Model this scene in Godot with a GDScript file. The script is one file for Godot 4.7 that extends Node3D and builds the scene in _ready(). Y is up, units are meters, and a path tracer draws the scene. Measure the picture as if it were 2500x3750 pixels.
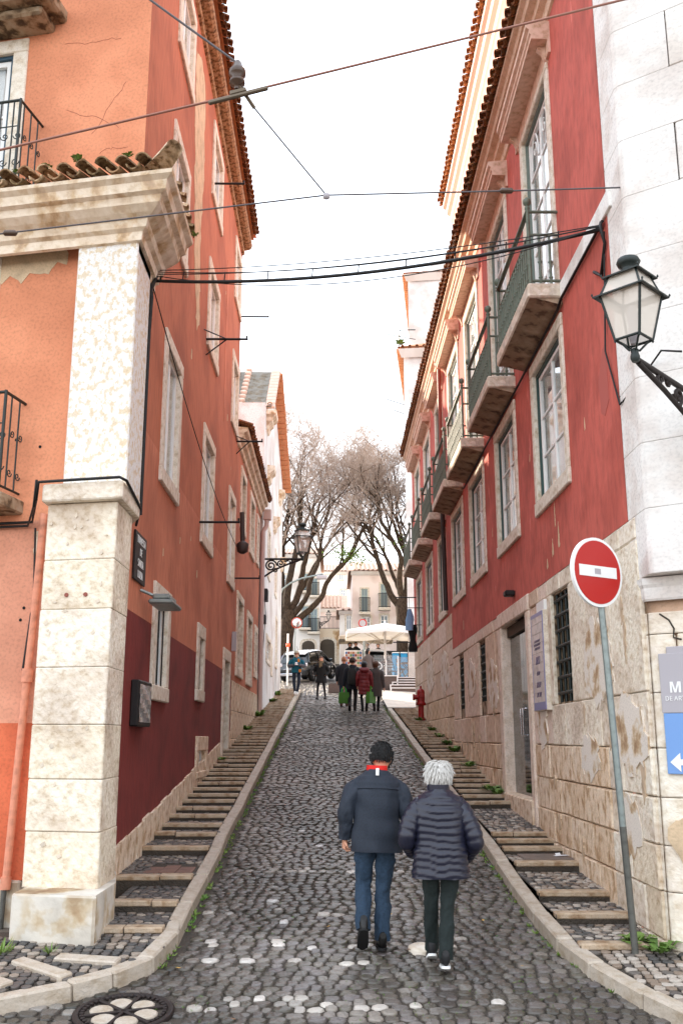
extends Node3D
# A steep cobbled lane between an orange corner building and a red building, seen from its foot.
# World: x right, y up, the lane climbs along -z. "d" below is the distance up the lane (z = -d).

var rng := RandomNumberGenerator.new()
var noise := FastNoiseLite.new()
var mats := {}
var texs := {}
var used := {}

# ---------------------------------------------------------------- mesh builder
class MB:
	var v := PackedVector3Array()
	var n := PackedVector3Array()
	var c := PackedColorArray()
	var uv := PackedVector2Array()
	var col := Color(1, 1, 1)
	var xf := Transform3D()
	var has_uv := false

	func vert(p: Vector3, nn: Vector3, t := Vector2.ZERO) -> void:
		v.push_back(xf * p)
		n.push_back((xf.basis * nn).normalized())
		c.push_back(col)
		uv.push_back(t)

	func tri(a: Vector3, b: Vector3, d: Vector3) -> void:
		var nn := (b - a).cross(d - a)
		vert(a, nn); vert(d, nn); vert(b, nn)

	# corners run counter-clockwise seen from outside
	func quad(a: Vector3, b: Vector3, d: Vector3, e: Vector3) -> void:
		var nn := (b - a).cross(d - a)
		if nn.length_squared() < 1e-16:
			nn = (d - a).cross(e - a)
		vert(a, nn); vert(d, nn); vert(b, nn)
		vert(a, nn); vert(e, nn); vert(d, nn)

	func quad_uv(a: Vector3, b: Vector3, d: Vector3, e: Vector3) -> void:
		var nn := (b - a).cross(d - a)
		vert(a, nn, Vector2(0, 1)); vert(d, nn, Vector2(1, 0)); vert(b, nn, Vector2(1, 1))
		vert(a, nn, Vector2(0, 1)); vert(e, nn, Vector2(0, 0)); vert(d, nn, Vector2(1, 0))
		has_uv = true

	func box(p0: Vector3, p1: Vector3) -> void:
		var a := Vector3(minf(p0.x, p1.x), minf(p0.y, p1.y), minf(p0.z, p1.z))
		var b := Vector3(maxf(p0.x, p1.x), maxf(p0.y, p1.y), maxf(p0.z, p1.z))
		quad(Vector3(a.x, a.y, b.z), Vector3(b.x, a.y, b.z), Vector3(b.x, b.y, b.z), Vector3(a.x, b.y, b.z))
		quad(Vector3(b.x, a.y, a.z), Vector3(a.x, a.y, a.z), Vector3(a.x, b.y, a.z), Vector3(b.x, b.y, a.z))
		quad(Vector3(b.x, a.y, b.z), Vector3(b.x, a.y, a.z), Vector3(b.x, b.y, a.z), Vector3(b.x, b.y, b.z))
		quad(Vector3(a.x, a.y, a.z), Vector3(a.x, a.y, b.z), Vector3(a.x, b.y, b.z), Vector3(a.x, b.y, a.z))
		quad(Vector3(a.x, b.y, b.z), Vector3(b.x, b.y, b.z), Vector3(b.x, b.y, a.z), Vector3(a.x, b.y, a.z))
		quad(Vector3(a.x, a.y, a.z), Vector3(b.x, a.y, a.z), Vector3(b.x, a.y, b.z), Vector3(a.x, a.y, b.z))

	# box with chamfered edges
	func cbox(p0: Vector3, p1: Vector3, e: float) -> void:
		var a := Vector3(minf(p0.x, p1.x), minf(p0.y, p1.y), minf(p0.z, p1.z))
		var b := Vector3(maxf(p0.x, p1.x), maxf(p0.y, p1.y), maxf(p0.z, p1.z))
		var m := (a + b) * .5
		var h := (b - a) * .5
		e = minf(e, minf(h.x, minf(h.y, h.z)) * .9)
		for ax in 3:
			var i := (ax + 1) % 3
			var j := (ax + 2) % 3
			for s in [-1.0, 1.0]:
				var q := []
				for st in [[-1.0, -1.0], [1.0, -1.0], [1.0, 1.0], [-1.0, 1.0]]:
					var p := Vector3.ZERO
					p[ax] = s * h[ax]; p[i] = st[0] * (h[i] - e); p[j] = st[1] * (h[j] - e)
					q.append(m + p)
				if s > 0: quad(q[0], q[1], q[2], q[3])
				else: quad(q[3], q[2], q[1], q[0])
			# edges parallel to ax
			for si in [-1.0, 1.0]:
				for sj in [-1.0, 1.0]:
					var p1_ := Vector3.ZERO; var p2_ := Vector3.ZERO
					p1_[i] = si * h[i]; p1_[j] = sj * (h[j] - e)
					p2_[i] = si * (h[i] - e); p2_[j] = sj * h[j]
					var up := Vector3.ZERO; up[ax] = h[ax] - e
					var A := m + p1_ - up; var B := m + p1_ + up; var C2 := m + p2_ + up; var D2 := m + p2_ - up
					if si * sj > 0: quad(D2, C2, B, A) if (B - A).cross(C2 - A).dot(p1_ + p2_) < 0 else quad(A, B, C2, D2)
					else: quad(A, B, C2, D2) if (B - A).cross(C2 - A).dot(p1_ + p2_) > 0 else quad(D2, C2, B, A)
		for sx in [-1.0, 1.0]:
			for sy in [-1.0, 1.0]:
				for sz in [-1.0, 1.0]:
					var A := m + Vector3(sx * h.x, sy * (h.y - e), sz * (h.z - e))
					var B := m + Vector3(sx * (h.x - e), sy * h.y, sz * (h.z - e))
					var C2 := m + Vector3(sx * (h.x - e), sy * (h.y - e), sz * h.z)
					if (B - A).cross(C2 - A).dot(Vector3(sx, sy, sz)) > 0: tri(A, B, C2)
					else: tri(A, C2, B)

	# smooth surface through rings of equally many points; outside to the left of the ring direction when looking along the path
	func loft(rings: Array, closed := true, cap0 := true, cap1 := true) -> void:
		var k: int = rings[0].size()
		var m := rings.size()
		var nr := []
		for r in m:
			var arr := PackedVector3Array()
			for s in k:
				var s0 := s - 1 if s > 0 else (k - 1 if closed else 0)
				var s1 := s + 1 if s < k - 1 else (0 if closed else k - 1)
				var du: Vector3 = rings[r][s1] - rings[r][s0]
				var dv: Vector3 = rings[mini(r + 1, m - 1)][s] - rings[maxi(r - 1, 0)][s]
				var q := du.cross(dv)
				arr.push_back(q.normalized() if q.length_squared() > 1e-14 else dv.normalized())
			nr.append(arr)
		for r in m - 1:
			for s in (k if closed else k - 1):
				var t := (s + 1) % k
				var a: Vector3 = rings[r][s]; var b: Vector3 = rings[r][t]
				var d: Vector3 = rings[r + 1][t]; var e: Vector3 = rings[r + 1][s]
				vert(a, nr[r][s]); vert(d, nr[r + 1][t]); vert(b, nr[r][t])
				vert(a, nr[r][s]); vert(e, nr[r + 1][s]); vert(d, nr[r + 1][t])
		if cap0: fan(rings[0], true)
		if cap1: fan(rings[m - 1], false)

	func fan(ring, flip: bool) -> void:
		var m := Vector3.ZERO
		for p in ring: m += p
		m /= ring.size()
		for s in ring.size():
			var a: Vector3 = ring[s]; var b: Vector3 = ring[(s + 1) % ring.size()]
			if flip: tri(m, b, a)
			else: tri(m, a, b)

	# round bar along points; radii a number or an array
	func tube(pts: Array, radii, sides := 6, caps := true, squash := 1.0) -> void:
		var rings := []
		var side := Vector3.ZERO
		for i in pts.size():
			var t: Vector3 = (pts[mini(i + 1, pts.size() - 1)] - pts[maxi(i - 1, 0)])
			t = t.normalized() if t.length() > 1e-9 else Vector3.UP
			if side == Vector3.ZERO:
				side = t.cross(Vector3.UP if absf(t.y) < .9 else Vector3.RIGHT).normalized()
			side = (side - t * side.dot(t))
			side = side.normalized() if side.length() > 1e-6 else t.cross(Vector3.RIGHT).normalized()
			var other := t.cross(side)
			var r: float = radii[i] if radii is Array or radii is PackedFloat32Array else radii
			var ring := PackedVector3Array()
			for s in sides:
				var a := TAU * s / sides
				ring.push_back(pts[i] + side * cos(a) * r + other * sin(a) * r * squash)
			rings.append(ring)
		loft(rings, true, caps, caps)

	# profile of [radius, height] turned about the y axis
	func lathe(profile: Array, sides := 12, at := Vector3.ZERO, caps := true) -> void:
		var rings := []
		for q in profile:
			var ring := PackedVector3Array()
			for s in sides:
				var a := -TAU * s / sides
				ring.push_back(at + Vector3(cos(a) * q[0], q[1], sin(a) * q[0]))
			rings.append(ring)
		loft(rings, true, caps, caps)

	# polygon in x,y (counter-clockwise) pulled out from z0 to z1
	func prism(poly: PackedVector2Array, z0: float, z1: float) -> void:
		if Geometry2D.is_polygon_clockwise(poly):
			poly = poly.duplicate(); poly.reverse()
		var ix := Geometry2D.triangulate_polygon(poly)
		for k in range(0, ix.size(), 3):
			var a := poly[ix[k]]; var b := poly[ix[k + 1]]; var d := poly[ix[k + 2]]
			if (b - a).cross(d - a) < 0:
				var q := b; b = d; d = q
			tri(Vector3(a.x, a.y, z1), Vector3(b.x, b.y, z1), Vector3(d.x, d.y, z1))
			tri(Vector3(a.x, a.y, z0), Vector3(d.x, d.y, z0), Vector3(b.x, b.y, z0))
		for k in poly.size():
			var a := poly[k]; var b := poly[(k + 1) % poly.size()]
			quad(Vector3(a.x, a.y, z0), Vector3(b.x, b.y, z0), Vector3(b.x, b.y, z1), Vector3(a.x, a.y, z1))

	func append(other_v: PackedVector3Array, other_n: PackedVector3Array, t: Transform3D, color: Color) -> void:
		v.append_array(t * other_v)
		var b := Transform3D(t.basis, Vector3.ZERO)
		n.append_array(b * other_n)
		var k := PackedColorArray(); k.resize(other_v.size()); k.fill(color)
		c.append_array(k)

	func mesh() -> ArrayMesh:
		var arr := []
		arr.resize(Mesh.ARRAY_MAX)
		arr[Mesh.ARRAY_VERTEX] = v
		arr[Mesh.ARRAY_NORMAL] = n
		arr[Mesh.ARRAY_COLOR] = c
		if has_uv: arr[Mesh.ARRAY_TEX_UV] = uv
		var m := ArrayMesh.new()
		m.add_surface_from_arrays(Mesh.PRIMITIVE_TRIANGLES, arr)
		return m

func P(x: float, y: float, d: float) -> Vector3:
	return Vector3(x, y, -d)

func mb(xf := Transform3D()) -> MB:
	var m := MB.new()
	m.xf = xf
	return m

# ---------------------------------------------------------------- scene tree helpers
func numbered(called: String) -> String:
	if not used.has(called):
		used[called] = 0
		return called
	used[called] += 1
	return "%s_%03d" % [called, used[called]]

func tag(o: Node, label: String, category: String, group := "") -> Node:
	o.set_meta("label", label)
	o.set_meta("category", category)
	if group: o.set_meta("group", group)
	return o

func thing(called: String, label: String, category: String, at: Vector3, group := "", turn := 0.0) -> Node3D:
	var o := Node3D.new()
	o.name = numbered(called)
	add_child(o)
	o.position = at
	o.rotation.y = turn
	tag(o, label, category, group)
	return o

func struct(called: String) -> Node3D:
	var o := Node3D.new()
	o.name = called
	add_child(o)
	o.set_meta("kind", "structure")
	return o

func base_of(o: Node) -> Vector3:
	var p := Vector3.ZERO
	while o != self and o != null:
		p += o.position
		o = o.get_parent()
	return p

# a part whose vertices are given in world space, under an unturned parent
func part(m: MB, called: String, material: Material, parent: Node) -> MeshInstance3D:
	var o := MeshInstance3D.new()
	o.name = called
	o.mesh = m.mesh()
	o.material_override = material
	o.cast_shadow = GeometryInstance3D.SHADOW_CASTING_SETTING_ON
	parent.add_child(o, true)
	o.position = -base_of(parent)
	return o

# a part in its parent's own space
func own(m: MB, called: String, material: Material, parent: Node) -> MeshInstance3D:
	var o := MeshInstance3D.new()
	o.name = called
	o.mesh = m.mesh()
	o.material_override = material
	parent.add_child(o, true)
	return o

# one more piece that shares a mesh; t in world space under an unturned parent
func piece(mesh: Mesh, called: String, material: Material, parent: Node, t: Transform3D) -> MeshInstance3D:
	var o := MeshInstance3D.new()
	o.name = called
	o.mesh = mesh
	o.material_override = material
	parent.add_child(o, true)
	t.origin -= base_of(parent)
	o.transform = t
	return o

# ---------------------------------------------------------------- materials
func ntex(key: String, freq: float, oct: int, stops: Array, size := 512, type := FastNoiseLite.TYPE_SIMPLEX_SMOOTH, warp := 0.0) -> NoiseTexture2D:
	if texs.has(key): return texs[key]
	var f := FastNoiseLite.new()
	f.seed = hash(key) % 1000
	f.noise_type = type
	f.frequency = freq
	f.fractal_octaves = oct
	f.fractal_gain = .55
	if warp > 0:
		f.domain_warp_enabled = true
		f.domain_warp_amplitude = warp
		f.domain_warp_frequency = freq * 2.0
	var t := NoiseTexture2D.new()
	t.width = size; t.height = size
	t.seamless = true
	t.seamless_blend_skirt = .25
	t.noise = f
	if stops.size():
		var g := Gradient.new()
		var off := PackedFloat32Array(); var cs := PackedColorArray()
		for s in stops:
			off.push_back(s[0]); cs.push_back(s[1])
		g.offsets = off; g.colors = cs
		t.color_ramp = g
	texs[key] = t
	return t

func gray(x: float) -> Color:
	return Color(x, x, x)

func mat(called: String, color: Color, rough := .9, o := {}) -> StandardMaterial3D:
	if mats.has(called): return mats[called]
	var m := StandardMaterial3D.new()
	m.resource_name = called
	m.albedo_color = color
	m.roughness = rough
	m.metallic = o.get("metal", 0.0)
	m.metallic_specular = o.get("spec", .5)
	m.vertex_color_use_as_albedo = o.get("vc", false)
	if o.has("tex"):
		m.albedo_texture = o.tex
		m.uv1_triplanar = true
		m.uv1_world_triplanar = o.get("world", true)
		var s = o.get("scale", .3)
		m.uv1_scale = s if s is Vector3 else Vector3(s, s, s)
	if o.has("detail"):
		m.detail_enabled = true
		m.detail_albedo = o.detail
		m.detail_blend_mode = BaseMaterial3D.BLEND_MODE_MUL
		m.detail_uv_layer = BaseMaterial3D.DETAIL_UV_2
		m.uv2_triplanar = true
		m.uv2_world_triplanar = o.get("world", true)
		var s2 = o.get("dscale", .1)
		m.uv2_scale = s2 if s2 is Vector3 else Vector3(s2, s2, s2)
	if o.has("bump"):
		m.heightmap_enabled = true
		m.heightmap_texture = o.bump
		m.heightmap_scale = o.get("bh", .5)
		if not o.has("tex"):
			m.uv1_triplanar = true
			m.uv1_world_triplanar = o.get("world", true)
			var s3 = o.get("scale", .5)
			m.uv1_scale = s3 if s3 is Vector3 else Vector3(s3, s3, s3)
	if o.has("rtex"):
		m.roughness_texture = o.rtex
		m.roughness_texture_channel = BaseMaterial3D.TEXTURE_CHANNEL_RED
	if o.has("back"):
		m.backlight_enabled = true
		m.backlight = o.back
	if o.get("coat", 0.0) > 0:
		m.clearcoat_enabled = true
		m.clearcoat = o.coat
		m.clearcoat_roughness = .05
	if o.get("rim", 0.0) > 0:
		m.rim_enabled = true
		m.rim = o.rim
		m.rim_tint = .7
	if o.has("alpha"):
		m.transparency = BaseMaterial3D.TRANSPARENCY_ALPHA
		m.albedo_color.a = o.alpha
	if o.has("emit"):
		m.emission_enabled = true
		m.emission = o.emit
		m.emission_energy_multiplier = o.get("power", 1.0)
	mats[called] = m
	return m

func make_materials() -> void:
	var W := Color(1, 1, 1)
	var mott := ntex("mottle", .006, 5, [[0.0, gray(.74)], [.4, gray(.9)], [.6, gray(.95)], [1.0, W]])
	var fine := ntex("fine", .05, 4, [[0.0, gray(.84)], [.45, gray(.965)], [1.0, W]])
	var stain := ntex("stain", .005, 5, [[0.0, W], [.5, W], [.62, Color(.93, .88, .80)], [.75, Color(.80, .70, .58)], [1.0, Color(.62, .50, .40)]], 512, FastNoiseLite.TYPE_SIMPLEX_SMOOTH, 30)
	var streak := ntex("streak", .02, 4, [[0.0, gray(.86)], [.45, gray(.965)], [.7, W], [1.0, W]])
	var limestone := ntex("limestone", .012, 6, [[0.0, Color(.80, .73, .64)], [.28, Color(.92, .885, .83)], [.48, Color(.975, .955, .92)], [.65, Color(1, .985, .96)], [1.0, Color(1, 1, .99)]], 512, FastNoiseLite.TYPE_SIMPLEX_SMOOTH, 25)
	var dirty := ntex("dirty", .010, 6, [[0.0, Color(.66, .54, .43)], [.25, Color(.82, .72, .61)], [.42, Color(.93, .87, .79)], [.6, Color(1, .96, .91)], [1.0, Color(1, .99, .96)]], 512, FastNoiseLite.TYPE_SIMPLEX_SMOOTH, 25)
	var peel := ntex("peel", .014, 6, [[0.0, W], [.57, W], [.60, Color(.96, .90, .80)], [1.0, Color(.90, .81, .68)]], 512, FastNoiseLite.TYPE_SIMPLEX_SMOOTH, 40)
	var grime := ntex("grime", .012, 6, [[0.0, Color(.30, .25, .20)], [.3, Color(.52, .45, .37)], [.45, Color(.82, .75, .66)], [.6, Color(.96, .92, .86)], [1.0, W]], 512, FastNoiseLite.TYPE_SIMPLEX_SMOOTH, 30)
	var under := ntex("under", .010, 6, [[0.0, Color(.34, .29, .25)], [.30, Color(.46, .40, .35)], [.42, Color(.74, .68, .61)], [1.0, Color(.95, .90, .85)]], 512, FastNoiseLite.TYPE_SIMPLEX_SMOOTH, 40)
	var b_fine := ntex("b_fine", .06, 4, [])
	var b_mid := ntex("b_mid", .02, 5, [])
	var tilet := ntex("tilet", .02, 5, [[0.0, Color(.26, .21, .15)], [.35, Color(.52, .41, .29)], [.55, Color(.76, .61, .44)], [.8, Color(.95, .80, .62)], [1.0, Color(.85, .82, .7)]])
	var patch := ntex("patchy", .004, 4, [[0.0, Color(.84, .80, .78)], [.45, Color(.95, .93, .92)], [.6, W], [1.0, Color(1, 1, 1)]])
	var scuff := ntex("scuff", .018, 4, [[0.0, W], [.66, W], [.72, Color(1, .93, .9)], [1.0, Color(1, .80, .74)]])

	# plasters
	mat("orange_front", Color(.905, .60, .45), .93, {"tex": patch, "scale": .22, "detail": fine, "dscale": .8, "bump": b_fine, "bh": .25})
	mat("orange_low", Color(.90, .47, .32), .93, {"tex": patch, "scale": .3, "detail": fine, "dscale": .8, "bump": b_fine, "bh": .25})
	mat("orange_pink", Color(.925, .655, .54), .93, {"tex": patch, "scale": .25, "detail": fine, "dscale": .8, "bump": b_fine, "bh": .25})
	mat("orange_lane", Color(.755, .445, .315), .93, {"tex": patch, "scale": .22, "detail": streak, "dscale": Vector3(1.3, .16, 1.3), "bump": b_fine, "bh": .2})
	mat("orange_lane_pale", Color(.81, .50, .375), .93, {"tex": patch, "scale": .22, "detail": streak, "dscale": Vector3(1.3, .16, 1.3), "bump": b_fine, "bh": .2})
	mat("maroon", Color(.53, .19, .165), .88, {"tex": mott, "scale": .25, "detail": streak, "dscale": Vector3(1.1, .2, 1.1), "bump": b_fine, "bh": .2})
	mat("red_plaster", Color(.79, .385, .33), .9, {"tex": patch, "scale": .35, "detail": streak, "dscale": Vector3(.7, .22, .7), "bump": b_fine, "bh": .2})
	mat("pink_plaster", Color(.96, .72, .64), .92, {"tex": patch, "scale": .2, "detail": streak, "dscale": Vector3(.9, .2, .9)})
	mat("bare_plaster", Color(.90, .79, .65), .95, {"tex": mott, "scale": .8, "detail": fine, "dscale": 1.2, "bump": b_fine, "bh": .3})
	mat("peeling_white", Color(.95, .94, .925), .93, {"tex": peel, "scale": Vector3(1.7, 1.2, 1.7), "detail": fine, "dscale": 1.4, "bump": b_fine, "bh": .2})
	mat("white_plaster", Color(.93, .92, .905), .92, {"tex": patch, "scale": .25, "detail": fine, "dscale": .7, "bump": b_fine, "bh": .15})
	mat("white_paint", Color(.93, .93, .92), .55)
	mat("cream_plaster", Color(.93, .86, .76), .93, {"tex": stain, "scale": .2, "detail": fine, "dscale": .8})
	mat("blush_plaster", Color(.965, .915, .89), .93, {"tex": patch, "scale": .15})
	mat("house_white", Color(.95, .94, .92), .93, {"tex": patch, "scale": .15})
	# stone
	mat("limestone", Color(.965, .945, .905), .85, {"vc": true, "tex": limestone, "scale": 1.5, "detail": patch, "dscale": .5, "bump": b_mid, "bh": .8})
	mat("white_stone", Color(.965, .955, .935), .85, {"vc": true, "tex": patch, "scale": .5, "detail": fine, "dscale": .9, "bump": b_mid, "bh": .4})
	mat("old_stone", Color(.97, .925, .87), .88, {"vc": true, "tex": dirty, "scale": Vector3(1.1, .8, 1.1), "detail": fine, "dscale": 1.1, "bump": b_mid, "bh": 1.0})
	mat("pink_stone", Color(.965, .905, .865), .85, {"vc": true, "tex": limestone, "scale": Vector3(.9, .7, .9), "detail": fine, "dscale": 1.1, "bump": b_mid, "bh": .7})
	mat("surround", Color(.935, .91, .87), .85, {"tex": limestone, "scale": 1.1, "detail": fine, "dscale": 1.6, "bump": b_mid, "bh": .4})
	mat("plinth", Color(.86, .83, .78), .92, {"tex": stain, "scale": .5, "detail": mott, "dscale": .6, "bump": b_mid, "bh": .8})
	mat("cornice", Color(.95, .90, .84), .88, {"tex": limestone, "scale": .9, "detail": stain, "dscale": .8, "bump": b_mid, "bh": .8})
	mat("cornice_red", Color(.86, .74, .66), .88, {"tex": limestone, "scale": .8, "detail": fine, "dscale": 1.0})
	mat("hood_stone", Color(.88, .76, .70), .85, {"tex": limestone, "scale": 1.2})
	mat("slab", Color(.92, .87, .82), .88, {"tex": limestone, "scale": 1.3, "detail": mott, "dscale": .9, "bump": b_mid, "bh": 1.2})
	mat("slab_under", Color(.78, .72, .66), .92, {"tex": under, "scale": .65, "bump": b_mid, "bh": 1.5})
	mat("mould_stone", Color(.66, .60, .53), .95, {"tex": grime, "scale": .6, "bump": b_mid, "bh": 1.5})
	mat("kerb", Color(.76, .72, .675), .5, {"tex": limestone, "scale": 1.0, "detail": fine, "dscale": 2.0, "bump": b_mid, "bh": .8})
	mat("step", Color(.74, .68, .61), .5, {"tex": dirty, "scale": .9, "detail": fine, "dscale": 2.0, "bump": b_mid, "bh": .8})
	mat("cobble", Color(1, 1, 1), .30, {"vc": true, "tex": fine, "scale": 2.2, "bump": b_mid, "bh": .5, "spec": .5})
	mat("mosaic", Color(1, 1, 1), .55, {"vc": true, "tex": fine, "scale": 2.5, "bump": b_mid, "bh": .4})
	mat("bed", Color(.27, .235, .20), .85, {"tex": mott, "scale": 1.0, "bump": b_fine, "bh": 1.0})
	mat("slab_flat", Color(.46, .40, .36), .6, {"tex": mott, "scale": 1.2, "bump": b_fine, "bh": .4})
	mat("terracotta_cover", Color(.50, .36, .30), .6, {"tex": mott, "scale": 1.2, "bump": b_fine, "bh": .4})
	mat("paving_pale", Color(.86, .82, .76), .8, {"tex": mott, "scale": .6})
	mat("ground", Color(.42, .38, .34), .9, {"tex": mott, "scale": .1})
	# roofs
	mat("tile", Color(.84, .73, .60), .9, {"vc": true, "tex": tilet, "scale": 1.4, "bump": b_mid, "bh": 1.0})
	mat("tile_clean", Color(.90, .60, .42), .9, {"vc": true, "tex": mott, "scale": 1.4})
	mat("tile_pink", Color(.88, .75, .67), .9, {"vc": true, "tex": mott, "scale": .8})
	mat("cement", Color(.52, .50, .46), .95, {"tex": mott, "scale": .8, "detail": stain, "dscale": .9})
	# wood, metal, glass, cloth
	mat("green_wood", Color(.15, .27, .26), .5)
	mat("green_iron", Color(.12, .155, .145), .5, {"metal": .1})
	mat("eave_stone", Color(.76, .68, .60), .92, {"tex": dirty, "scale": 2.2, "detail": grime, "dscale": 1.3})
	mat("tile_grey", Color(.88, .82, .74), .95, {"vc": true, "tex": grime, "scale": 1.6})
	mat("rail_green", Color(.40, .44, .38), .55, {"tex": mott, "scale": 2.0})
	mat("black_iron", Color(.10, .095, .095), .5, {"metal": .3})
	mat("iron_brown", Color(.17, .13, .12), .6, {"metal": .3, "tex": mott, "scale": 3.0})
	mat("copper", Color(.58, .40, .34), .45, {"metal": .3})
	mat("pipe_orange", Color(.93, .62, .50), .7, {"tex": mott, "scale": 2.0})
	mat("pipe_pale", Color(.80, .70, .67), .6)
	mat("pipe_rust", Color(.55, .28, .22), .6)
	mat("pipe_dark", Color(.22, .18, .17), .6)
	mat("galvanised", Color(.58, .62, .61), .42, {"metal": .55, "tex": mott, "scale": 2.5})
	mat("pole_worn", Color(.40, .40, .38), .5, {"metal": .4, "tex": mott, "scale": 3.5})
	mat("cable", Color(.06, .055, .055), .6)
	mat("cable_grey", Color(.34, .32, .33), .6)
	mat("bronze", Color(.42, .37, .31), .45, {"metal": .6})
	mat("porcelain", Color(.30, .22, .17), .3)
	var glass := mat("glass", Color(.80, .86, .88), .03, {"alpha": .12, "spec": .6})
	glass.cull_mode = BaseMaterial3D.CULL_DISABLED
	mat("glass_dark", Color(.055, .06, .065), .06, {"spec": .6})
	mat("glass_frost", Color(.92, .88, .83), .55, {"alpha": .62})
	mat("curtain", Color(.90, .89, .87), .9, {"tex": ntex("curtain", .03, 3, [[0.0, gray(.84)], [1.0, W]]), "scale": Vector3(3, .2, 3)})
	mat("room_dark", Color(.05, .05, .055), .9)
	mat("shutter_wood", Color(.30, .26, .21), .7, {"tex": streak, "scale": Vector3(3, .3, 3)})
	mat("sign_red", Color(.72, .10, .08), .35)
	mat("sign_white", Color(.93, .93, .92), .4)
	mat("sign_black", Color(.085, .075, .08), .55, {"tex": mott, "scale": 2.0})
	mat("sign_grey", Color(.67, .65, .67), .5)
	mat("sign_blue", Color(.44, .60, .82), .5)
	mat("azulejo", Color(.87, .82, .80), .3, {"tex": mott, "scale": 1.5})
	mat("azulejo_blue", Color(.50, .50, .68), .3)
	mat("ink_violet", Color(.36, .32, .46), .4)
	mat("hydrant", Color(.62, .085, .085), .42, {"tex": mott, "scale": 3.0})
	mat("moss", Color(.22, .27, .10), .95, {"tex": fine, "scale": 2.0})
	mat("dead_leaf", Color(1, 1, 1), .7, {"vc": true})
	mat("leaf", Color(.42, .52, .24), .6, {"vc": true, "back": Color(.2, .3, .08)})
	mat("bark", Color(.33, .28, .235), .95, {"vc": true, "tex": grime, "scale": Vector3(2.2, .6, 2.2), "bump": b_mid, "bh": 2.0})
	mat("twig", Color(.71, .64, .59), .95, {"vc": true})
	mat("rubber", Color(.04, .04, .042), .8)
	mat("car_black", Color(.055, .05, .05), .18, {"coat": 1.0})
	mat("car_white", Color(.93, .94, .96), .2, {"coat": .6})
	mat("car_plastic", Color(.09, .09, .095), .6)
	mat("chrome", Color(.80, .80, .82), .2, {"metal": .9})
	mat("lamp_red", Color(.55, .05, .05), .2)
	mat("lamp_white", Color(.88, .86, .88), .15)
	mat("canvas", Color(.97, .965, .955), .85, {"back": Color(.45, .43, .40)})
	mat("canvas_tan", Color(.70, .64, .56), .85, {"back": Color(.25, .23, .2)})
	mat("deck", Color(.40, .34, .31), .7, {"tex": streak, "scale": Vector3(.4, 3, .4)})
	mat("trim_white", Color(.93, .92, .90), .6)
	mat("skin", Color(.80, .58, .47), .55)
	mat("paper", Color(.92, .92, .93), .7)

func cloth(called: String, color: Color, rough := .85, rim := .2) -> StandardMaterial3D:
	return mat("cloth_" + called, color, rough, {"rim": rim, "tex": ntex("weave", .05, 3, [[0.0, gray(.72)], [.5, gray(.92)], [1.0, gray(1)]]), "scale": 1.6, "world": false})

func sky_and_sun() -> void:
	var cam := Camera3D.new()
	cam.name = "camera"
	cam.keep_aspect = Camera3D.KEEP_HEIGHT
	cam.fov = 55.683
	cam.near = .1
	cam.far = 600
	cam.position = Vector3(0, 1.7, 0)
	cam.rotation = Vector3(deg_to_rad(13.1595), deg_to_rad(-.597), 0)
	add_child(cam)
	cam.current = true
	var env := Environment.new()
	env.background_mode = Environment.BG_SKY
	var sky := Sky.new()
	var sm := ProceduralSkyMaterial.new()
	sm.sky_top_color = Color(.86, .905, .96)
	sm.sky_horizon_color = Color(.99, .985, .98)
	sm.sky_curve = .25
	sm.ground_bottom_color = Color(.40, .37, .34)
	sm.ground_horizon_color = Color(.78, .76, .74)
	sm.sky_energy_multiplier = 1.0
	sky.sky_material = sm
	env.sky = sky
	env.background_energy_multiplier = 1.0
	env.tonemap_mode = Environment.TONE_MAPPER_LINEAR
	env.tonemap_exposure = 2.9
	env.sdfgi_enabled = true
	env.ssao_enabled = true
	env.ssil_enabled = true
	var we := WorldEnvironment.new()
	we.name = "environment"
	we.environment = env
	add_child(we)
	var sun := DirectionalLight3D.new()
	sun.name = "sun"
	sun.light_energy = 1.25
	sun.light_color = Color(1.0, .93, .84)
	sun.light_angular_distance = .6
	sun.shadow_enabled = true
	add_child(sun)
	sun.look_at_from_position(Vector3(-1.0, .56, -1.2) * 10.0, Vector3.ZERO)

# ---------------------------------------------------------------- ground, road, pavements
const S := .11
func road_y(d: float) -> float:
	if d > 60.0: return road_y(60.0) + (minf(d, 74.0) - 60.0) * .13
	return S * d - 1.125
func walk_y(d: float) -> float:
	return road_y(d) + .12

func stone_variant(k: int, sides: int, h: float) -> Array:
	# an irregular sett one unit across with a worn, domed head: [vertices, normals]
	var m := MB.new()
	var outline := PackedVector2Array()
	for i in sides:
		var a := TAU * (i + .5) / sides
		var r := .5 / maxf(absf(cos(a)), absf(sin(a))) * rng.randf_range(.86, 1.06)
		outline.push_back(Vector2(cos(a), -sin(a)) * minf(r, .66))
	var rings := []
	for q in [[.96, -h], [1.0, -.15 * h], [.95, .18 * h], [.78, .34 * h]]:
		var ring := PackedVector3Array()
		for p in outline:
			ring.push_back(Vector3(p.x * q[0], q[1] + rng.randf_range(-.03, .03) * h, p.y * q[0]))
		rings.append(ring)
	m.loft(rings, true, false, false)
	var mid := Vector3(rng.randf_range(-.08, .08), .40 * h, rng.randf_range(-.08, .08))
	for i in sides:
		m.tri(mid, rings[3][i], rings[3][(i + 1) % sides])
	return [m.v, m.n]

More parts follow.
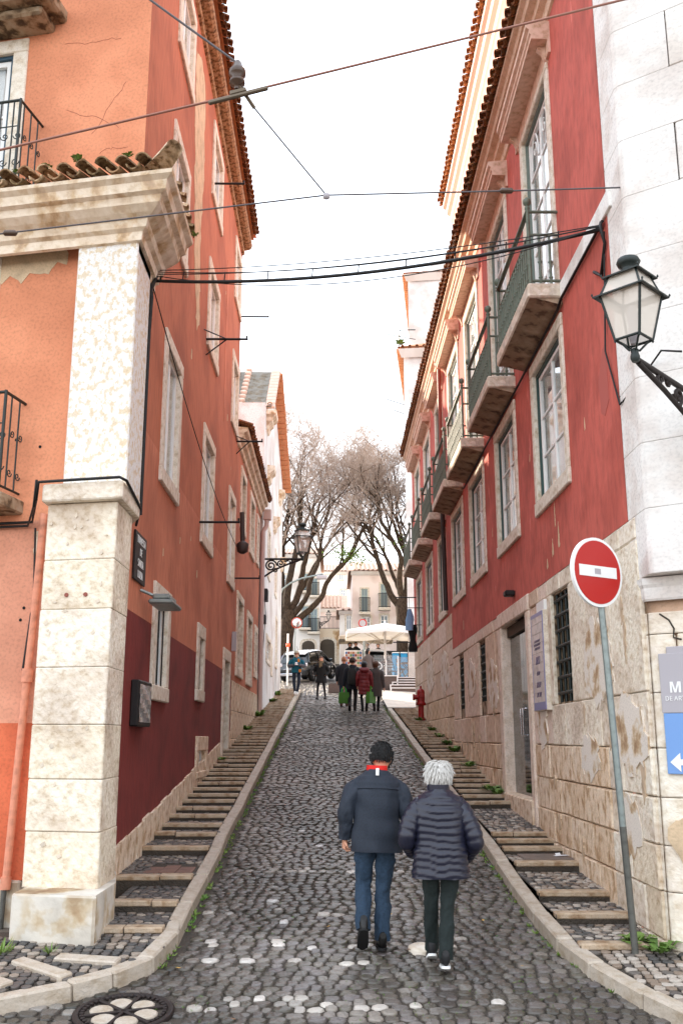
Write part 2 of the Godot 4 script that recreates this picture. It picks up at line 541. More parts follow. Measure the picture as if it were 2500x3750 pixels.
func add_stone_pieces(list: Array, variants: Array, called: String, many: String, material: Material, parent: Node) -> void:
	# list: [distance key, transform, variant, colour]; the 300 nearest stand alone, the rest are one mesh
	list.sort_custom(func(a, b): return a[0] < b[0])
	var shared := {}
	var rest := MB.new()
	for i in list.size():
		var s: Array = list[i]
		if i < 300:
			var key := "%d_%s" % [s[2], s[3].to_html(false)]
			if not shared.has(key):
				var m := MB.new()
				m.append(variants[s[2]][0], variants[s[2]][1], Transform3D(), s[3])
				shared[key] = m.mesh()
			piece(shared[key], called, material, parent, s[1])
		else:
			rest.append(variants[s[2]][0], variants[s[2]][1], s[1], s[3])
	if rest.v.size():
		var o := part(rest, many, material, parent)
		o.set_meta("kind", "stuff")

func kerb_left(d: float) -> float:      # x of the outer edge of the kerb on the left
	return -1.36
func pick(cols: Array) -> Color:
	return cols[rng.randi() % cols.size()]

# outline of the roadway on each side: x by distance
func road_left(d: float) -> float:
	if d < 8.0: return -8.0
	if d < 8.7: return lerpf(-2.1, -1.46, (d - 8.0) / .7)
	if d < 9.4: return lerpf(-1.46, -1.36, (d - 8.7) / .7)
	if d < 47.0: return -1.36
	return -9.0
func road_right(d: float) -> float:
	if d < 9.9: return 1.94 + pow(maxf(9.9 - d, 0), 1.55) * .135
	if d < 36.5: return 1.94
	return 2.3

func build_ground() -> void:
	# the land itself, one wide sheet below everything
	var g := struct("ground")
	var m := mb()
	var prof := [[-40.0, -1.2], [2.0, -.95], [6.0, -.62], [60.0, road_y(60) - .3], [74.0, road_y(74) - .3], [500.0, road_y(74) + 2.0]]
	for i in prof.size() - 1:
		var a = prof[i]; var b = prof[i + 1]
		m.quad(P(-400, a[1], a[0]), P(400, a[1], a[0]), P(400, b[1], b[0]), P(-400, b[1], b[0]))
	part(m, "earth", mats.ground, g)

	# roadway: a bed of grit with setts standing out of it
	var road := struct("road")
	m = mb()
	var dd := 3.0
	while dd < 74.0:
		var e := dd + (.5 if dd < 12 else 2.0)
		var y0 := road_y(dd) - .012; var y1 := road_y(e) - .012
		m.quad(P(maxf(road_left(dd), -9.0) - .1, y0, dd), P(road_right(dd) + .1, y0, dd), P(road_right(e) + .1, y1, e), P(maxf(road_left(e), -9.0) - .1, y1, e))
		dd = e
	part(m, "grit_bed", mats.bed, road)

	var variants := []
	for k in 14: variants.append(stone_variant(k, 7 + k % 3, .38))
	var tones := []
	for i in 9:
		var t: float = rng.randf_range(.075, .165)
		tones.append(Color(t * 1.08, t * .98, t * rng.randf_range(.82, 1.0)))
	var whites := [Color(.46, .44, .41), Color(.36, .34, .32), Color(.54, .52, .50)]
	var bands := [[12.0, .10], [10.33, .09], [9.38, .13], [7.95, .12], [8.9, .05]]
	var list := []
	var d := 5.6
	var row := 0
	while d < 53.0:
		var rowd := .108 if d < 16 else (.12 if d < 25 else .18)
		var xl := maxf(road_left(d), -3.4) + .05
		var xr := minf(road_right(d), 4.2)
		if d > 47: xl = -5.5; xr = 2.2
		var x := xl + rng.randf() * .08
		while x < xr - .03:
			var w := rowd * rng.randf_range(.75, 1.5)
			if x + w > xr: w = xr - x
			# rows run slightly askew and sag
			var askew := .05 * (x + 1.0) + .035 * sin(x * 2.1 + d * .6)
			var dc := d + askew + rng.randf_range(-.012, .012)
			var px := x + w * .5
			if w > .05 and not ((Vector2(px + 1.52, dc - 7.8)).length() < .40) and not (px < road_left(dc) + .03):
				var hgt := rng.randf_range(-.010, .006)
				var b := Basis(Vector3.UP, rng.randf_range(-.12, .12)) * Basis(Vector3.RIGHT, S + rng.randf_range(-.04, .04)) * Basis(Vector3(0, 0, 1), rng.randf_range(-.05, .05))
				b = b * Basis.from_scale(Vector3(w * 1.03, .085, rowd * rng.randf_range(1.0, 1.12)))
				var col: Color = pick(tones)
				for bd in bands:
					if absf(dc - bd[0] + .05 * sin(px * 3.0)) < bd[1] and px < 1.3 and rng.randf() < (.42 if px < .3 else .16): col = pick(whites)
				var dirt := noise.get_noise_2d(px * 9.0, dc * 9.0) + .5 * noise.get_noise_2d(px * 40.0, dc * 40.0)
				col = col * snappedf(clampf(1.0 + dirt * .9, .55, 1.6), .08) * Color(1.0, .95, .89)
				if rng.randf() < .004: col = pick(whites)
				if d > 37 and d < 47 and fmod(d, .95) < .42 and rng.randf() < .75: col = whites[1]
				list.append([dc + absf(px) * .3 + (2.0 if absf(px) > 2.4 else 0.0), Transform3D(b, P(px, road_y(dc) + hgt - .008, dc)), rng.randi() % 14, col])
			x += w + .004
		d += rowd
		row += 1
	add_stone_pieces(list, variants, "cobblestone", "far_cobblestones", mats.cobble, road)

	# round iron cover with pale stone inlay at the foot of the lane
	var mc := thing("manhole_cover", "round iron manhole cover with pale stone petals set in the cobbles", "manhole cover", P(-1.52, road_y(7.8), 7.8))
	var tilt := Transform3D(Basis(Vector3.RIGHT, S), P(-1.52, road_y(7.8) + .012, 7.8))
	m = mb(tilt)
	m.lathe([[.37, -.05], [.37, .0], [.355, .008], [.33, .008], [.325, .0], [.32, -.01]], 32, Vector3.ZERO, false)
	part(m, "rim", mats.iron_brown, mc)
	m = mb(tilt)
	for k in 40:
		m.xf = tilt * Transform3D(Basis(Vector3.UP, TAU * k / 40.0), Vector3.ZERO)
		m.cbox(Vector3(.285, -.01, -.012), Vector3(.315, .010, .012), .003)
	m.xf = tilt
	for k in 6:
		m.xf = tilt * Transform3D(Basis(Vector3.UP, TAU * k / 6.0 + .3), Vector3.ZERO)
		m.cbox(Vector3(.0, -.01, -.014), Vector3(.30, .008, .014), .003)
	part(m, "spokes", mats.iron_brown, mc)
	for k in 6:
		m = mb(tilt * Transform3D(Basis(Vector3.UP, TAU * (k + .5) / 6.0 + .3), Vector3.ZERO))
		m.lathe([[.088, -.02], [.088, -.002], [.075, .004]], 14, Vector3(.175, 0, 0))
		part(m, "stone_inlay", mats.kerb, mc)
	m = mb(tilt)
	m.lathe([[.32, -.03], [.32, -.012], [.02, -.012]], 28)
	part(m, "base_plate", mats.bed, mc)

	# small marker stone with a ring cut in it
	var ms := thing("marker_stone", "rounded cream marker stone with a ring mark among dark cobbles", "stone", P(.8, road_y(9.18), 9.18))
	m = mb(Transform3D(Basis(Vector3.RIGHT, S), P(.8, road_y(9.18) + .02, 9.18)))
	m.lathe([[.12, -.05], [.125, .0], [.11, .016], [.05, .02]], 9)
	part(m, "stone_head", mats.limestone, ms)
	m = mb(Transform3D(Basis(Vector3.RIGHT, S), P(.8, road_y(9.18) + .036, 9.18)))
	m.lathe([[.040, 0.0], [.040, .004], [.030, .004], [.030, 0.0]], 14, Vector3.ZERO, false)
	part(m, "ring_mark", mats.slab_flat, ms)

	build_walk(true)
	build_walk(false)

func kerb_stone(p0: Vector3, p1: Vector3, inward: Vector3, w: float, h: float, parent: Node) -> void:
	# a worn block from p0 to p1 (outer top edge), w wide towards inward
	var t := (p1 - p0)
	var len := t.length() - .008
	t = t.normalized()
	var up := inward.cross(t)
	if up.y < 0: up = -up
	var b := Basis(t, up, t.cross(up))
	var sgn := 1.0 if b.z.dot(inward) > 0 else -1.0
	var m := mb(Transform3D(b, p0 + Vector3(0, rng.randf_range(-.008, .008), 0)))
	m.cbox(Vector3(.004, -h, 0), Vector3(len, 0, sgn * w), .016)
	part(m, "kerb_stone", mats.kerb, parent)

func build_walk(left: bool) -> void:
	var sg := -1.0 if left else 1.0
	var node := struct("sidewalk_left" if left else "sidewalk_right")
	var x_out := -1.36 if left else 1.94
	var x_in := -1.50 if left else 2.12
	var x_wall := -2.40 if left else 2.92
	var d_end := 44.0 if left else 34.0
	# kerb path (outer top edge) from the near curve up the lane
	var path := []
	if left:
		path = [[-4.6, 7.05], [-3.2, 7.45], [-2.44, 7.76], [-1.96, 8.05], [-1.70, 8.28], [-1.46, 8.64], [-1.36, 9.3]]
	else:
		path = [[2.95, 6.75], [2.62, 7.2], [2.32, 7.85], [2.10, 8.5], [1.98, 9.1], [1.94, 9.9]]
	var dk: float = path[-1][1]
	while dk < d_end:
		dk += rng.randf_range(.75, 1.25)
		path.append([x_out + rng.randf_range(-.012, .012), minf(dk, d_end)])
	for i in path.size() - 1:
		var a: Array = path[i]; var b: Array = path[i + 1]
		var p0 := P(a[0], walk_y(a[1]), a[1]); var p1 := P(b[0], walk_y(b[1]), b[1])
		var along := (p1 - p0).normalized()
		var inw := along.cross(Vector3.UP) * (-1.0 if left else 1.0)
		kerb_stone(p0, p1, inw, .15, .24, node)
	# steps
	var edges := []
	if left: edges = [9.34, 10.15, 11.16, 12.6, 13.4, 14.0]
	else: edges = [8.85, 9.75, 10.5, 11.75, 12.55, 12.95, 13.4, 15.7]
	while edges[-1] < d_end - .6:
		edges.append(edges[-1] + rng.randf_range(.52, .62) * (1.0 if edges[-1] > 14 else 1.2))
	var step_mesh := []
	for k in 4:
		var m := mb()
		m.cbox(Vector3(-.5, -.058, -.14), Vector3(.5, 0, .01), .012)
		step_mesh.append(m.mesh())
	var mosaic := []
	var variants := []
	for k in 8: variants.append(stone_variant(k, 6 + k % 3, .25))
	var whites := [Color(.40, .34, .28), Color(.47, .41, .35), Color(.31, .25, .20), Color(.24, .18, .13)]
	if left: whites = [Color(.30, .24, .19), Color(.36, .30, .24), Color(.22, .17, .13)]
	var darks := [Color(.10, .085, .075), Color(.13, .11, .095), Color(.07, .065, .062)]
	var bed := mb()
	for i in edges.size():
		var d0: float = edges[i]
		var d1: float = edges[i + 1] if i + 1 < edges.size() else d_end + .2
		var y0 := walk_y(d0) + .035
		var y1 := walk_y(d1) + .035 - (.085 if d1 - d0 < 1.0 else .10)
		var flat := minf(y1, y0 + .03) if y1 < y0 else y1
		var xa := x_in; var xb := x_wall
		if left and d0 < 10.8: xb = -2.15
		var cx := (xa + xb) * .5; var w := absf(xb - xa)
		# edge stones, in one or two lengths
		var cuts := [0.0, 1.0] if rng.randf() < .45 else [0.0, rng.randf_range(.35, .65), 1.0]
		for c in cuts.size() - 1:
			var f0: float = cuts[c]; var f1: float = cuts[c + 1]
			var xx := lerpf(minf(xa, xb), maxf(xa, xb), (f0 + f1) * .5)
			var t := Transform3D(Basis(Vector3.UP, rng.randf_range(-.02, .02)) * Basis.from_scale(Vector3(w * (f1 - f0) - .008, 1, 1)), P(xx, y0 + rng.randf_range(-.008, .008), d0))
			piece(step_mesh[rng.randi() % 4], "step_stone", mats.step, node, t)
		# dark riser under the edge stone, coloured as the shadow gap and tread
		bed.quad(P(minf(xa, xb), y0 - .3, d0), P(maxf(xa, xb), y0 - .3, d0), P(maxf(xa, xb), y0 - .02, d0), P(minf(xa, xb), y0 - .02, d0))
		# tread
		var sgx := [minf(xa, xb), maxf(xa, xb)]
		bed.quad(P(sgx[0], y0 - .02, d0 + .1), P(sgx[1], y0 - .02, d0 + .1), P(sgx[1], flat - .02, d1 + .02), P(sgx[0], flat - .02, d1 + .02))
		if d0 > 21.0: continue
		var dd := d0 + .135
		var size := .075
		while dd + size < d1 + .01:
			var x: float = sgx[0] + .005
			while x + size * .5 < sgx[1]:
				var ww := size * rng.randf_range(.8, 1.35)
				var f := (dd - d0) / (d1 - d0)
				var pale := rng.randf() < (.55 + .25 * sin(x * 7.0 + dd * 3.0) if not left else .25)
				if left and dd < 12: pale = rng.randf() < .12
				var col: Color = pick(whites) if pale else pick(darks)
				var b := Basis(Vector3.UP, rng.randf_range(-.12, .12)) * Basis(Vector3.RIGHT, atan2(flat - y0, d1 - d0))
				b = b * Basis.from_scale(Vector3(ww, .06, size * rng.randf_range(.92, 1.05)))
				var skip := (left and dd > 11.3 and dd < 11.98 and x > -2.1 and x < -1.55) or (not left and dd > 11.82 and dd < 12.42 and x > 2.25)
				if not skip:
					mosaic.append([dd, Transform3D(b, P(x + ww * .5, lerpf(y0, flat, f) - .012 + rng.randf_range(-.004, .004), dd + size * .5)), rng.randi() % 8, col])
				x += ww + .004
			dd += size + .004
	# the level ground in front of the first step
	var d_first: float = edges[0]
	if left:
		var xs := -4.4
		var dd2 := 7.2
		while dd2 < d_first - .06:
			xs = -4.2
			while xs < -1.44:
				# inside the kerb curve, outside the building base
				var kd := 0.0
				for i in path.size() - 1:
					if xs >= path[i][0] and xs <= path[i + 1][0]: kd = lerpf(path[i][1], path[i + 1][1], (xs - path[i][0]) / (path[i + 1][0] - path[i][0]))
				if dd2 > kd + .16 and not (xs < -2.1 and dd2 > 9.05 + (-2.1 - xs) * .2):
					var pale2 := rng.randf() < .25
					var b2 := Basis(Vector3.UP, .25 + rng.randf_range(-.15, .15)) * Basis(Vector3.RIGHT, S) * Basis.from_scale(Vector3(.08 * rng.randf_range(.8, 1.3), .06, .078))
					mosaic.append([dd2 + 1.5, Transform3D(b2, P(xs, walk_y(dd2) - .01 + rng.randf_range(-.005, .005), dd2)), rng.randi() % 8, pick(whites) if pale2 else pick(darks)])
				xs += .086
			dd2 += .082
		for i in path.size() - 1:
			var q0: Array = path[i]; var q1: Array = path[i + 1]
			if q0[1] < d_first: bed.quad(P(q0[0], walk_y(q0[1] + .1) - .03, q0[1] + .1), P(q1[0], walk_y(q1[1] + .1) - .03, minf(q1[1] + .1, 9.4)), P(q1[0], walk_y(9.4) - .03, 9.41), P(q0[0], walk_y(9.4) - .03, 9.41))
		# long pale ramp stones laid radially round the corner
		for q in [[-2.25, 8.62, -1.72, 8.52, .13], [-2.55, 8.55, -2.05, 8.18, .13], [-3.1, 8.45, -2.45, 8.0, .13]]:
			var a := P(q[0], walk_y(q[1]) + .012, q[1]); var b := P(q[2], walk_y(q[3]) + .012, q[3])
			var t := (b - a).normalized(); var up := Vector3(0, 1, S).normalized()
			var sd := t.cross(up).normalized()
			var m := mb(Transform3D(Basis(t, sd.cross(t), sd), a))
			m.cbox(Vector3(0, -.1, -q[4] * .5), Vector3((b - a).length(), .012, q[4] * .5), .012)
			part(m, "ramp_stone", mats.kerb, node)
	else:
		var dd3 := 6.7
		while dd3 < d_first - .06:
			var x3 := 2.05
			while x3 < 4.0:
				var kx := 0.0
				for i in path.size() - 1:
					if dd3 >= path[i][1] and dd3 <= path[i + 1][1]: kx = lerpf(path[i][0], path[i + 1][0], (dd3 - path[i][1]) / (path[i + 1][1] - path[i][1]))
				if x3 > kx + .17 and not (dd3 > 8.75 - (x3 - 2.9) * .75 and x3 > 2.88):
					var pale3 := rng.randf() < .62 + .25 * sin(x3 * 5.0 + dd3 * 4.0)
					var b3 := Basis(Vector3.UP, -.3 + rng.randf_range(-.12, .12)) * Basis(Vector3.RIGHT, S) * Basis.from_scale(Vector3(.08 * rng.randf_range(.8, 1.3), .06, .078))
					mosaic.append([dd3, Transform3D(b3, P(x3, walk_y(dd3) - .01 + rng.randf_range(-.004, .004), dd3)), rng.randi() % 8, pick(whites) if pale3 else pick(darks)])
				x3 += .088
			dd3 += .083
		for i in path.size() - 1:
			var q0: Array = path[i]; var q1: Array = path[i + 1]
			if q0[1] < d_first: bed.quad(P(q0[0] + .08, walk_y(q0[1]) - .03, q0[1]), P(4.4, walk_y(q0[1]) - .03, q0[1]), P(4.4, walk_y(q1[1]) - .03, q1[1]), P(q1[0] + .08, walk_y(q1[1]) - .03, q1[1]))
	part(bed, "mortar_bed", mats.bed, node)
	add_stone_pieces(mosaic, variants, "paving_stone", "far_paving_stones", mats.mosaic, node)
	# a flat service cover let into the steps
	var yc := walk_y(11.16) + .05
	if left:
		for k in 3:
			var m := mb()
			m.cbox(P(-2.08 + k * .18, yc - .06, 11.33), P(-1.905 + k * .18, yc - .008 + rng.randf_range(-.003, .003), 11.95), .006)
			part(m, "cover_tile", mats.terracotta_cover, node)
	else:
		var m := mb()
		m.cbox(P(2.26, walk_y(11.75) - .03, 11.9), P(2.84, walk_y(11.75) + .05, 12.42), .01)
		part(m, "cover_slab", mats.slab_flat, node)

# ---------------------------------------------------------------- building kit
# A face is a Transform3D: local x along the wall, y up, z out of the wall.
func face_left(x: float) -> Transform3D:      # looks to +x, local x = d
	return Transform3D(Basis(Vector3(0, 0, -1), Vector3.UP, Vector3(1, 0, 0)), Vector3(x, 0, 0))
func face_right(x: float) -> Transform3D:     # looks to -x, local x = -d
	return Transform3D(Basis(Vector3(0, 0, 1), Vector3.UP, Vector3(-1, 0, 0)), Vector3(x, 0, 0))
func face_at(p: Vector3, along: Vector3) -> Transform3D:
	var u := along.normalized()
	return Transform3D(Basis(u, Vector3.UP, u.cross(Vector3.UP)), p)

# wall skin u0..u1, v0..v1 with rectangular holes [u0,u1,v0,v1] and reveals of the given depth
func wall(m: MB, u0: float, u1: float, v0: float, v1: float, holes: Array, depth := .28) -> void:
	var us := [u0, u1]; var vs := [v0, v1]
	var hs := []
	for h in holes:
		var a := maxf(h[0], u0); var b := minf(h[1], u1); var c := maxf(h[2], v0); var e := minf(h[3], v1)
		if b <= a or e <= c: continue
		hs.append([a, b, c, e])
		for q in [a, b]: if not us.has(q): us.append(q)
		for q in [c, e]: if not vs.has(q): vs.append(q)
		if h[0] > u0: m.quad(Vector3(a, c, 0), Vector3(a, c, -depth), Vector3(a, e, -depth), Vector3(a, e, 0))
		if h[1] < u1: m.quad(Vector3(b, c, -depth), Vector3(b, c, 0), Vector3(b, e, 0), Vector3(b, e, -depth))
		if h[2] >= v0: m.quad(Vector3(a, c, 0), Vector3(b, c, 0), Vector3(b, c, -depth), Vector3(a, c, -depth))
		if h[3] <= v1: m.quad(Vector3(a, e, -depth), Vector3(b, e, -depth), Vector3(b, e, 0), Vector3(a, e, 0))
	us.sort(); vs.sort()
	for i in us.size() - 1:
		for j in vs.size() - 1:
			var cu: float = (us[i] + us[i + 1]) * .5; var cv: float = (vs[j] + vs[j + 1]) * .5
			var open := false
			for h in hs:
				if cu > h[0] and cu < h[1] and cv > h[2] and cv < h[3]: open = true
			if not open:
				m.quad(Vector3(us[i], vs[j], 0), Vector3(us[i + 1], vs[j], 0), Vector3(us[i + 1], vs[j + 1], 0), Vector3(us[i], vs[j + 1], 0))

# the dark inside of a building: back, sides, roof behind a face
func shell(m: MB, u0: float, u1: float, v0: float, v1: float, depth: float) -> void:
	m.quad(Vector3(u1, v0, -depth), Vector3(u0, v0, -depth), Vector3(u0, v1, -depth), Vector3(u1, v1, -depth))
	m.quad(Vector3(u0, v0, -depth), Vector3(u0, v0, 0), Vector3(u0, v1, 0), Vector3(u0, v1, -depth))
	m.quad(Vector3(u1, v0, 0), Vector3(u1, v0, -depth), Vector3(u1, v1, -depth), Vector3(u1, v1, 0))
	m.quad(Vector3(u0, v1, 0), Vector3(u1, v1, 0), Vector3(u1, v1, -depth), Vector3(u0, v1, -depth))

# irregular sheet of bare or patched plaster on a wall
func sheet(fr: Transform3D, pts: Array, w: float, called: String, material: Material, parent: Node, rough := .03, step := .08) -> void:
	var poly := PackedVector2Array()
	for i in pts.size():
		var a: Vector2 = pts[i]; var b: Vector2 = pts[(i + 1) % pts.size()]
		var k := maxi(1, int((b - a).length() / step))
		for j in k:
			var p := a.lerp(b, float(j) / k)
			if j > 0: p += Vector2(rng.randf_range(-rough, rough), rng.randf_range(-rough, rough))
			poly.push_back(p)
	if Geometry2D.triangulate_polygon(poly).is_empty(): return
	var m := mb(fr)
	m.prism(poly, -.01, w)
	part(m, called, material, parent)

# stone window: surround with sill, sash frame, glazing, something behind
func window(fr: Transform3D, u0: float, u1: float, v0: float, v1: float, parent: Node, o := {}) -> Node:
	var sw: float = o.get("stone", .16)      # width of the stone surround
	var pr: float = o.get("proud", .025)
	var sill: float = o.get("sill", sw)
	var head: float = o.get("head", sw)
	var sm: Material = o.get("smat", mats.surround)
	var m := mb(fr)
	m.cbox(Vector3(u0, v0 + sill, -.16), Vector3(u0 + sw, v1 - head, pr), .012)
	m.cbox(Vector3(u1 - sw, v0 + sill, -.16), Vector3(u1, v1 - head, pr), .012)
	m.cbox(Vector3(u0, v1 - head, -.16), Vector3(u1, v1, pr + .003), .012)
	var win := part(m, o.get("called", "window"), sm, parent)
	m = mb(fr)
	m.cbox(Vector3(u0 - .01, v0, -.16), Vector3(u1 + .01, v0 + sill, pr + .012), .014)
	part(m, "sill", sm, win)
	var a := u0 + sw; var b := u1 - sw; var c := v0 + sill; var e := v1 - head
	var back: float = o.get("back", .07)
	var fm: Material = o.get("fmat", mats.white_paint)
	var ft: float = o.get("frame", .05)
	if o.has("jamb"):                      # painted outer casing
		m = mb(fr)
		m.box(Vector3(a, c, -back - .05), Vector3(a + .05, e, -.03))
		m.box(Vector3(b - .05, c, -back - .05), Vector3(b, e, -.03))
		m.box(Vector3(a + .05, e - .05, -back - .05), Vector3(b - .05, e, -.03))
		part(m, "casing", o.jamb, win)
		a += .05; b -= .05; e -= .05
	m = mb(fr)
	m.cbox(Vector3(a, c, -back - .04), Vector3(a + ft, e, -back + .012), .006)
	m.cbox(Vector3(b - ft, c, -back - .04), Vector3(b, e, -back + .012), .006)
	m.cbox(Vector3(a + ft, c, -back - .04), Vector3(b - ft, c + ft, -back + .012), .006)
	m.cbox(Vector3(a + ft, e - ft, -back - .04), Vector3(b - ft, e, -back + .012), .006)
	a += ft; b -= ft; c += ft; e -= ft
	var nu: int = o.get("nu", 2); var nv: int = o.get("nv", 3)
	var bar := .03
	var panes := []
	var leaf := (b - a) / nu
	for i in nu - 1:
		var x := a + leaf * (i + 1)
		m.cbox(Vector3(x - .035, c, -back - .035), Vector3(x + .035, e, -back + .008), .006)
	for j in nv - 1:
		var y := c + (e - c) * (j + 1) / nv
		m.box(Vector3(a, y - bar * .5, -back - .03), Vector3(b, y + bar * .5, -back + .004))
	part(m, "sash", fm, win)
	for i in nu:
		for j in nv:
			m = mb(fr)
			var x0 := a + leaf * i + .035; var x1 := a + leaf * (i + 1) - .035
			var y0 := c + (e - c) * j / nv + bar * .5; var y1 := c + (e - c) * (j + 1) / nv - bar * .5
			m.box(Vector3(x0 - .005, y0 - .004, -back - .016), Vector3(x1 + .005, y1 + .004, -back - .012))
			part(m, "pane", o.get("glass", mats.glass), win)
	m = mb(fr)
	var bk: float = -back - o.get("deep", .10)
	var kind: Material = o.get("behind", mats.room_dark)
	if o.get("half", 0.0) > 0:
		var hy := lerpf(c, e, o.half)
		m.quad(Vector3(a - .1, hy, bk - .15), Vector3(b + .1, hy, bk - .15), Vector3(b + .1, e + .1, bk - .15), Vector3(a - .1, e + .1, bk - .15))
		part(m, "room", mats.room_dark, win)
		m = mb(fr)
		m.quad(Vector3(a - .05, c - .05, bk), Vector3(b + .05, c - .05, bk), Vector3(b + .05, hy, bk), Vector3(a - .05, hy, bk))
		part(m, "curtain", kind, win)
	else:
		m.quad(Vector3(a - .08, c - .08, bk), Vector3(b + .08, c - .08, bk), Vector3(b + .08, e + .08, bk), Vector3(a - .08, e + .08, bk))
		part(m, "curtain" if kind == mats.curtain else "room", kind, win)
	return win

var tile_meshes := {}
# a curved clay tile lying along local z (out = +z), 1 long piece; cover (arched) or channel (hollow)
func tile_mesh(w: float, l: float, cover: bool, key: String) -> Mesh:
	if tile_meshes.has(key): return tile_meshes[key]
	var m := MB.new()
	var seg := 6
	var th := .016
	for q in [[0.0, 1.0], [1.0, .92]]: pass
	var r0 := []; var r1 := []
	for side in 2:
		var ring0 := PackedVector3Array(); var ring1 := PackedVector3Array()
		for s in seg + 1:
			var a := PI * s / seg
			var rr := w * .5 - th * side
			var hh := (w * .42 - th * side) * (1.0 if cover else -1.0)
			ring0.push_back(Vector3(-cos(a) * rr, sin(a) * hh, 0))
			ring1.push_back(Vector3(-cos(a) * rr * .9, sin(a) * hh * .9, -l))
		r0.append(ring0); r1.append(ring1)
	for s in seg:
		var f := 1.0 if cover else -1.0
		for side in 2:
			var a: Vector3 = r0[side][s]; var b: Vector3 = r0[side][s + 1]; var c: Vector3 = r1[side][s + 1]; var e: Vector3 = r1[side][s]
			if (f > 0) == (side == 0): m.quad(a, b, c, e)
			else: m.quad(b, a, e, c)
		if f > 0: m.quad(r0[1][s], r0[1][s + 1], r0[0][s + 1], r0[0][s])
		else: m.quad(r0[0][s], r0[0][s + 1], r0[1][s + 1], r0[1][s])
	for s in [0, seg]:
		m.quad(r0[0][s], r0[1][s], r1[1][s], r1[0][s])
	tile_meshes[key] = m.mesh()
	return tile_meshes[key]

# eave of alternating channel and cover tiles; a..b along the wall at the eave's outer edge height v, overhang z
func eave_tiles(fr: Transform3D, a: float, b: float, v: float, z: float, pitch: float, parent: Node, o := {}) -> void:
	var w: float = o.get("w", .20)
	var l: float = o.get("l", .42)
	var material: Material = o.get("mat", mats.tile)
	var cols: Array = o.get("cols", [Color(1, .95, .9), Color(.82, .74, .66), Color(.62, .55, .47), Color(.9, .78, .66), Color(.5, .45, .38)])
	var n := int((b - a) / w)
	for rowi in o.get("rows", 1):
		for i in n:
			for kind in 2:
				var u := a + (i + .5 * kind + .25) * w
				var ci := rng.randi() % cols.size()
				var key := "%s_%s_%d_%.2f" % ["cover" if kind else "chan", material.resource_name, ci, l]
				if not tile_meshes.has(key):
					var base: ArrayMesh = tile_mesh(.165, l, kind == 1, "plain_%d_%.2f" % [kind, l])
					var arr := base.surface_get_arrays(0)
					var k := PackedColorArray(); k.resize(arr[Mesh.ARRAY_VERTEX].size()); k.fill(cols[ci])
					arr[Mesh.ARRAY_COLOR] = k
					var am := ArrayMesh.new()
					am.add_surface_from_arrays(Mesh.PRIMITIVE_TRIANGLES, arr)
					tile_meshes[key] = am
				var back: float = rowi * (l - .06)
				var t := fr * Transform3D(Basis(Vector3.RIGHT, pitch + rng.randf_range(-.02, .02)) * Basis(Vector3.UP, rng.randf_range(-.03, .03)), Vector3(u, v + (.035 if kind else .0) + sin(pitch) * back + rng.randf_range(-.006, .006), z - cos(pitch) * back + rng.randf_range(-.012, .012) - (.03 if kind == 0 else 0.0)))
				piece(tile_meshes[key], "roof_tile", material, parent, t)

# moulding: profile of [z, v] swept along u
func moulding(m: MB, prof: Array, u0: float, u1: float, ends := true) -> void:
	for i in prof.size() - 1:
		var a: Array = prof[i]; var b: Array = prof[i + 1]
		m.quad(Vector3(u0, a[1], a[0]), Vector3(u1, a[1], a[0]), Vector3(u1, b[1], b[0]), Vector3(u0, b[1], b[0]))
	if ends:
		var poly := PackedVector2Array()
		for q in prof: poly.push_back(Vector2(q[0], q[1]))
		var ix := Geometry2D.triangulate_polygon(poly)
		for k in range(0, ix.size(), 3):
			for uu in [u0, u1]:
				var q := []
				for j in 3: q.append(Vector3(uu, poly[ix[k + j]].y, poly[ix[k + j]].x))
				var nn: Vector3 = (q[1] - q[0]).cross(q[2] - q[0])
				if (nn.x > 0) == (uu == u1): m.tri(q[0], q[1], q[2])
				else: m.tri(q[0], q[2], q[1])

# bars with collars for a railing
func baluster_mesh(h: float, r: float, key: String) -> Mesh:
	if tile_meshes.has(key): return tile_meshes[key]
	var m := MB.new()
	m.lathe([[r, 0], [r, h * .12], [r * 1.7, h * .13], [r * 1.7, h * .15], [r, h * .16], [r, h * .42], [r * 1.8, h * .44], [r * 1.8, h * .46], [r, h * .48], [r, h * .82], [r * 1.7, h * .83], [r * 1.7, h * .85], [r, h * .86], [r, h]], 7)
	tile_meshes[key] = m.mesh()
	return tile_meshes[key]

# iron scroll: flat spiral in local x,y
func scroll(m: MB, c: Vector2, r: float, turns: float, a0: float, z: float, th: float, flip := 1.0) -> void:
	var pts := []
	var k := int(10 * turns) + 4
	for i in k + 1:
		var f := float(i) / k
		var a := a0 + flip * TAU * turns * f
		var rr := r * (1.0 - .82 * f)
		pts.append(Vector3(c.x + cos(a) * rr, c.y + sin(a) * rr, z))
	m.tube(pts, th, 5)

# slack cable between two points
func cable(a: Vector3, b: Vector3, sag: float, r: float, k := 14) -> Array:
	var pts := []
	for i in k + 1:
		var f := float(i) / k
		pts.append(a.lerp(b, f) - Vector3(0, sag * 4.0 * f * (1.0 - f), 0))
	return pts

func text_mesh(s: String, size: float, depth: float, font_name := "Droid Sans", weight := 400) -> TextMesh:
	var t := TextMesh.new()
	t.text = s
	var f := SystemFont.new()
	f.font_names = PackedStringArray([font_name])
	f.font_weight = weight
	t.font = f
	t.font_size = 48
	t.pixel_size = size / 48.0
	t.depth = depth
	t.curve_step = 2.0
	return t

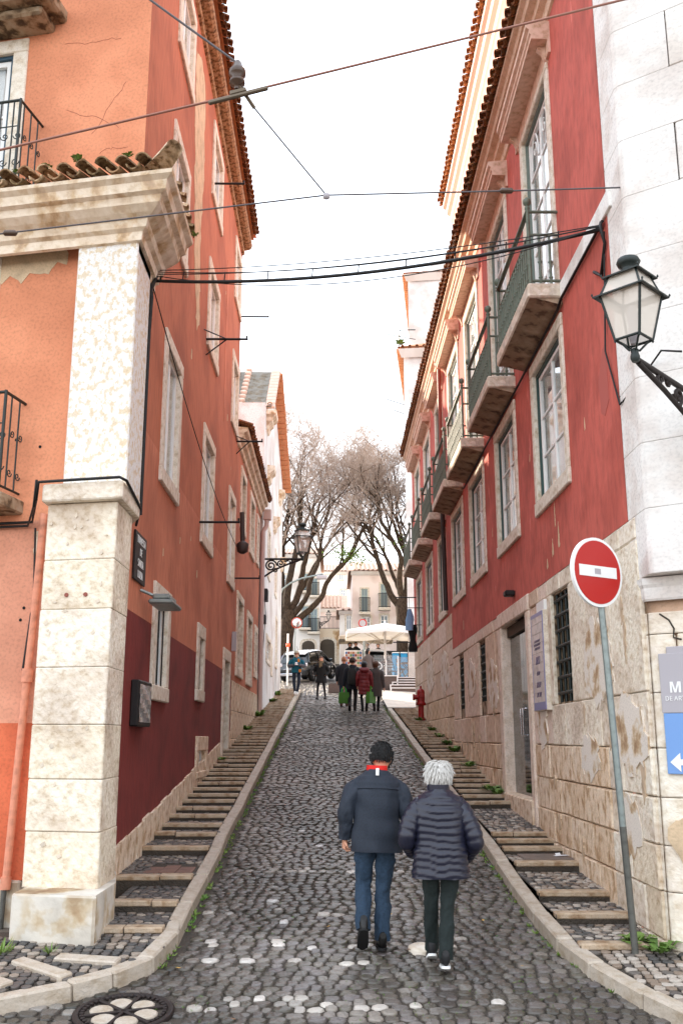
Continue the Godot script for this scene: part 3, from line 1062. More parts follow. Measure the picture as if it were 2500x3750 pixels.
func letters(s: String, size: float, t: Transform3D, material: Material, parent: Node, stretch := Vector3.ONE, weight := 400, from_left := false) -> void:
	var tm := text_mesh(s, size, .004, "Droid Sans", weight)
	if from_left: tm.horizontal_alignment = HORIZONTAL_ALIGNMENT_LEFT
	piece(tm, "lettering", material, parent, t * Transform3D(Basis.from_scale(stretch), Vector3.ZERO))

# low weeds: a handful of bent leaves
func weed(at: Vector3, size: float, count: int, called: String, label: String, tone := Color(1, 1, 1), thin := false) -> Node3D:
	var t := thing(called, label, "weed" if not thin else "grass", at)
	var m := mb(Transform3D(Basis(), at))
	for i in count:
		var a := rng.randf() * TAU
		var out := Vector3(cos(a), 0, sin(a))
		var rr := size * rng.randf_range(.4, 1.0)
		var lift := rng.randf_range(.3, 1.1)
		m.col = tone * rng.randf_range(.6, 1.25)
		var w := (rr * .05 if thin else rr * .28)
		var side := out.cross(Vector3.UP) * w
		var p0 := out * rng.randf() * size * .5
		var p1 := p0 + out * rr * .5 + Vector3.UP * rr * lift * .6
		var p2 := p0 + out * rr * (.7 if thin else .95) + Vector3.UP * rr * lift * (1.0 if thin else .55)
		m.quad(p0 - side * .3, p0 + side * .3, p1 + side, p1 - side)
		m.tri(p1 - side, p1 + side, p2)
	part(m, "leaves" if not thin else "blades", mats.leaf, t)
	m = mb(Transform3D(Basis(), at))
	m.lathe([[size * .12, -.03], [size * .1, .01], [.004, size * .25]], 5)
	part(m, "stem", mats.moss, t)
	return t

# ---------------------------------------------------------------- the orange corner building
# upright prism over a polygon of [x, d] corners
func upright(poly: Array, y0: float, y1: float) -> MB:
	var m := mb(Transform3D(Basis(Vector3(1, 0, 0), Vector3(0, 0, -1), Vector3(0, 1, 0)), Vector3.ZERO))
	var p := PackedVector2Array()
	for q in poly: p.push_back(Vector2(q[0], q[1]))
	m.prism(p, y0, y1)
	return m

# same with its upright and top edges eased
func upright_block(poly: Array, y0: float, y1: float, e: float) -> MB:
	var m := mb(Transform3D(Basis(Vector3(1, 0, 0), Vector3(0, 0, -1), Vector3(0, 1, 0)), Vector3.ZERO))
	var p := PackedVector2Array()
	for q in poly: p.push_back(Vector2(q[0], q[1]))
	if Geometry2D.is_polygon_clockwise(p): p.reverse()
	var wide := PackedVector2Array(); var thin := PackedVector2Array()
	for i in p.size():
		var a := p[(i + p.size() - 1) % p.size()]; var b := p[i]; var c := p[(i + 1) % p.size()]
		var da := (a - b).normalized(); var dc := (c - b).normalized()
		wide.push_back(b + da * e * 1.4); wide.push_back(b + dc * e * 1.4)
		var inn := (da + dc) * e
		thin.push_back(b + da * e * 1.4 + inn * .7); thin.push_back(b + dc * e * 1.4 + inn * .7)
	var rings := []
	for q in [[thin, y0], [wide, y0 + e], [wide, y1 - e], [thin, y1]]:
		var ring := PackedVector3Array()
		for s in q[0]: ring.push_back(Vector3(s.x, s.y, q[1]))
		rings.append(ring)
	for r in 3:
		for s in rings[0].size():
			var t: int = (s + 1) % rings[0].size()
			m.quad(rings[r][s], rings[r][t], rings[r + 1][t], rings[r + 1][s])
	m.fan(rings[0], true)
	m.fan(rings[3], false)
	return m

# moulding profile [out, y] carried along a path of [x, d] with mitred corners; outs are the outward directions of its legs
func sweep(prof: Array, path: Array, outs: Array) -> MB:
	var m := mb()
	var dirs := []
	for i in path.size():
		if i == 0: dirs.append(outs[0])
		elif i == path.size() - 1: dirs.append(outs[-1])
		else:
			var a: Vector2 = outs[i - 1]; var b: Vector2 = outs[i]
			dirs.append((a + b) / (1.0 + a.dot(b)))
	for i in path.size() - 1:
		for k in prof.size() - 1:
			var q := []
			for c in [[i, k], [i + 1, k], [i + 1, k + 1], [i, k + 1]]:
				var o: Vector2 = Vector2(path[c[0]][0], path[c[0]][1]) + dirs[c[0]] * prof[c[1]][0]
				q.append(P(o.x, prof[c[1]][1], o.y))
			m.quad(q[0], q[1], q[2], q[3])
	for i in [0, path.size() - 1]:
		var ring := []
		for k in prof:
			var o: Vector2 = Vector2(path[i][0], path[i][1]) + dirs[i] * k[0]
			ring.append(P(o.x, k[1], o.y))
		m.fan(ring, i == 0)
	return m

func iron_balcony(fr: Transform3D, u0: float, u1: float, v: float, h: float, out: float, parent: Node) -> void:
	var m := mb(fr)
	var th := .013
	# rails on the front and the return
	m.tube([Vector3(u0, v + h, out), Vector3(u1, v + h, out)], .018, 6)
	m.tube([Vector3(u1, v + h, out), Vector3(u1, v + h, 0)], .018, 6)
	m.tube([Vector3(u0, v + .06, out), Vector3(u1, v + .06, out)], .014, 6)
	m.tube([Vector3(u1, v + .06, out), Vector3(u1, v + .06, 0)], .014, 6)
	m.tube([Vector3(u1, v, out), Vector3(u1, v + h + .02, out)], .018, 6)
	m.tube([Vector3(u0, v + h * .68, out), Vector3(u1, v + h * .68, out)], .008, 5)
	var rail := part(m, "railing", mats.green_iron, parent)
	var n := int((u1 - u0) / .17)
	for i in n:
		m = mb(fr)
		var x := u1 - .085 - i * .17
		m.tube([Vector3(x, v + .06, out), Vector3(x, v + h, out)], th * .8, 5)
		scroll(m, Vector2(x + .075, v + h * .56), .055, 1.3, PI, out, .007)
		scroll(m, Vector2(x + .075, v + h * .24), .055, 1.3, 0, out, .007, -1)
		part(m, "scroll_bar", mats.green_iron, rail)
	for i in int(out / .17):
		m = mb(fr * Transform3D(Basis(Vector3.UP, PI / 2), Vector3(u1, 0, 0)))
		var x := -(.12 + i * .17)
		m.tube([Vector3(x, v + .06, 0), Vector3(x, v + h * .3, .0), Vector3(x, v + h, 0)], th * .8, 5)
		scroll(m, Vector2(x + .06, v + h * .62), .05, 1.3, PI, 0, .007)
		scroll(m, Vector2(x + .06, v + h * .22), .05, 1.3, 0, 0, .007, -1)
		part(m, "scroll_bar", mats.green_iron, rail)

func clothes_bracket(fr: Transform3D, u: float, v: float, out: float, strut: bool, parent: Node) -> void:
	var m := mb(fr)
	m.tube([Vector3(u, v, -.02), Vector3(u, v, out)], .022, 6)
	m.tube([Vector3(u, v, out - .02), Vector3(u, v + .07, out - .02)], .018, 5)
	if strut:
		m.tube([Vector3(u, v - .32, 0), Vector3(u, v, out * .5)], .014, 5)
		m.tube([Vector3(u - .35, v + .04, 0), Vector3(u, v, out * .5)], .012, 5)
	part(m, "clothes_bracket", mats.black_iron, parent)

func build_corner_building() -> void:
	var L := -2.35
	var fl := face_left(L)
	var b := thing("corner_building", "tall orange corner building with white pilaster and maroon base on the lane", "building", P(-3.2, 0, 11.0))
	var c12 := cos(deg_to_rad(12.0)); var s12 := sin(deg_to_rad(12.0))
	var along := Vector3(c12, 0, s12)
	var fu := face_at(P(L, 0, 10.81), along)
	var flo := face_at(P(L, 0, 10.3), along)
	# window openings on the lane
	var cols := [[12.75, 14.3], [16.97, 18.65], [21.5, 22.98]]
	var rows := [[5.12, 7.36], [8.88, 10.70], [12.02, 13.66]]
	var holes := []
	for c in cols:
		for r in rows: holes.append([c[0] + .05, c[1] - .05, r[0] + .05, r[1] - .05])
	var low := [[12.72, 14.02, 2.19, 3.74], [17.02, 17.98, 2.34, 3.69], [17.3, 18.8, 1.02, 1.74], [21.2, 22.62, 1.2, 3.6]]
	for q in low: holes.append([q[0] + .05, q[1] - .05, q[2] + .05, q[3] - .05])
	var m := mb(fl)
	wall(m, 10.5, 23.2, -.4, 3.16, holes, .35)
	part(m, "maroon_wall", mats.maroon, b)
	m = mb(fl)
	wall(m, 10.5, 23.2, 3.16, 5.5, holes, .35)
	part(m, "pale_wall", mats.orange_lane_pale, b)  # lighter orange paints in the light thrown back by the windows opposite
	m = mb(fl)
	wall(m, 10.3, 23.2, 5.5, 7.7, holes, .35)
	wall(m, 10.81, 23.2, 7.7, 14.6, holes, .35)
	part(m, "lane_wall", mats.orange_lane, b)
	m = mb(fl)
	shell(m, 12.6, 23.2, -.4, 14.55, 7.0)
	part(m, "rear_wall", mats.orange_lane, b)
	# bare patch where the paint has come off, between the upper windows
	sheet(fl, [Vector2(14.55, 13.3), Vector2(15.2, 13.6), Vector2(15.7, 13.3), Vector2(15.9, 11.8), Vector2(15.75, 10.2), Vector2(16.0, 9.0), Vector2(15.7, 8.6), Vector2(15.2, 9.6), Vector2(14.9, 10.8), Vector2(14.6, 12.2)], .006, "bare_patch", mats.bare_plaster, b, .07, .12)
	sheet(fl, [Vector2(20.0, 12.2), Vector2(20.4, 12.0), Vector2(20.3, 9.0), Vector2(20.05, 8.4)], .005, "bare_patch", mats.orange_lane_pale, b, .06, .15)
	for k in 16:
		var su := rng.randf_range(11.6, 22.5); var sv := rng.randf_range(4.0, 13.0)
		var blocked := false
		for h in holes:
			if su > h[0] - .35 and su < h[1] + .35 and sv > h[2] - .5 and sv < h[3] + .5: blocked = true
		if blocked: continue
		var r := rng.randf_range(.04, .10)
		sheet(fl, [Vector2(su - r * .5, sv - r), Vector2(su + r * .5, sv - r * .7), Vector2(su + r * .4, sv + r), Vector2(su - r * .4, sv + r * .8)], .004, "chipped_patch", mats.bare_plaster, b, .02, .04)
	# stone slabs along the foot of the lane wall
	var d := 10.6
	while d < 23.1:
		var w := rng.randf_range(.28, .52)
		if not (d + w > 21.15 and d < 22.7):
			m = mb(fl)
			var top := rng.randf_range(.30, .34)
			var e := minf(d + w, 23.2)
			m.prism(PackedVector2Array([Vector2(d + .004, walk_y(d) - .25), Vector2(e - .004, walk_y(d) - .25), Vector2(e - .004, walk_y(e) + top), Vector2(d + .004, walk_y(d) + top)]), -.02, rng.randf_range(.02, .035))
			part(m, "base_slab", mats.old_stone, b)
		d += w
	# windows: three storeys on the lane
	for r in rows:
		for c in cols:
			window(fl, c[0], c[1], r[0], r[1], b, {"stone": .19, "sill": .22, "head": .2, "nu": 2, "nv": 1, "back": .05, "frame": .06, "deep": .12, "behind": mats.curtain if rng.randf() < .5 else mats.room_dark, "proud": .035})
	for i in 3:
		var q: Array = low[i]
		var wn: Node = window(fl, q[0], q[1], q[2], q[3], b, {"stone": .22 if i < 2 else .25, "sill": .2 if i < 2 else .12, "head": .25, "nu": 1, "nv": 1, "back": .06, "frame": .05, "proud": .04, "smat": mats.surround if i < 2 else mats.old_stone})
		if i < 2:
			for k in 3:
				m = mb(fl)
				var x: float = lerpf(q[0] + .3, q[1] - .3, k / 2.0)
				m.tube([Vector3(x, q[2] + .1, -.02), Vector3(x, q[3] - .2, -.02)], .012, 5)
				part(m, "bar", mats.black_iron, wn)
	# door near the upper end
	var q: Array = low[3]
	m = mb(fl)
	m.cbox(Vector3(q[0], q[2] - .25, -.2), Vector3(q[0] + .2, q[3] - .22, .04), .012)
	m.cbox(Vector3(q[1] - .2, q[2] - .25, -.2), Vector3(q[1], q[3] - .22, .04), .012)
	m.cbox(Vector3(q[0], q[3] - .22, -.2), Vector3(q[1], q[3] + .04, .045), .012)
	var door := part(m, "door", mats.surround, b)
	m = mb(fl)
	m.box(Vector3(q[0] + .2, q[2] - .25, -.26), Vector3(q[1] - .2, q[3] - .22, -.2))
	for k in 2:
		for j in 3:
			m.cbox(Vector3(q[0] + .27 + k * .5, q[2] + .05 + j * .65, -.21), Vector3(q[0] + .68 + k * .5, q[2] + .58 + j * .65, -.185), .012)
	part(m, "door_leaf", mats.green_wood, door)
	m = mb(fl)
	m.cbox(Vector3(q[0] - .05, walk_y(21.5) - .2, 0), Vector3(q[1] + .05, q[2] - .1, .2), .015)
	part(m, "door_step", mats.step, door)
	# eaves along the lane: rounded cornice, tiles, roof
	m = mb(fl)
	var prof := [[0.0, 14.0], [.05, 14.02], [.07, 14.1], [.05, 14.14]]
	for k in 7:
		var a := -PI / 2 + PI * k / 6.0
		prof.append([.13 + cos(a) * .13, 14.29 + sin(a) * .14])
	prof.append([0.0, 14.47])
	moulding(m, prof, 10.81, 23.2)
	part(m, "eaves_cornice", mats.eave_stone, b)
	m = mb(fl)
	m.quad(Vector3(10.6, 14.52, .36), Vector3(23.25, 14.52, .36), Vector3(23.25, 16.6, -5.2), Vector3(10.6, 16.6, -5.2))
	m.quad(Vector3(10.6, 14.46, .30), Vector3(10.6, 16.5, -5.2), Vector3(23.25, 16.5, -5.2), Vector3(23.25, 14.46, .30))
	var roof := part(m, "roof", mats.tile_clean, b)
	eave_tiles(fl, 10.6, 23.25, 14.52, .43, .36, roof, {"w": .215, "l": .45, "cols": [Color(.62, .46, .38), Color(.46, .36, .30), Color(.36, .29, .25), Color(.52, .40, .33)]})
	# upper front wall, set back behind the tiled ledge
	m = mb(fu)
	wall(m, -7.0, 0.0, 7.6, 15.2, [[-3.3 + .05, -1.71 - .05, 7.6, 10.72]], .3)
	part(m, "front_wall", mats.orange_front, b)
	window(fu, -3.3, -1.71, 8.0, 10.77, b, {"called": "balcony_door", "stone": .21, "sill": .08, "head": .2, "nu": 2, "nv": 3, "jamb": mat("door_blue", Color(.12, .25, .32), .5), "back": .08, "frame": .08, "behind": mats.curtain, "smat": mats.surround})
	iron_balcony(fu, -3.6, -1.42, 8.28, 1.12, .55, b)
	m = mb(fu)
	m.cbox(Vector3(-3.8, 8.12, -.1), Vector3(-1.32, 8.28, .62), .02)
	part(m, "balcony_slab", mats.mould_stone, b)
	m = mb(fu)
	m.cbox(Vector3(-4.2, 10.92, -.1), Vector3(-1.19, 11.12, .55), .03)
	m.cbox(Vector3(-4.0, 10.80, -.1), Vector3(-1.35, 10.93, .38), .03)
	part(m, "balcony_slab", mats.mould_stone, b)
	# lower front wall in three tones over a stone foot
	for z in [[4.05, 7.75, mats.orange_front, "front_wall"], [1.86, 4.05, mats.orange_pink, "front_wall"], [.30, 1.86, mats.orange_low, "front_wall"]]:
		m = mb(flo)
		wall(m, -7.0, -.05, z[0], z[1], [[-3.2, -1.72, 5.0, 7.25]], .3)
		part(m, z[3], z[2], b)
	m = mb(flo)
	m.cbox(Vector3(-7.0, -.9, -.2), Vector3(-.8, .30, .05), .02)
	part(m, "stone_foot", mats.plinth, b)
	window(flo, -3.3, -1.62, 4.9, 7.35, b, {"called": "balcony_door", "stone": .2, "sill": .08, "nu": 2, "nv": 3, "jamb": mats.green_wood, "behind": mats.curtain})
	iron_balcony(flo, -3.4, -1.17, 4.30, 1.12, .42, b)
	m = mb(flo)
	m.cbox(Vector3(-3.6, 4.12, -.1), Vector3(-1.1, 4.28, .5), .02)
	part(m, "balcony_slab", mats.mould_stone, b)
	sheet(flo, [Vector2(-2.6, 7.5), Vector2(-.8, 7.5), Vector2(-.78, 7.12), Vector2(-.9, 7.17), Vector2(-1.0, 7.02), Vector2(-1.25, 7.06), Vector2(-1.35, 6.93), Vector2(-1.5, 7.05), Vector2(-1.6, 6.95), Vector2(-1.9, 7.0), Vector2(-2.6, 6.95)], .006, "bare_patch", mats.bare_plaster, b, .025, .06)
	sheet(flo, [Vector2(-.95, 3.92), Vector2(-.80, 3.92), Vector2(-.80, 3.70), Vector2(-.93, 3.66)], .006, "bare_patch", mats.old_stone, b, .015, .05)
	# hairline cracks in the front plaster
	for ck in [[-1.2, 10.6, .9, -.1], [-.3, 9.9, -.5, -.8], [-1.1, 9.6, .8, -.25], [-.6, 8.9, .5, .12], [-1.3, 8.9, .3, -.6], [-.9, 8.5, .7, .05]]:
		m = mb(fu)
		var cp2 := Vector2(ck[0], ck[1]); var pts2 := []
		for k2 in 12:
			pts2.append(Vector3(cp2.x, cp2.y, .001))
			cp2 += Vector2(ck[2], ck[3]) / 12.0 + Vector2(rng.randf_range(-.03, .03), rng.randf_range(-.03, .03))
		m.tube(pts2, .0028, 4)
		part(m, "hairline_crack", mats.pipe_rust, b)
	# holes left by old fixings
	for p in [Vector2(-1.0, 3.08), Vector2(-1.03, 2.95), Vector2(-1.5, 3.6), Vector2(-.95, 4.9), Vector2(-1.25, 5.0)]:
		m = mb(flo)
		m.tube([Vector3(p.x, p.y, -.05), Vector3(p.x, p.y, .006)], .018, 7)
		part(m, "fixing_hole", mats.room_dark, b)
	# pilaster: painted shaft, cap, stone blocks, base
	var wid := .74
	var lft := func(x: float, dd: float, w: float): return [x - c12 * w, dd + s12 * w]
	var A: Array
	var Bq: Array
	A = [-2.20, 10.07]; Bq = lft.call(A[0], A[1], wid)
	m = upright_block([A, [-2.20, 10.84], [Bq[0] + .12, 11.0], Bq], 4.15, 7.26, .012)
	var pil := part(m, "pilaster", mats.peeling_white, b)
	A = [-2.05, 9.24]; Bq = lft.call(A[0], A[1], .86)
	m = upright_block([A, [-2.05, 10.14], [-2.3, 10.7], [Bq[0], 10.5], Bq], 4.0, 4.18, .015)
	part(m, "cap_stone", mats.limestone, pil)
	var ys := [.36, .86, 1.33, 1.83, 2.37, 2.93, 3.42, 3.995]
	for i in ys.size() - 1:
		var j := rng.randf_range(-.006, .006)
		A = [-2.12 + j, 9.36 + j]; Bq = lft.call(A[0], A[1], .75)
		m = upright_block([A, [-2.12 + j, 10.08], [-2.36, 10.7], [Bq[0], 10.6], Bq], ys[i] + .0025, ys[i + 1] - .0025, .009)
		m.c.fill(pick([Color(1, 1, 1), Color(.97, .95, .92), Color(.94, .91, .86)]))
		part(m, "stone_block", mats.limestone, pil)
	A = [-2.03, 8.95]; Bq = lft.call(A[0], A[1], .80)
	m = upright_block([A, [-2.03, 9.75], [-2.22, 10.65], [-2.4, 10.7], [Bq[0], 10.6], Bq], -.9, .37, .018)
	part(m, "base_block", mats.plinth, pil)
	# chips and tan stains on the pillar's front
	var pf := face_at(P(-2.12, 0, 9.36), along)
	var tan2 := mat("pillar_stain", Color(.90, .84, .76), .95, {"tex": texs.mottle, "scale": 1.5})
	for k2 in 26:
		var su := -rng.randf_range(.06, .70); var sv := rng.randf_range(.45, 3.9)
		var sw2 := rng.randf_range(.01, .035); var sh2 := rng.randf_range(.008, .03)
		sheet(pf, [Vector2(su - sw2, sv), Vector2(su - sw2 * .2, sv - sh2), Vector2(su + sw2, sv - sh2 * .3), Vector2(su + sw2 * .5, sv + sh2)], .009, "stain", tan2, pil, .012, .025)
	# a bolt stub each side of the fourth stone
	for xx in [-.48, -.28]:
		m = mb(face_at(P(-2.12, 0, 9.36), along))
		m.tube([Vector3(xx, 3.07, -.02), Vector3(xx, 3.07, .012)], .022, 7)
		part(m, "rusty_bolt", mats.pipe_rust, pil)
	# cornice round the corner with its tiled ledge
	var cp := [[0.0, 7.20], [.04, 7.21], [.05, 7.31], [.10, 7.34], [.12, 7.42], [.20, 7.46], [.28, 7.52], [.30, 7.60], [.36, 7.62], [.38, 7.72], [.44, 7.76], [.45, 7.80], [-.6, 7.95]]
	var left_end := [-2.20 - c12 * 5.0, 10.07 + s12 * 5.0]
	m = sweep(cp, [left_end, [-2.20, 10.07], [-2.20, 11.15]], [Vector2(-s12, -c12), Vector2(1, 0)])
	var cor := part(m, "cornice", mats.cornice, b)
	m = upright([[-2.20, 10.1], [-2.20, 11.15], [-2.5, 11.15], [-2.9, 10.3]], 7.1, 7.95)
	part(m, "cornice_core", mats.cornice, cor)
	var ftop := face_at(P(-2.20, 0, 10.07), along)
	var ledge := {"w": .235, "l": .52, "mat": mats.tile_grey, "cols": [Color(1, .96, .9), Color(.72, .58, .47), Color(.5, .42, .33), Color(.85, .75, .65), Color(.4, .36, .26)]}
	eave_tiles(ftop, -4.2, .30, 7.90, .50, .22, cor, ledge)
	var lane_top := face_left(-2.20)
	eave_tiles(lane_top, 10.0, 11.2, 7.92, .44, .25, cor, ledge)
	# the upturned corner tile
	m = mb(Transform3D(Basis(Vector3.UP, deg_to_rad(219)), P(-1.76, 7.93, 9.52)))
	var rings := []
	for k in 5:
		var f := k / 4.0
		var ring := PackedVector3Array()
		for s in 9:
			var a := PI * s / 8.0
			ring.push_back(Vector3(-cos(a) * lerpf(.10, .15, f), sin(a) * .09 + .10 * (1.0 - f) * (1.0 - f), -.05 + f * .6))
		rings.append(ring)
	m.loft(rings, false, false, false)
	m.col = Color(.9, .85, .78)
	part(m, "hip_tile", mats.tile_grey, cor)
	# weeds grown into the ledge
	for w in [[-.55, 8.0, .50, .075], [-.95, 8.0, .45, .055], [-1.35, 8.0, .42, .045], [.02, 8.02, .45, .06]]:
		var at := ftop * Vector3(w[0], w[1], w[2])
		weed(at, w[3], 40, "ledge_weed", ["small green weed on the tiled ledge, biggest of the row", "green weed on the tiled ledge left of the biggest one", "leftmost tiny weed growing on the tiled ledge", "green weed by the upturned corner tile of the ledge"][[-.55, -.95, -1.35, .02].find(w[0])], Color(1.3, 1.5, .9))
	weed(P(-1.74, 7.86, 11.1), .06, 30, "ledge_weed", "weed hanging at the far end of the tiled ledge", Color(1.3, 1.5, .9))
	# clothes brackets on the lane front
	for k in [[17.2, 12.38, .62, false], [16.95, 8.98, .78, true], [22.9, 12.15, .75, false], [16.85, 5.45, .72, false], [22.95, 8.85, .65, true]]:
		clothes_bracket(fl, k[0], k[1], k[2], k[3], b)
	# painted downpipe on the front beside the pilaster, with a metal foot
	m = mb(flo)
	m.tube([Vector3(-.80, 4.1, .08), Vector3(-.82, 3.3, .08), Vector3(-.86, 2.36, .08), Vector3(-.93, .24, .08)], .042, 8)
	m.tube([Vector3(-.855, 2.42, .08), Vector3(-.86, 2.28, .08)], .062, 8)
	m.tube([Vector3(-.93, .34, .08), Vector3(-.93, .22, .08)], .055, 8)
	var pipe := part(m, "painted_pipe", mats.pipe_orange, b)
	m = mb(flo)
	m.tube([Vector3(-.93, .24, .10), Vector3(-.95, -.6, .10)], .028, 7)
	part(m, "metal_foot", mats.pole_worn, pipe)
	# cables tied along the cap and down the arris
	m = mb()
	var capf := face_at(P(-2.05, 0, 9.24), along)
	m.tube([flo * Vector3(-4.0, 4.02, .05), flo * Vector3(-.95, 4.02, .05), capf * Vector3(-.90, 4.02, .03), capf * Vector3(-.89, 4.20, .02), capf * Vector3(-.5, 4.205, .015), capf * Vector3(-.03, 4.205, .02), P(-2.03, 4.19, 9.3), P(-2.04, 4.10, 10.1), P(-2.18, 4.02, 10.6)], .016, 5)
	m.tube([flo * Vector3(-4.0, 3.97, .05), flo * Vector3(-1.0, 3.98, .05), capf * Vector3(-.92, 3.95, .03), capf * Vector3(-.91, 4.22, .03)], .014, 5)
	m.tube([P(-2.19, 4.2, 10.86), P(-2.19, 5.5, 10.86), P(-2.19, 7.0, 10.86), P(-2.16, 7.25, 11.0)], .02, 5)
	m.tube([flo * Vector3(-.90, 3.95, .06), flo * Vector3(-.84, 3.2, .10), flo * Vector3(-.90, 2.4, .11)], .012, 5)
	part(m, "wall_cables", mats.cable, b)
	# long slack telephone wire down the lane front
	m = mb()
	m.tube(cable(P(-2.19, 7.1, 10.9), P(-2.28, 6.2, 23.0), .28, .008), .008, 5)
	part(m, "telephone_wire", mats.cable, b)
	# fixed floodlight beside the first low window
	m = mb(fl)
	m.tube([Vector3(11.85, 3.48, 0), Vector3(11.9, 3.4, .2)], .02, 5)
	m.cbox(Vector3(11.75, 3.30, .12), Vector3(12.5, 3.36, .42), .02)
	m.cbox(Vector3(11.8, 3.36, .16), Vector3(12.3, 3.43, .38), .02)
	part(m, "floodlight", mats.galvanised, b)

	# street name plate
	var sg := thing("street_sign", "dark street name plate with white capitals on the orange lane wall", "street sign", P(L + .03, 3.54, 11.65))
	m = mb(fl)
	m.cbox(Vector3(11.30, 3.54, .005), Vector3(12.0, 4.13, .03), .006)
	part(m, "plate", mats.sign_black, sg)
	var k := 0
	for s in ["TRAVESSA", "DE", "SANTA", "LUZIA"]:
		letters(s, .115, fl * Transform3D(Basis(), Vector3(11.65, 4.04 - k * .137, .033)), mats.sign_white, sg, Vector3(1.0, 1.08, 1), 500)
		k += 1
	# metal notice box
	var nb := thing("notice_box", "shallow metal notice box with glossy wavy front on the maroon wall", "notice box", P(L, 1.84, 11.98))
	m = mb(fl)
	m.cbox(Vector3(11.57, 1.84, 0), Vector3(12.4, 2.38, .10), .015)
	part(m, "case", mats.sign_black, nb)
	m = mb(fl)
	var gr := []
	for i in 9:
		var line := PackedVector3Array()
		for j in 9: line.push_back(Vector3(lerpf(11.62, 12.35, i / 8.0), lerpf(1.89, 2.33, j / 8.0), .104 + .004 * sin(i * .9 + j * 1.7)))
		gr.append(line)
	for i in 8:
		for j in 8: m.quad(gr[i][j], gr[i + 1][j], gr[i + 1][j + 1], gr[i][j + 1])
	part(m, "front_sheet", mats.chrome, nb)

# ---------------------------------------------------------------- the low orange house and the white gabled house beyond it
func build_row_house() -> void:
	var fl := face_left(-2.35)
	var b := thing("row_house", "low two storey orange house with stone foot beyond the corner building", "house", P(-3.0, road_y(27), 27.3))
	var m := mb(fl)
	var wins := [[24.25, 25.75, 6.95, 8.62], [27.1, 28.8, 6.85, 8.68], [23.95, 25.7, 3.2, 5.3], [26.95, 28.65, 3.15, 5.2], [29.7, 30.6, 7.0, 8.6], [29.6, 30.7, 3.5, 5.1]]
	wall(m, 23.2, 31.3, 3.05, 9.3, wins, .3)
	part(m, "lane_wall", mats.orange_lane_pale, b)
	m = mb(fl)
	shell(m, 23.2, 31.3, 0, 9.35, 6.0)
	part(m, "rear_wall", mats.orange_lane, b)
	m = mb(fl)
	wall(m, 23.2, 31.3, 0.5, 3.05, [[24.0, 25.6, 1.7, 2.0]], .2)
	var st := part(m, "stone_wall", mats.bed, b)
	var v := .6
	var vs := [.6, 1.15, 1.7, 2.35, 3.05]
	for j in vs.size() - 1:
		var d := 23.2
		while d < 31.2:
			var w := rng.randf_range(.55, 1.1)
			var e := minf(d + w, 31.3)
			if vs[j + 1] > walk_y(d) - .1:
				m = mb(fl)
				m.cbox(Vector3(d + .006, vs[j] + .005, -.05), Vector3(e - .006, vs[j + 1] - .005, rng.randf_range(.012, .03)), .012)
				part(m, "stone_block", mats.old_stone, st)
			d += w
	for w in wins:
		window(fl, w[0], w[1], w[2], w[3], b, {"stone": .2, "nu": 2, "nv": 3, "back": .1, "fmat": mats.shutter_wood, "proud": .04, "smat": mats.limestone})
	# cornice and eaves
	m = mb(fl)
	moulding(m, [[0, 8.85], [.05, 8.87], [.06, 9.0], [.14, 9.06], [.16, 9.16], [.24, 9.2], [.26, 9.3], [0, 9.32]], 23.2, 31.3)
	part(m, "cornice", mats.cornice, b)
	m = mb(fl)
	m.quad(Vector3(23.2, 9.36, .3), Vector3(31.4, 9.36, .3), Vector3(31.4, 10.5, -3), Vector3(23.2, 10.5, -3))
	var roof := part(m, "roof", mats.tile_clean, b)
	eave_tiles(fl, 23.22, 31.4, 9.36, .36, .32, roof, {"w": .24, "l": .45, "cols": [Color(.6, .42, .33), Color(.45, .34, .27), Color(.55, .42, .33)]})
	# gutter box and downpipe at its far end
	m = mb(fl)
	m.cbox(Vector3(31.25, 8.75, .1), Vector3(31.5, 9.1, .35), .02)
	m.tube([Vector3(31.35, 8.8, .22), Vector3(31.35, 8.55, .2), Vector3(31.35, 8.35, .09), Vector3(31.35, 5.0, .09), Vector3(31.35, walk_y(31.3), .09)], .075, 8)
	part(m, "downpipe", mats.pipe_pale, b)
	clothes_bracket(fl, 23.35, 5.5, .62, false, b)
	m = mb(fl)
	m.lathe([[.05, 0], [.13, .05], [.15, .25], [.06, .32]], 8, Vector3(23.6, 6.15, .15))
	m.tube([Vector3(23.6, 6.45, .15), Vector3(23.6, 7.2, .12)], .06, 7)
	part(m, "vent_pipe", mats.pipe_dark, b)
	m = mb(fl)
	m.box(Vector3(22.85, 3.7, .02), Vector3(23.0, 4.15, .12))
	part(m, "meter_box", mats.sign_grey, b)

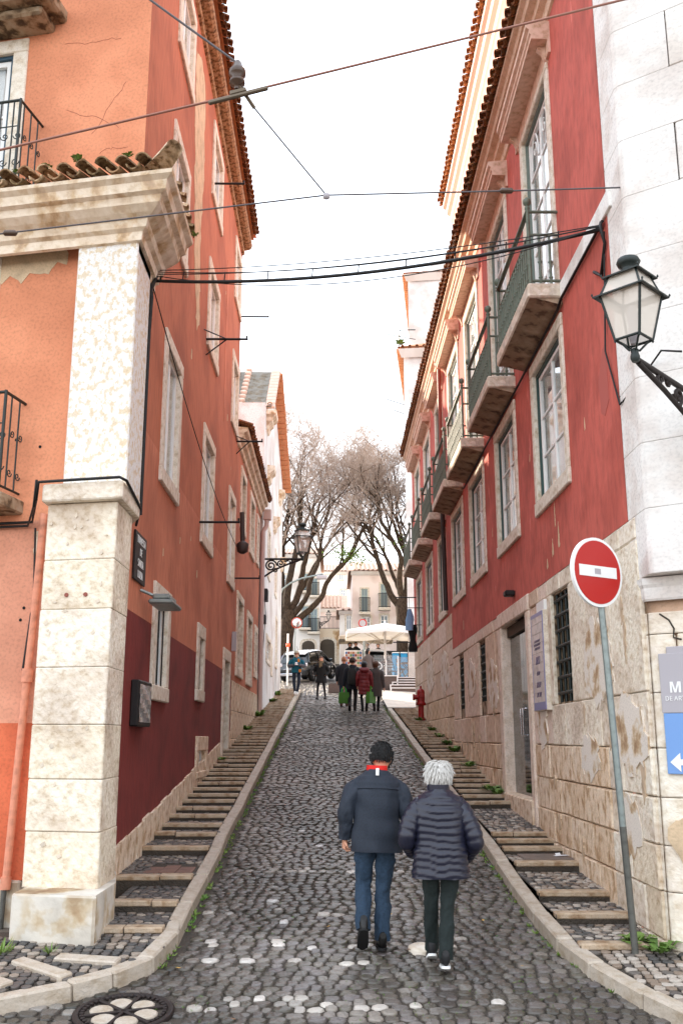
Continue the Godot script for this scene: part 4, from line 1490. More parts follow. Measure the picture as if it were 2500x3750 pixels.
func build_white_house() -> void:
	var x := -2.28
	var fl := face_left(x)
	var b := thing("gabled_house", "white house with orange tiled verge, last on the left of the lane", "house", P(-3.2, road_y(38), 38.0))
	var m := mb(fl)
	var wins := [[34.0, 35.4, 7.3, 9.2], [34.0, 36.4, 4.3, 5.3], [38.5, 39.8, 7.3, 9.2], [39.5, 40.8, 4.5, 6.6], [36.8, 37.6, 4.0, 5.2]]
	wall(m, 31.42, 44.0, 1.0, 12.9, wins, .25)
	part(m, "lane_wall", mats.white_plaster, b)
	# gable triangle above
	m = mb(fl)
	m.prism(PackedVector2Array([Vector2(32.6, 12.9), Vector2(44.0, 12.9), Vector2(44.0, 13.0), Vector2(35.4, 15.5)]), -.3, 0)
	part(m, "gable", mats.white_plaster, b)
	m = mb(fl)
	shell(m, 31.42, 44.0, 1.0, 12.88, 7.0)
	part(m, "rear_wall", mats.white_plaster, b)
	# front wall facing down the lane over the neighbour's roof, with cornice
	var ff := face_at(P(x, 0, 32.4), Vector3(1, 0, 0))
	m = mb(ff)
	m.quad(Vector3(-7, 9, 0), Vector3(0, 9, 0), Vector3(0, 13.0, 0), Vector3(-7, 13.0, 0))
	part(m, "front_wall", mats.cream_plaster, b)
	m = sweep([[0, 12.2], [.06, 12.25], [.08, 12.4], [.2, 12.5], [.22, 12.62], [.34, 12.7], [.36, 12.85], [0, 12.95]], [[-9.0, 32.4], [x, 32.4], [x, 33.1]], [Vector2(0, -1), Vector2(1, 0)])
	part(m, "cornice", mats.cornice, b)
	m = mb(ff)
	m.cbox(Vector3(-.55, 9.0, 0), Vector3(-.05, 12.2, .06), .02)
	part(m, "corner_pilaster", mats.cornice, b)
	# roof: short steep front slope, long back slope
	m = mb()
	m.quad(P(-9, 13.0, 32.2), P(-2.1, 13.0, 32.2), P(-2.1, 15.55, 35.4), P(-9, 15.55, 35.4))
	m.quad(P(-9, 15.55, 35.4), P(-1.98, 15.55, 35.4), P(-1.98, 13.15, 44.4), P(-9, 13.15, 44.4))
	m.quad(P(-9, 15.47, 35.4), P(-9, 13.07, 44.4), P(-2.0, 13.07, 44.4), P(-2.0, 15.47, 35.4))
	var roof := part(m, "roof", mats.cement, b)
	# tiles on the front slope
	var ft := face_at(P(0, 0, 32.2), Vector3(1, 0, 0))
	eave_tiles(ft, -5.4, -3.25, 13.05, .1, .67, roof, {"w": .27, "l": .62, "rows": 7, "mat": mats.tile_pink, "cols": [Color(1, .82, .74), Color(.95, .75, .66), Color(.8, .68, .6), Color(1, .9, .82)]})
	eave_tiles(ft, -3.3, -2.05, 13.02, .12, .4, roof, {"w": .3, "l": .35, "rows": 1, "mat": mats.tile, "cols": [Color(1.2, 1.1, .95), Color(1.0, .9, .75)]})
	# verge: stepped clay tiles showing their orange undersides along the gable
	for k in 22:
		var f := k / 21.0
		m = mb(Transform3D(Basis(Vector3.RIGHT, -.262), P(-2.12, lerpf(15.45, 13.1, f), lerpf(35.6, 44.2, f))))
		m.cbox(Vector3(-.2, -.09, -.17), Vector3(.22, .0, .21), .015)
		m.col = Color(1, 1, 1)
		part(m, "verge_tile", mats.tile_clean, roof)
	for k in 12:
		var f := k / 11.0
		m = mb(Transform3D(Basis(Vector3.RIGHT, .67), P(-2.16, lerpf(13.1, 15.5, f), lerpf(32.4, 35.35, f))))
		m.cbox(Vector3(-.18, -.05, -.17), Vector3(.16, .05, .16), .02)
		part(m, "verge_tile", mats.tile_pink, roof)
	for k in 10:
		var f := k / 9.0
		m = mb(Transform3D(Basis(Vector3.RIGHT, .67), P(-3.2, lerpf(13.12, 15.6, f), lerpf(32.3, 35.35, f))))
		m.lathe([[.01, -.1], [.12, -.1], [.12, .06], [.01, .06]], 8)
		part(m, "ridge_tile", mats.tile_pink, roof)
	# small consoles and frames on the wall
	for w in wins:
		window(fl, w[0], w[1], w[2], w[3], b, {"stone": .16, "nu": 1, "nv": 2, "back": .06, "proud": .03, "smat": mats.limestone})
	for q in [[33.2, 10.6], [40.5, 11.6], [37.0, 9.6], [42.5, 9.0]]:
		m = mb(fl)
		moulding(m, [[0, q[1]], [.1, q[1] + .1], [.12, q[1] + .3], [.24, q[1] + .4], [.26, q[1] + .55], [0, q[1] + .58]], q[0], q[0] + .9)
		part(m, "console", mats.cornice, b)
	# meter boxes and cable on the wall
	m = mb(fl)
	m.cbox(Vector3(32.2, 6.2, 0), Vector3(32.7, 6.6, .15), .02)
	m.cbox(Vector3(32.0, 5.4, 0), Vector3(32.3, 5.7, .12), .02)
	m.tube([Vector3(32.4, 6.2, .05), Vector3(32.9, 5.8, .05), Vector3(32.5, 5.2, .04), Vector3(32.1, 4.6, .04)], .012, 5)
	part(m, "meter_boxes", mats.sign_black, b)

# ---------------------------------------------------------------- the red building on the right
const tints := [Color(1, 1, 1), Color(.97, .94, .90), Color(.92, .86, .79), Color(.99, .96, .92), Color(.87, .80, .72), Color(.95, .93, .91)]
const pale_tints := [Color(1, 1, 1), Color(.97, .96, .95), Color(.98, .97, .95), Color(.95, .94, .92)]
# courses of stone blocks on a face between a..b (local x), leaving holes open
func courses(fr: Transform3D, a: float, b: float, vs: Array, holes: Array, lens: Vector2, material: Material, parent: Node, floor_fn: Callable, z0 := .0, gap := .006, tones := tints) -> void:
	for j in vs.size() - 1:
		var v0: float = vs[j]; var v1: float = vs[j + 1]
		var cuts := [[a, b]]
		for h in holes:
			if h[2] < v1 - .02 and h[3] > v0 + .02:
				var next := []
				for c in cuts:
					if h[1] <= c[0] or h[0] >= c[1]: next.append(c)
					else:
						if h[0] > c[0] + .05: next.append([c[0], h[0]])
						if h[1] < c[1] - .05: next.append([h[1], c[1]])
				cuts = next
		for c in cuts:
			var u: float = c[0]
			while u < c[1] - .01:
				var w := rng.randf_range(lens.x, lens.y)
				var e: float = u + w
				if e > c[1] - lens.x * .5: e = c[1]
				var lowest: float = floor_fn.call((u + e) * .5)
				if v1 > lowest:
					var m := mb(fr)
					m.col = pick(tones)
					var gg := gap * rng.randf_range(.6, 1.6)
					m.cbox(Vector3(u + gg, v0 + gg * .8, -.08), Vector3(e - gg, v1 - gg * .8, z0 + rng.randf_range(0, .018)), rng.randf_range(.008, .02))
					part(m, "stone_block", material, parent)
				u = e

func barred_window(fr: Transform3D, d0: float, d1: float, v0: float, v1: float, parent: Node) -> void:
	var m := mb(fr)
	m.box(Vector3(-d1, v0, -.30), Vector3(-d0, v1, -.20))
	for k in 3:
		m.cbox(Vector3(lerpf(-d1, -d0, k / 3.0) + .03, v0 + .05, -.21), Vector3(lerpf(-d1, -d0, (k + 1) / 3.0) - .03, v1 - .05, -.18), .01)
	var w := part(m, "barred_window", mats.green_wood, parent)
	for k in 4:
		m = mb(fr)
		var x := lerpf(-d1, -d0, (k + .5) / 4.0)
		m.tube([Vector3(x, v0, -.05), Vector3(x, v1, -.05)], .019, 6)
		part(m, "bar", mats.green_iron, w)
	for k in 7:
		m = mb(fr)
		var y := lerpf(v0, v1, (k + .6) / 7.0)
		m.tube([Vector3(-d1, y, -.05), Vector3(-d0, y, -.05)], .024, 6)
		part(m, "cross_bar", mats.green_iron, w)

func build_red_building() -> void:
	var R := 2.85
	var fr := face_right(R)
	var b := thing("red_building", "long red building with stone base and a row of iron balconies", "building", P(3.6, 0, 20.0))
	var cols := [[11.12, 13.05], [14.28, 16.2], [17.46, 19.45], [20.42, 22.45], [23.65, 25.45], [26.85, 28.8], [30.15, 32.05]]
	var m: MB
	var wh := []
	for c in cols:
		wh.append([-c[1] + .06, -c[0] - .06, 4.73, 6.80])
		wh.append([-c[1] + .10, -c[0] - .10, 7.2, 10.50])
	# openings in the stone base, as local x
	var doorh := [-16.25, -14.1, -.5, 3.5]
	var bh := [[-12.5, -11.56, 2.14, 3.5], [-18.87, -17.97, 2.38, 3.46], [-21.9, -21.0, 2.33, 3.43]]
	# red plaster
	m = mb(fr)
	wall(m, -22.9, -9.08, 3.74, 11.1, wh, .3)
	wall(m, -33.3, -22.9, 4.6, 11.1, wh, .3)
	part(m, "red_wall", mats.red_plaster, b)
	# scratches where the paint has gone
	for q in [[11.9, 4.05, .10, .32], [12.25, 4.0, .09, .22], [12.6, 3.9, .08, .12], [12.05, 4.35, .05, .3], [20.9, 4.0, .08, .2], [10.4, 5.1, .04, .14], [13.4, 5.6, .04, .1], [16.8, 5.2, .05, .15]]:
		sheet(fr, [Vector2(-q[0] - q[2] * .5, q[1] - .02), Vector2(-q[0] + q[2] * .4, q[1]), Vector2(-q[0] + q[2] * .25, q[1] + q[3] * .6), Vector2(-q[0], q[1] + q[3]), Vector2(-q[0] - q[2] * .3, q[1] + q[3] * .5)], .003, "scratched_patch", mats.bare_plaster, b, .012, .03)
	# places where the red has worn paler
	var worn := mat("red_worn", Color(.84, .46, .41), .93)
	for k2 in 60:
		var wu := -rng.randf_range(9.3, 22.0); var wv := rng.randf_range(3.9, 10.6)
		var hit := false
		for h in wh:
			if wu > h[0] - .3 and wu < h[1] + .3 and wv > h[2] - .4 and wv < h[3] + .5: hit = true
		if hit or (wv > 6.7 and wv < 7.4): continue
		var ww := rng.randf_range(.015, .05); var hh2 := rng.randf_range(.05, .22)
		sheet(fr, [Vector2(wu - ww, wv), Vector2(wu, wv - hh2), Vector2(wu + ww, wv), Vector2(wu + ww * .3, wv + hh2)], .002, "worn_patch", worn, b, .012, .03)
	m = mb(fr)
	shell(m, -33.3, -9.5, 0, 11.05, 7.0)
	part(m, "rear_wall", mats.pink_plaster, b)
	# far pale part above the base, and the end wall
	# stone base
	m = mb(fr * Transform3D(Basis(), Vector3(0, 0, -.03)))
	var allh := [[doorh[0] - .02, doorh[1] + .02, doorh[2], doorh[3]]]
	allh.append_array(bh)
	wall(m, -33.3, -8.8, -.6, 3.74, allh, .45)
	wall(m, -33.3, -22.9, 3.74, 4.6, [], .1)
	var base := part(m, "stone_base", mats.mould_stone, b)
	var fl := func(u: float): return walk_y(-u) - .12
	var dframe := [-16.5, -13.88, -.6, 3.74]
	var holes_lo := [dframe]
	holes_lo.append_array(bh)
	courses(fr, -22.9, -10.2, [-.4, 0.02, .42, .80, 1.2, 1.62], holes_lo, Vector2(.38, .85), mats.old_stone, base, fl)
	courses(fr, -10.2, -8.86, [-.4, 0.02, .42, .80, 1.2, 1.62], holes_lo, Vector2(.38, .7), mats.limestone, base, fl)
	courses(fr, -22.9, -12.7, [1.62, 2.12, 3.52, 3.74], holes_lo, Vector2(.55, 1.1), mats.pink_stone, base, fl)
	courses(fr, -12.7, -8.86, [1.62, 2.12, 3.52, 3.74], holes_lo, Vector2(.6, 1.1), mats.limestone, base, fl, .0, .004, pale_tints)
	courses(fr, -33.3, -22.9, [1.2, 1.7, 2.2, 2.7], [], Vector2(.5, 1.0), mats.old_stone, base, fl)
	courses(fr, -33.3, -22.9, [2.7, 3.4, 4.0, 4.6], [], Vector2(.7, 1.4), mats.pink_stone, base, fl)
	# remnants of pale render and rusty stains on the base
	var rend := mat("old_render", Color(.93, .89, .84), .95, {"tex": texs.stain, "scale": .9, "detail": texs.fine, "dscale": 1.5})
	var rust := mat("tan_stain", Color(.83, .73, .62), .95, {"tex": texs.mottle, "scale": 1.5})
	for q in [[9.4, 1.75, .5, .4], [10.4, 2.5, .6, .5], [9.6, .9, .35, .3], [10.9, 1.5, .4, .25], [13.3, 1.9, .3, .35], [17.2, 2.6, .5, .5], [19.8, 2.9, .6, .4], [20.2, 1.9, .4, .4], [24.5, 3.3, .9, .6], [28.0, 3.5, 1.0, .6]]:
		sheet(fr, [Vector2(-q[0] - q[2], q[1] - q[3] * .4), Vector2(-q[0] - q[2] * .2, q[1] - q[3]), Vector2(-q[0] + q[2], q[1] - q[3] * .5), Vector2(-q[0] + q[2] * .8, q[1] + q[3] * .6), Vector2(-q[0] - q[2] * .3, q[1] + q[3]), Vector2(-q[0] - q[2] * .9, q[1] + q[3] * .4)], .024, "render_remnant", rend, base, .06, .07)
	for k2 in 36:
		var su := -rng.randf_range(9.0, 22.5); var sv := rng.randf_range(.5, 3.2)
		if su > -16.6 and su < -13.8: continue
		if sv < walk_y(-su) + .1: continue
		var open := false
		for h in bh: if su > h[0] - .2 and su < h[1] + .2 and sv > h[2] - .6 and sv < h[3] + .1: open = true
		if open: continue
		var sw2 := rng.randf_range(.03, .10); var sh2 := rng.randf_range(.08, .4)
		sheet(fr, [Vector2(su - sw2, sv), Vector2(su - sw2 * .3, sv - sh2), Vector2(su + sw2 * .4, sv - sh2 * .6), Vector2(su + sw2, sv), Vector2(su + sw2 * .3, sv + sh2 * .3)], .022, "stain", rust, base, .02, .04)
	for q in bh: barred_window(fr, -q[1], -q[0], q[2], q[3], b)
	# glass door in a stone frame
	m = mb(fr)
	m.cbox(Vector3(-16.5, .3, -.4), Vector3(-16.2, 3.5, .035), .02)
	m.cbox(Vector3(-14.12, .3, -.4), Vector3(-13.88, 3.5, .035), .02)
	m.cbox(Vector3(-16.5, 3.5, -.4), Vector3(-13.88, 3.745, .037), .02)
	var door := part(m, "glass_door", mats.pink_stone, b)
	m = mb(fr)
	m.cbox(Vector3(-16.3, .35, -.42), Vector3(-14.0, .86, .06), .02)
	part(m, "threshold", mats.old_stone, door)
	m = mb(fr)
	m.box(Vector3(-16.2, 3.33, -.20), Vector3(-14.12, 3.5, -.08))
	part(m, "lintel_beam", mats.shutter_wood, door)
	for k in 2:
		m = mb(fr)
		m.box(Vector3(-16.2 + k * 1.045, .86, -.145), Vector3(-15.165 + k * 1.045, 3.33, -.13))
		part(m, "door_pane", mats.glass_dark, door)
		m = mb(fr)
		var hx := -15.25 + k * .18
		m.tube([Vector3(hx, 1.75, -.13), Vector3(hx, 1.75, -.07), Vector3(hx, 2.15, -.07), Vector3(hx, 2.15, -.13)], .014, 6)
		part(m, "handle", mats.chrome, door)
	# first floor windows, french doors, hoods, balconies
	var i := 0
	for c in cols:
		var near := i < 4
		window(fr, -c[1], -c[0], 4.67, 6.86, b, {"stone": .15, "sill": .20, "head": .17, "nu": 2, "nv": 3, "jamb": mats.green_wood, "behind": mats.curtain, "half": .68, "back": .07, "frame": .055, "proud": .03})
		var fd: Node = window(fr, -c[1] + .02, -c[0] - .02, 7.2, 10.56, b, {"called": "french_door", "stone": .17, "sill": .05, "head": .2, "nu": 2, "nv": 5, "jamb": mat("jamb_grey", Color(.42, .47, .44), .6), "behind": mats.curtain, "back": .08, "frame": .05, "proud": .03})
		if near:
			var cx: float = -(c[0] + c[1]) * .5
			for s in [-1.0, 1.0]:
				m = mb(fr)
				var pts := []
				for k in 9:
					var a := PI * k / 8.0
					pts.append(Vector3(cx + s * (.30 - cos(a) * .22), 9.75 + sin(a) * .45, -.065))
				m.tube(pts, .014, 5)
				scroll(m, Vector2(cx + s * .3, 9.95), .12, 1.0, PI / 2, -.065, .012, s)
				part(m, "tracery", mats.white_paint, fd)
		# hood over the door
		m = mb(fr)
		moulding(m, [[0, 10.46], [.035, 10.46], [.035, 10.655], [.25, 10.66], [.25, 10.72], [.27, 10.74], [.27, 10.80], [.31, 10.83], [.31, 10.90], [0, 10.93]], -c[1] - .22, -c[0] + .16)
		var hood := part(m, "hood", mats.hood_stone, b)
		for s in [-c[1] - .12, -c[0] - .06]:
			m = mb(fr)
			moulding(m, [[0, 10.42], [.05, 10.47], [.08, 10.56], [.14, 10.62], [.14, 10.65], [0, 10.652]], s, s + .07)
			part(m, "corbel", mats.hood_stone, hood)
		# balcony
		var u0: float = -c[1] - .32; var u1: float = -c[0] + .08
		m = mb(fr)
		m.cbox(Vector3(u0, 7.02, -.02), Vector3(u1, 7.21, .43), .02)
		var bal := part(m, "balcony", mats.slab, b)
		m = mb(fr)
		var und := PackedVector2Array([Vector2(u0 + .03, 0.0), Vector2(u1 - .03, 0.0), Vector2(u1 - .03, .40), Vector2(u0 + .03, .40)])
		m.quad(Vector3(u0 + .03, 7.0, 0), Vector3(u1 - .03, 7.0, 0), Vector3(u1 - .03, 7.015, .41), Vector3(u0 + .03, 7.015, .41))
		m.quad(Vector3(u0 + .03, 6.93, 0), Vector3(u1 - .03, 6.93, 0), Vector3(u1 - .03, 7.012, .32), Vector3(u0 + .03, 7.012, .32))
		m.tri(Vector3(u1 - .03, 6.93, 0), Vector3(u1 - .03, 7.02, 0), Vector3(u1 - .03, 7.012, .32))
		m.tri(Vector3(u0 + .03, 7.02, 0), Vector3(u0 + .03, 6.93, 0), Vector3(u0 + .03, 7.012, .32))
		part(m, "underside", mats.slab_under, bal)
		var zf := .38
		var y := 7.21
		m = mb(fr)
		for q in [[1.0, .02], [.68, .018], [.05, .018]]:
			m.tube([Vector3(u0 + .05, y + q[0], zf), Vector3(u1 - .05, y + q[0], zf)], q[1], 6)
			for e in [u0 + .05, u1 - .05]:
				m.tube([Vector3(e, y + q[0], zf), Vector3(e, y + q[0], -.02)], q[1], 6)
		m.cbox(Vector3(u0 + .03, y + .99, zf - .03), Vector3(u1 - .03, y + 1.02, zf + .03), .006)
		var rail := part(m, "railing", mats.rail_green, bal)
		for e in [u0 + .05, u1 - .05]:
			m = mb(fr)
			m.lathe([[.024, 0], [.024, 1.03], [.034, 1.04], [.034, 1.06], [.018, 1.07], [.026, 1.085], [.048, 1.11], [.054, 1.14], [.048, 1.17], [.02, 1.195]], 9, Vector3(e, y, zf))
			part(m, "post", mats.rail_green, rail)
		var nb := int((u1 - u0 - .2) / .125)
		var bm := baluster_mesh(.68, .0165, "baluster")
		for k in nb:
			piece(bm, "baluster", mats.rail_green, rail, fr * Transform3D(Basis(), Vector3(u0 + .12 + (u1 - u0 - .24) * k / (nb - 1), y, zf)))
		for k in 2:
			for e in [u0 + .05, u1 - .05]:
				piece(bm, "baluster", mats.rail_green, rail, fr * Transform3D(Basis(), Vector3(e, y, .12 + k * .13)))
		i += 1
	# white string course by the corner and pipes
	m = mb(fr)
	m.cbox(Vector3(-11.06, 7.0, -.02), Vector3(-8.9, 7.215, .03), .008)
	part(m, "string_course", mats.white_stone, b)
	m = mb(fr)
	m.tube([Vector3(-9.15, 6.97, .03), Vector3(-11.0, 6.97, .04), Vector3(-11.1, 6.88, .06), Vector3(-14.0, 6.9, .04), Vector3(-20.0, 6.9, .04)], .018, 5)
	part(m, "cable_run", mats.cable, b)
	m = mb(fr)
	m.lathe([[.07, 0], [.11, .05], [.12, .2]], 8, Vector3(-23.2, 10.9, .13))
	m.tube([Vector3(-23.2, 11.0, .13), Vector3(-23.2, 7.3, .13)], .05, 8)
	var dp := part(m, "downpipe", mats.pipe_rust, b)
	m = mb(fr)
	m.tube([Vector3(-23.2, 7.3, .13), Vector3(-23.2, 4.7, .10)], .055, 8)
	part(m, "lower_pipe", mats.pipe_dark, dp)
	m = mb(fr)
	m.cbox(Vector3(-15.1, 3.86, 0), Vector3(-14.9, 3.95, .16), .02)
	part(m, "security_light", mats.black_iron, b)
	# blank niche in the wall near the corner
	m = mb(fr)
	m.prism(PackedVector2Array([Vector2(-9.75, 5.42), Vector2(-9.55, 5.70), Vector2(-9.42, 5.72), Vector2(-9.42, 5.10), Vector2(-9.6, 4.98), Vector2(-9.72, 5.05)]), -.02, .004)
	part(m, "niche_patch", mat("red_patch", Color(.70, .36, .32), .95), b)
	# eaves: cornice, tiles, roof
	m = mb(fr)
	moulding(m, [[0, 10.98], [.03, 11.0], [.04, 11.16], [.12, 11.2], [.13, 11.30], [.22, 11.34], [.24, 11.42], [.30, 11.46], [.30, 11.54], [0, 11.56]], -33.4, -8.9)
	part(m, "eaves_cornice", mats.cornice_red, b)
	m = mb(fr)
	m.quad(Vector3(-33.4, 11.6, .34), Vector3(-8.4, 11.6, .34), Vector3(-8.4, 12.6, -2.2), Vector3(-33.4, 12.6, -2.2))
	m.quad(Vector3(-33.4, 12.6, -2.2), Vector3(-8.4, 12.6, -2.2), Vector3(-8.4, 12.6, -7), Vector3(-33.4, 12.6, -7))
	var roof := part(m, "roof", mats.tile_clean, b)
	eave_tiles(fr, -33.45, -8.4, 11.60, .42, .32, roof, {"w": .21, "l": .45, "cols": [Color(.98, .80, .58), Color(.72, .60, .42), Color(.52, .42, .30), Color(.82, .68, .48), Color(.60, .52, .40)]})
	m = mb(fr)
	m.tube([Vector3(-33.2, 4.9, 0), Vector3(-33.2, 4.9, .75)], .02, 5)
	m.tube([Vector3(-32.2, 6.3, .0), Vector3(-32.2, 6.3, .7)], .02, 5)
	part(m, "clothes_bracket", mats.black_iron, b)

	# taller storey set back above the eaves
	var at := thing("attic_block", "pink upper storey with tiled eaves rising behind the red building's roof", "building", P(4.6, 12.0, 16.0))
	var fa := face_right(3.28)
	m = mb(fa)
	var aw := [[-21.8, -20.6, 13.0, 15.0], [-18.6, -17.4, 13.0, 15.0], [-15.4, -14.2, 13.0, 15.0], [-12.2, -11.0, 13.0, 15.0]]
	wall(m, -24.0, -7.0, 11.5, 15.9, aw, .2)
	part(m, "front_wall", mats.pink_plaster, at)
	m = mb(fa)
	shell(m, -24.0, -7.0, 11.5, 15.9, 5.0)
	part(m, "rear_wall", mats.pink_plaster, at)
	for w in aw: window(fa, w[0] - .05, w[1] + .05, w[2] - .05, w[3] + .05, at, {"stone": .15, "nu": 2, "nv": 3, "behind": mats.curtain})
	m = mb(fa)
	moulding(m, [[0, 15.45], [.04, 15.5], [.05, 15.65], [.14, 15.72], [.16, 15.85], [.24, 15.9], [.25, 16.0], [0, 16.02]], -24.05, -7.0)
	part(m, "cornice", mat("cornice_orange", Color(.93, .80, .73), .9), at)
	m = mb(fa)
	m.quad(Vector3(-24.1, 16.08, .3), Vector3(-7, 16.08, .3), Vector3(-7, 17.0, -2.5), Vector3(-24.1, 17.0, -2.5))
	var rf := part(m, "roof", mats.tile_clean, at)
	eave_tiles(fa, -24.15, -7.0, 16.08, .38, .32, rf, {"w": .22, "l": .42, "cols": [Color(1.0, .82, .62), Color(.8, .66, .5), Color(.92, .75, .56)]})

func build_corner_white() -> void:
	# pale stone corner of the same row, turning away to the right
	var b := thing("stone_corner_building", "pale ashlar corner of a building at the right edge", "building", P(3.4, 0, 8.2))
	var a54 := deg_to_rad(54.0)
	var along := Vector3(sin(a54), 0, cos(a54))      # to the right and towards the viewer
	var fr := face_right(2.85)
	var up := face_at(P(2.85, 0, 8.55), along)
	var lo := face_at(P(2.87, 0, 8.80), along)
	var m: MB
	m = upright([[2.90, 8.63], [2.90, 9.05], [3.6, 9.5], [7, 9.5], [2.90 + sin(a54) * 6, 8.63 - cos(a54) * 6]], 3.14, 14.0)
	part(m, "core", mats.white_plaster, b)
	m = upright([[2.90, 8.86], [2.90, 9.05], [3.6, 9.5], [7, 9.5], [2.90 + sin(a54) * 6, 8.86 - cos(a54) * 6]], -.9, 3.15)
	part(m, "core", mats.cornice_red, b)
	var none := func(u: float): return -9.0
	# upper ashlar, courses about 0.65 m
	var vs := [3.14, 3.74, 4.36, 5.0, 5.62, 6.24, 6.88, 7.5, 8.12, 8.76, 9.4, 10.0, 10.6, 11.3]
	for j in vs.size() - 1:
		m = mb()
		# corner stone wraps both faces
		var w1 := .62
		var w2 := .55 + .3 * float(j % 2)
		var A := P(2.85, 0, 8.42)
		var poly := [[2.85, 8.55 + .03], [2.85, 9.08], [2.95, 9.08], [3.1, 8.75], [2.85 + sin(a54) * w2, 8.55 - cos(a54) * w2], [2.85 + sin(a54) * .03, 8.55 - cos(a54) * .03]]
		m = upright_block(poly, vs[j] + .002, vs[j + 1] - .002, .006)
		part(m, "corner_stone", mats.white_stone, b)
		courses(up, w2 + .0, 4.5, [vs[j], vs[j + 1]], [], Vector2(.7, 1.3), mats.white_stone, b, none, -.008, .0025, pale_tints)
	# moulded corbel at the foot of the upper wall
	m = sweep([[.0, 2.92], [.012, 2.94], [.016, 3.04], [.03, 3.07], [.035, 3.13], [-.3, 3.14]], [[2.87, 8.9], [2.87, 8.78], [2.87 + sin(a54) * 5, 8.78 - cos(a54) * 5]], [Vector2(-1, 0), Vector2(-cos(a54), -sin(a54))])
	part(m, "corbel_course", mats.white_stone, b)
	# lower stones, rougher and patched
	var lv := [-.5, -.05, .42, .80, 1.2, 1.62, 2.1, 2.62, 2.82]
	for j in lv.size() - 1:
		var w2 := .25 + .3 * float(j % 2)
		var poly := [[2.87, 8.80 + .04], [2.87, 9.06], [2.98, 9.06], [3.1, 8.9], [2.87 + sin(a54) * w2, 8.80 - cos(a54) * w2], [2.87 + sin(a54) * .04, 8.80 - cos(a54) * .04]]
		m = upright_block(poly, lv[j] + .004, lv[j + 1] - .004, .012)
		part(m, "corner_stone", mats.limestone, b)
		courses(lo, w2, 4.0, [lv[j], lv[j + 1]], [], Vector2(.5, 1.0), mats.limestone, b, none, -.008, .004, pale_tints)
	sheet(lo, [Vector2(.06, .95), Vector2(.3, 1.1), Vector2(.9, 1.12), Vector2(.9, .75), Vector2(.4, .72), Vector2(.2, .6), Vector2(.1, .78)], .02, "mortar_patch", mats.bare_plaster, b, .03, .06)
	# cracked plaster seam
	m = mb(lo)
	m.tube([Vector3(.12, 2.8, .004), Vector3(.2, 2.74, .004), Vector3(.24, 2.66, .004), Vector3(.23, 2.58, .004), Vector3(.3, 2.56, .004)], .008, 4)
	part(m, "crack", mats.bed, b)
	m = mb(lo)
	m.cbox(Vector3(.16, 2.42, 0), Vector3(.8, 2.5, .03), .008)
	part(m, "vent_grille", mats.sign_grey, b)

	# museum sign: grey over blue with a white arrow
	var sg := thing("museum_sign", "grey and blue sign board with white arrow on the pale stone wall", "sign", lo * Vector3(.6, 1.4, .02))
	var x0 := .09
	m = mb(lo)
	m.cbox(Vector3(x0, 1.92, .012), Vector3(1.3, 2.44, .035), .004)
	part(m, "grey_panel", mats.sign_grey, sg)
	m = mb(lo)
	m.cbox(Vector3(x0 + .01, 1.40, .012), Vector3(1.3, 1.917, .035), .004)
	part(m, "blue_panel", mats.sign_blue, sg)
	m = mb(lo)
	m.prism(PackedVector2Array([Vector2(.13, 1.50), Vector2(.22, 1.58), Vector2(.22, 1.525), Vector2(.5, 1.525), Vector2(.5, 1.475), Vector2(.22, 1.475), Vector2(.22, 1.42)]), .036, .040)
	part(m, "arrow", mats.sign_white, sg)
	letters("MUSEU", .13, lo * Transform3D(Basis(), Vector3(.165, 2.14, .038)), mats.sign_white, sg, Vector3.ONE, 800, true)
	letters("DE ARTES", .055, lo * Transform3D(Basis(), Vector3(.125, 2.045, .038)), mats.sign_white, sg, Vector3.ONE, 400, true)

	# wall lantern on an iron bracket
	street_lantern("wall_lantern", "big four sided street lantern on an iron bracket at the right edge", P(2.38, 4.63, 7.12), up * Vector3(.62, 4.45, 0), .84, deg_to_rad(-46))

	# no entry sign on a leaning pole
	var ne := thing("no_entry_sign", "red and white no entry sign on a leaning grey pole", "road sign", P(2.55, walk_y(8.7), 8.72))
	var foot := P(2.55, walk_y(8.7) - .05, 8.72); var top := P(2.39, 3.45, 8.62)
	m = mb()
	m.tube([foot, foot.lerp(top, .3)], .030, 9)
	part(m, "pole_foot", mats.pole_worn, ne)
	m = mb()
	m.tube([foot.lerp(top, .3), top], .030, 9)
	part(m, "pole", mats.galvanised, ne)
	var c := P(2.385, 3.155, 8.57)
	var look := Vector3(.62, 0, 1).normalized()
	var xax := Vector3.UP.cross(look).normalized()
	var yax := (Vector3.UP + xax * -.05).normalized()
	var t := Transform3D(Basis(xax, yax, look).orthonormalized(), c)
	var disc := func(r: float, z0: float, z1: float) -> MB:
		var mm := mb(t)
		var pl := PackedVector2Array()
		for k in 40: pl.push_back(Vector2(cos(TAU * k / 40), sin(TAU * k / 40)) * r)
		mm.prism(pl, z0, z1)
		return mm
	part(disc.call(.315, -.03, .0), "rim_disc", mats.sign_white, ne)
	part(disc.call(.288, .0, .004), "red_face", mats.sign_red, ne)
	m = mb(t)
	m.box(Vector3(-.235, -.045, .002), Vector3(.235, .055, .009))
	part(m, "white_bar", mats.sign_white, ne)
	m = mb(t)
	m.box(Vector3(-.045, -.02, .008), Vector3(.03, .03, .0105))
	part(m, "sticker", mats.sign_grey, ne)

	# painted tile panel by the glass door
	var pn := thing("tile_panel", "tall narrow painted tile panel with blue border beside the glass door", "tile panel", P(2.80, 2.08, 13.08))
	m = mb(fr)
	m.cbox(Vector3(-13.46, 2.06, .0), Vector3(-12.70, 3.36, .075), .006)
	part(m, "backing", mats.surround, pn)
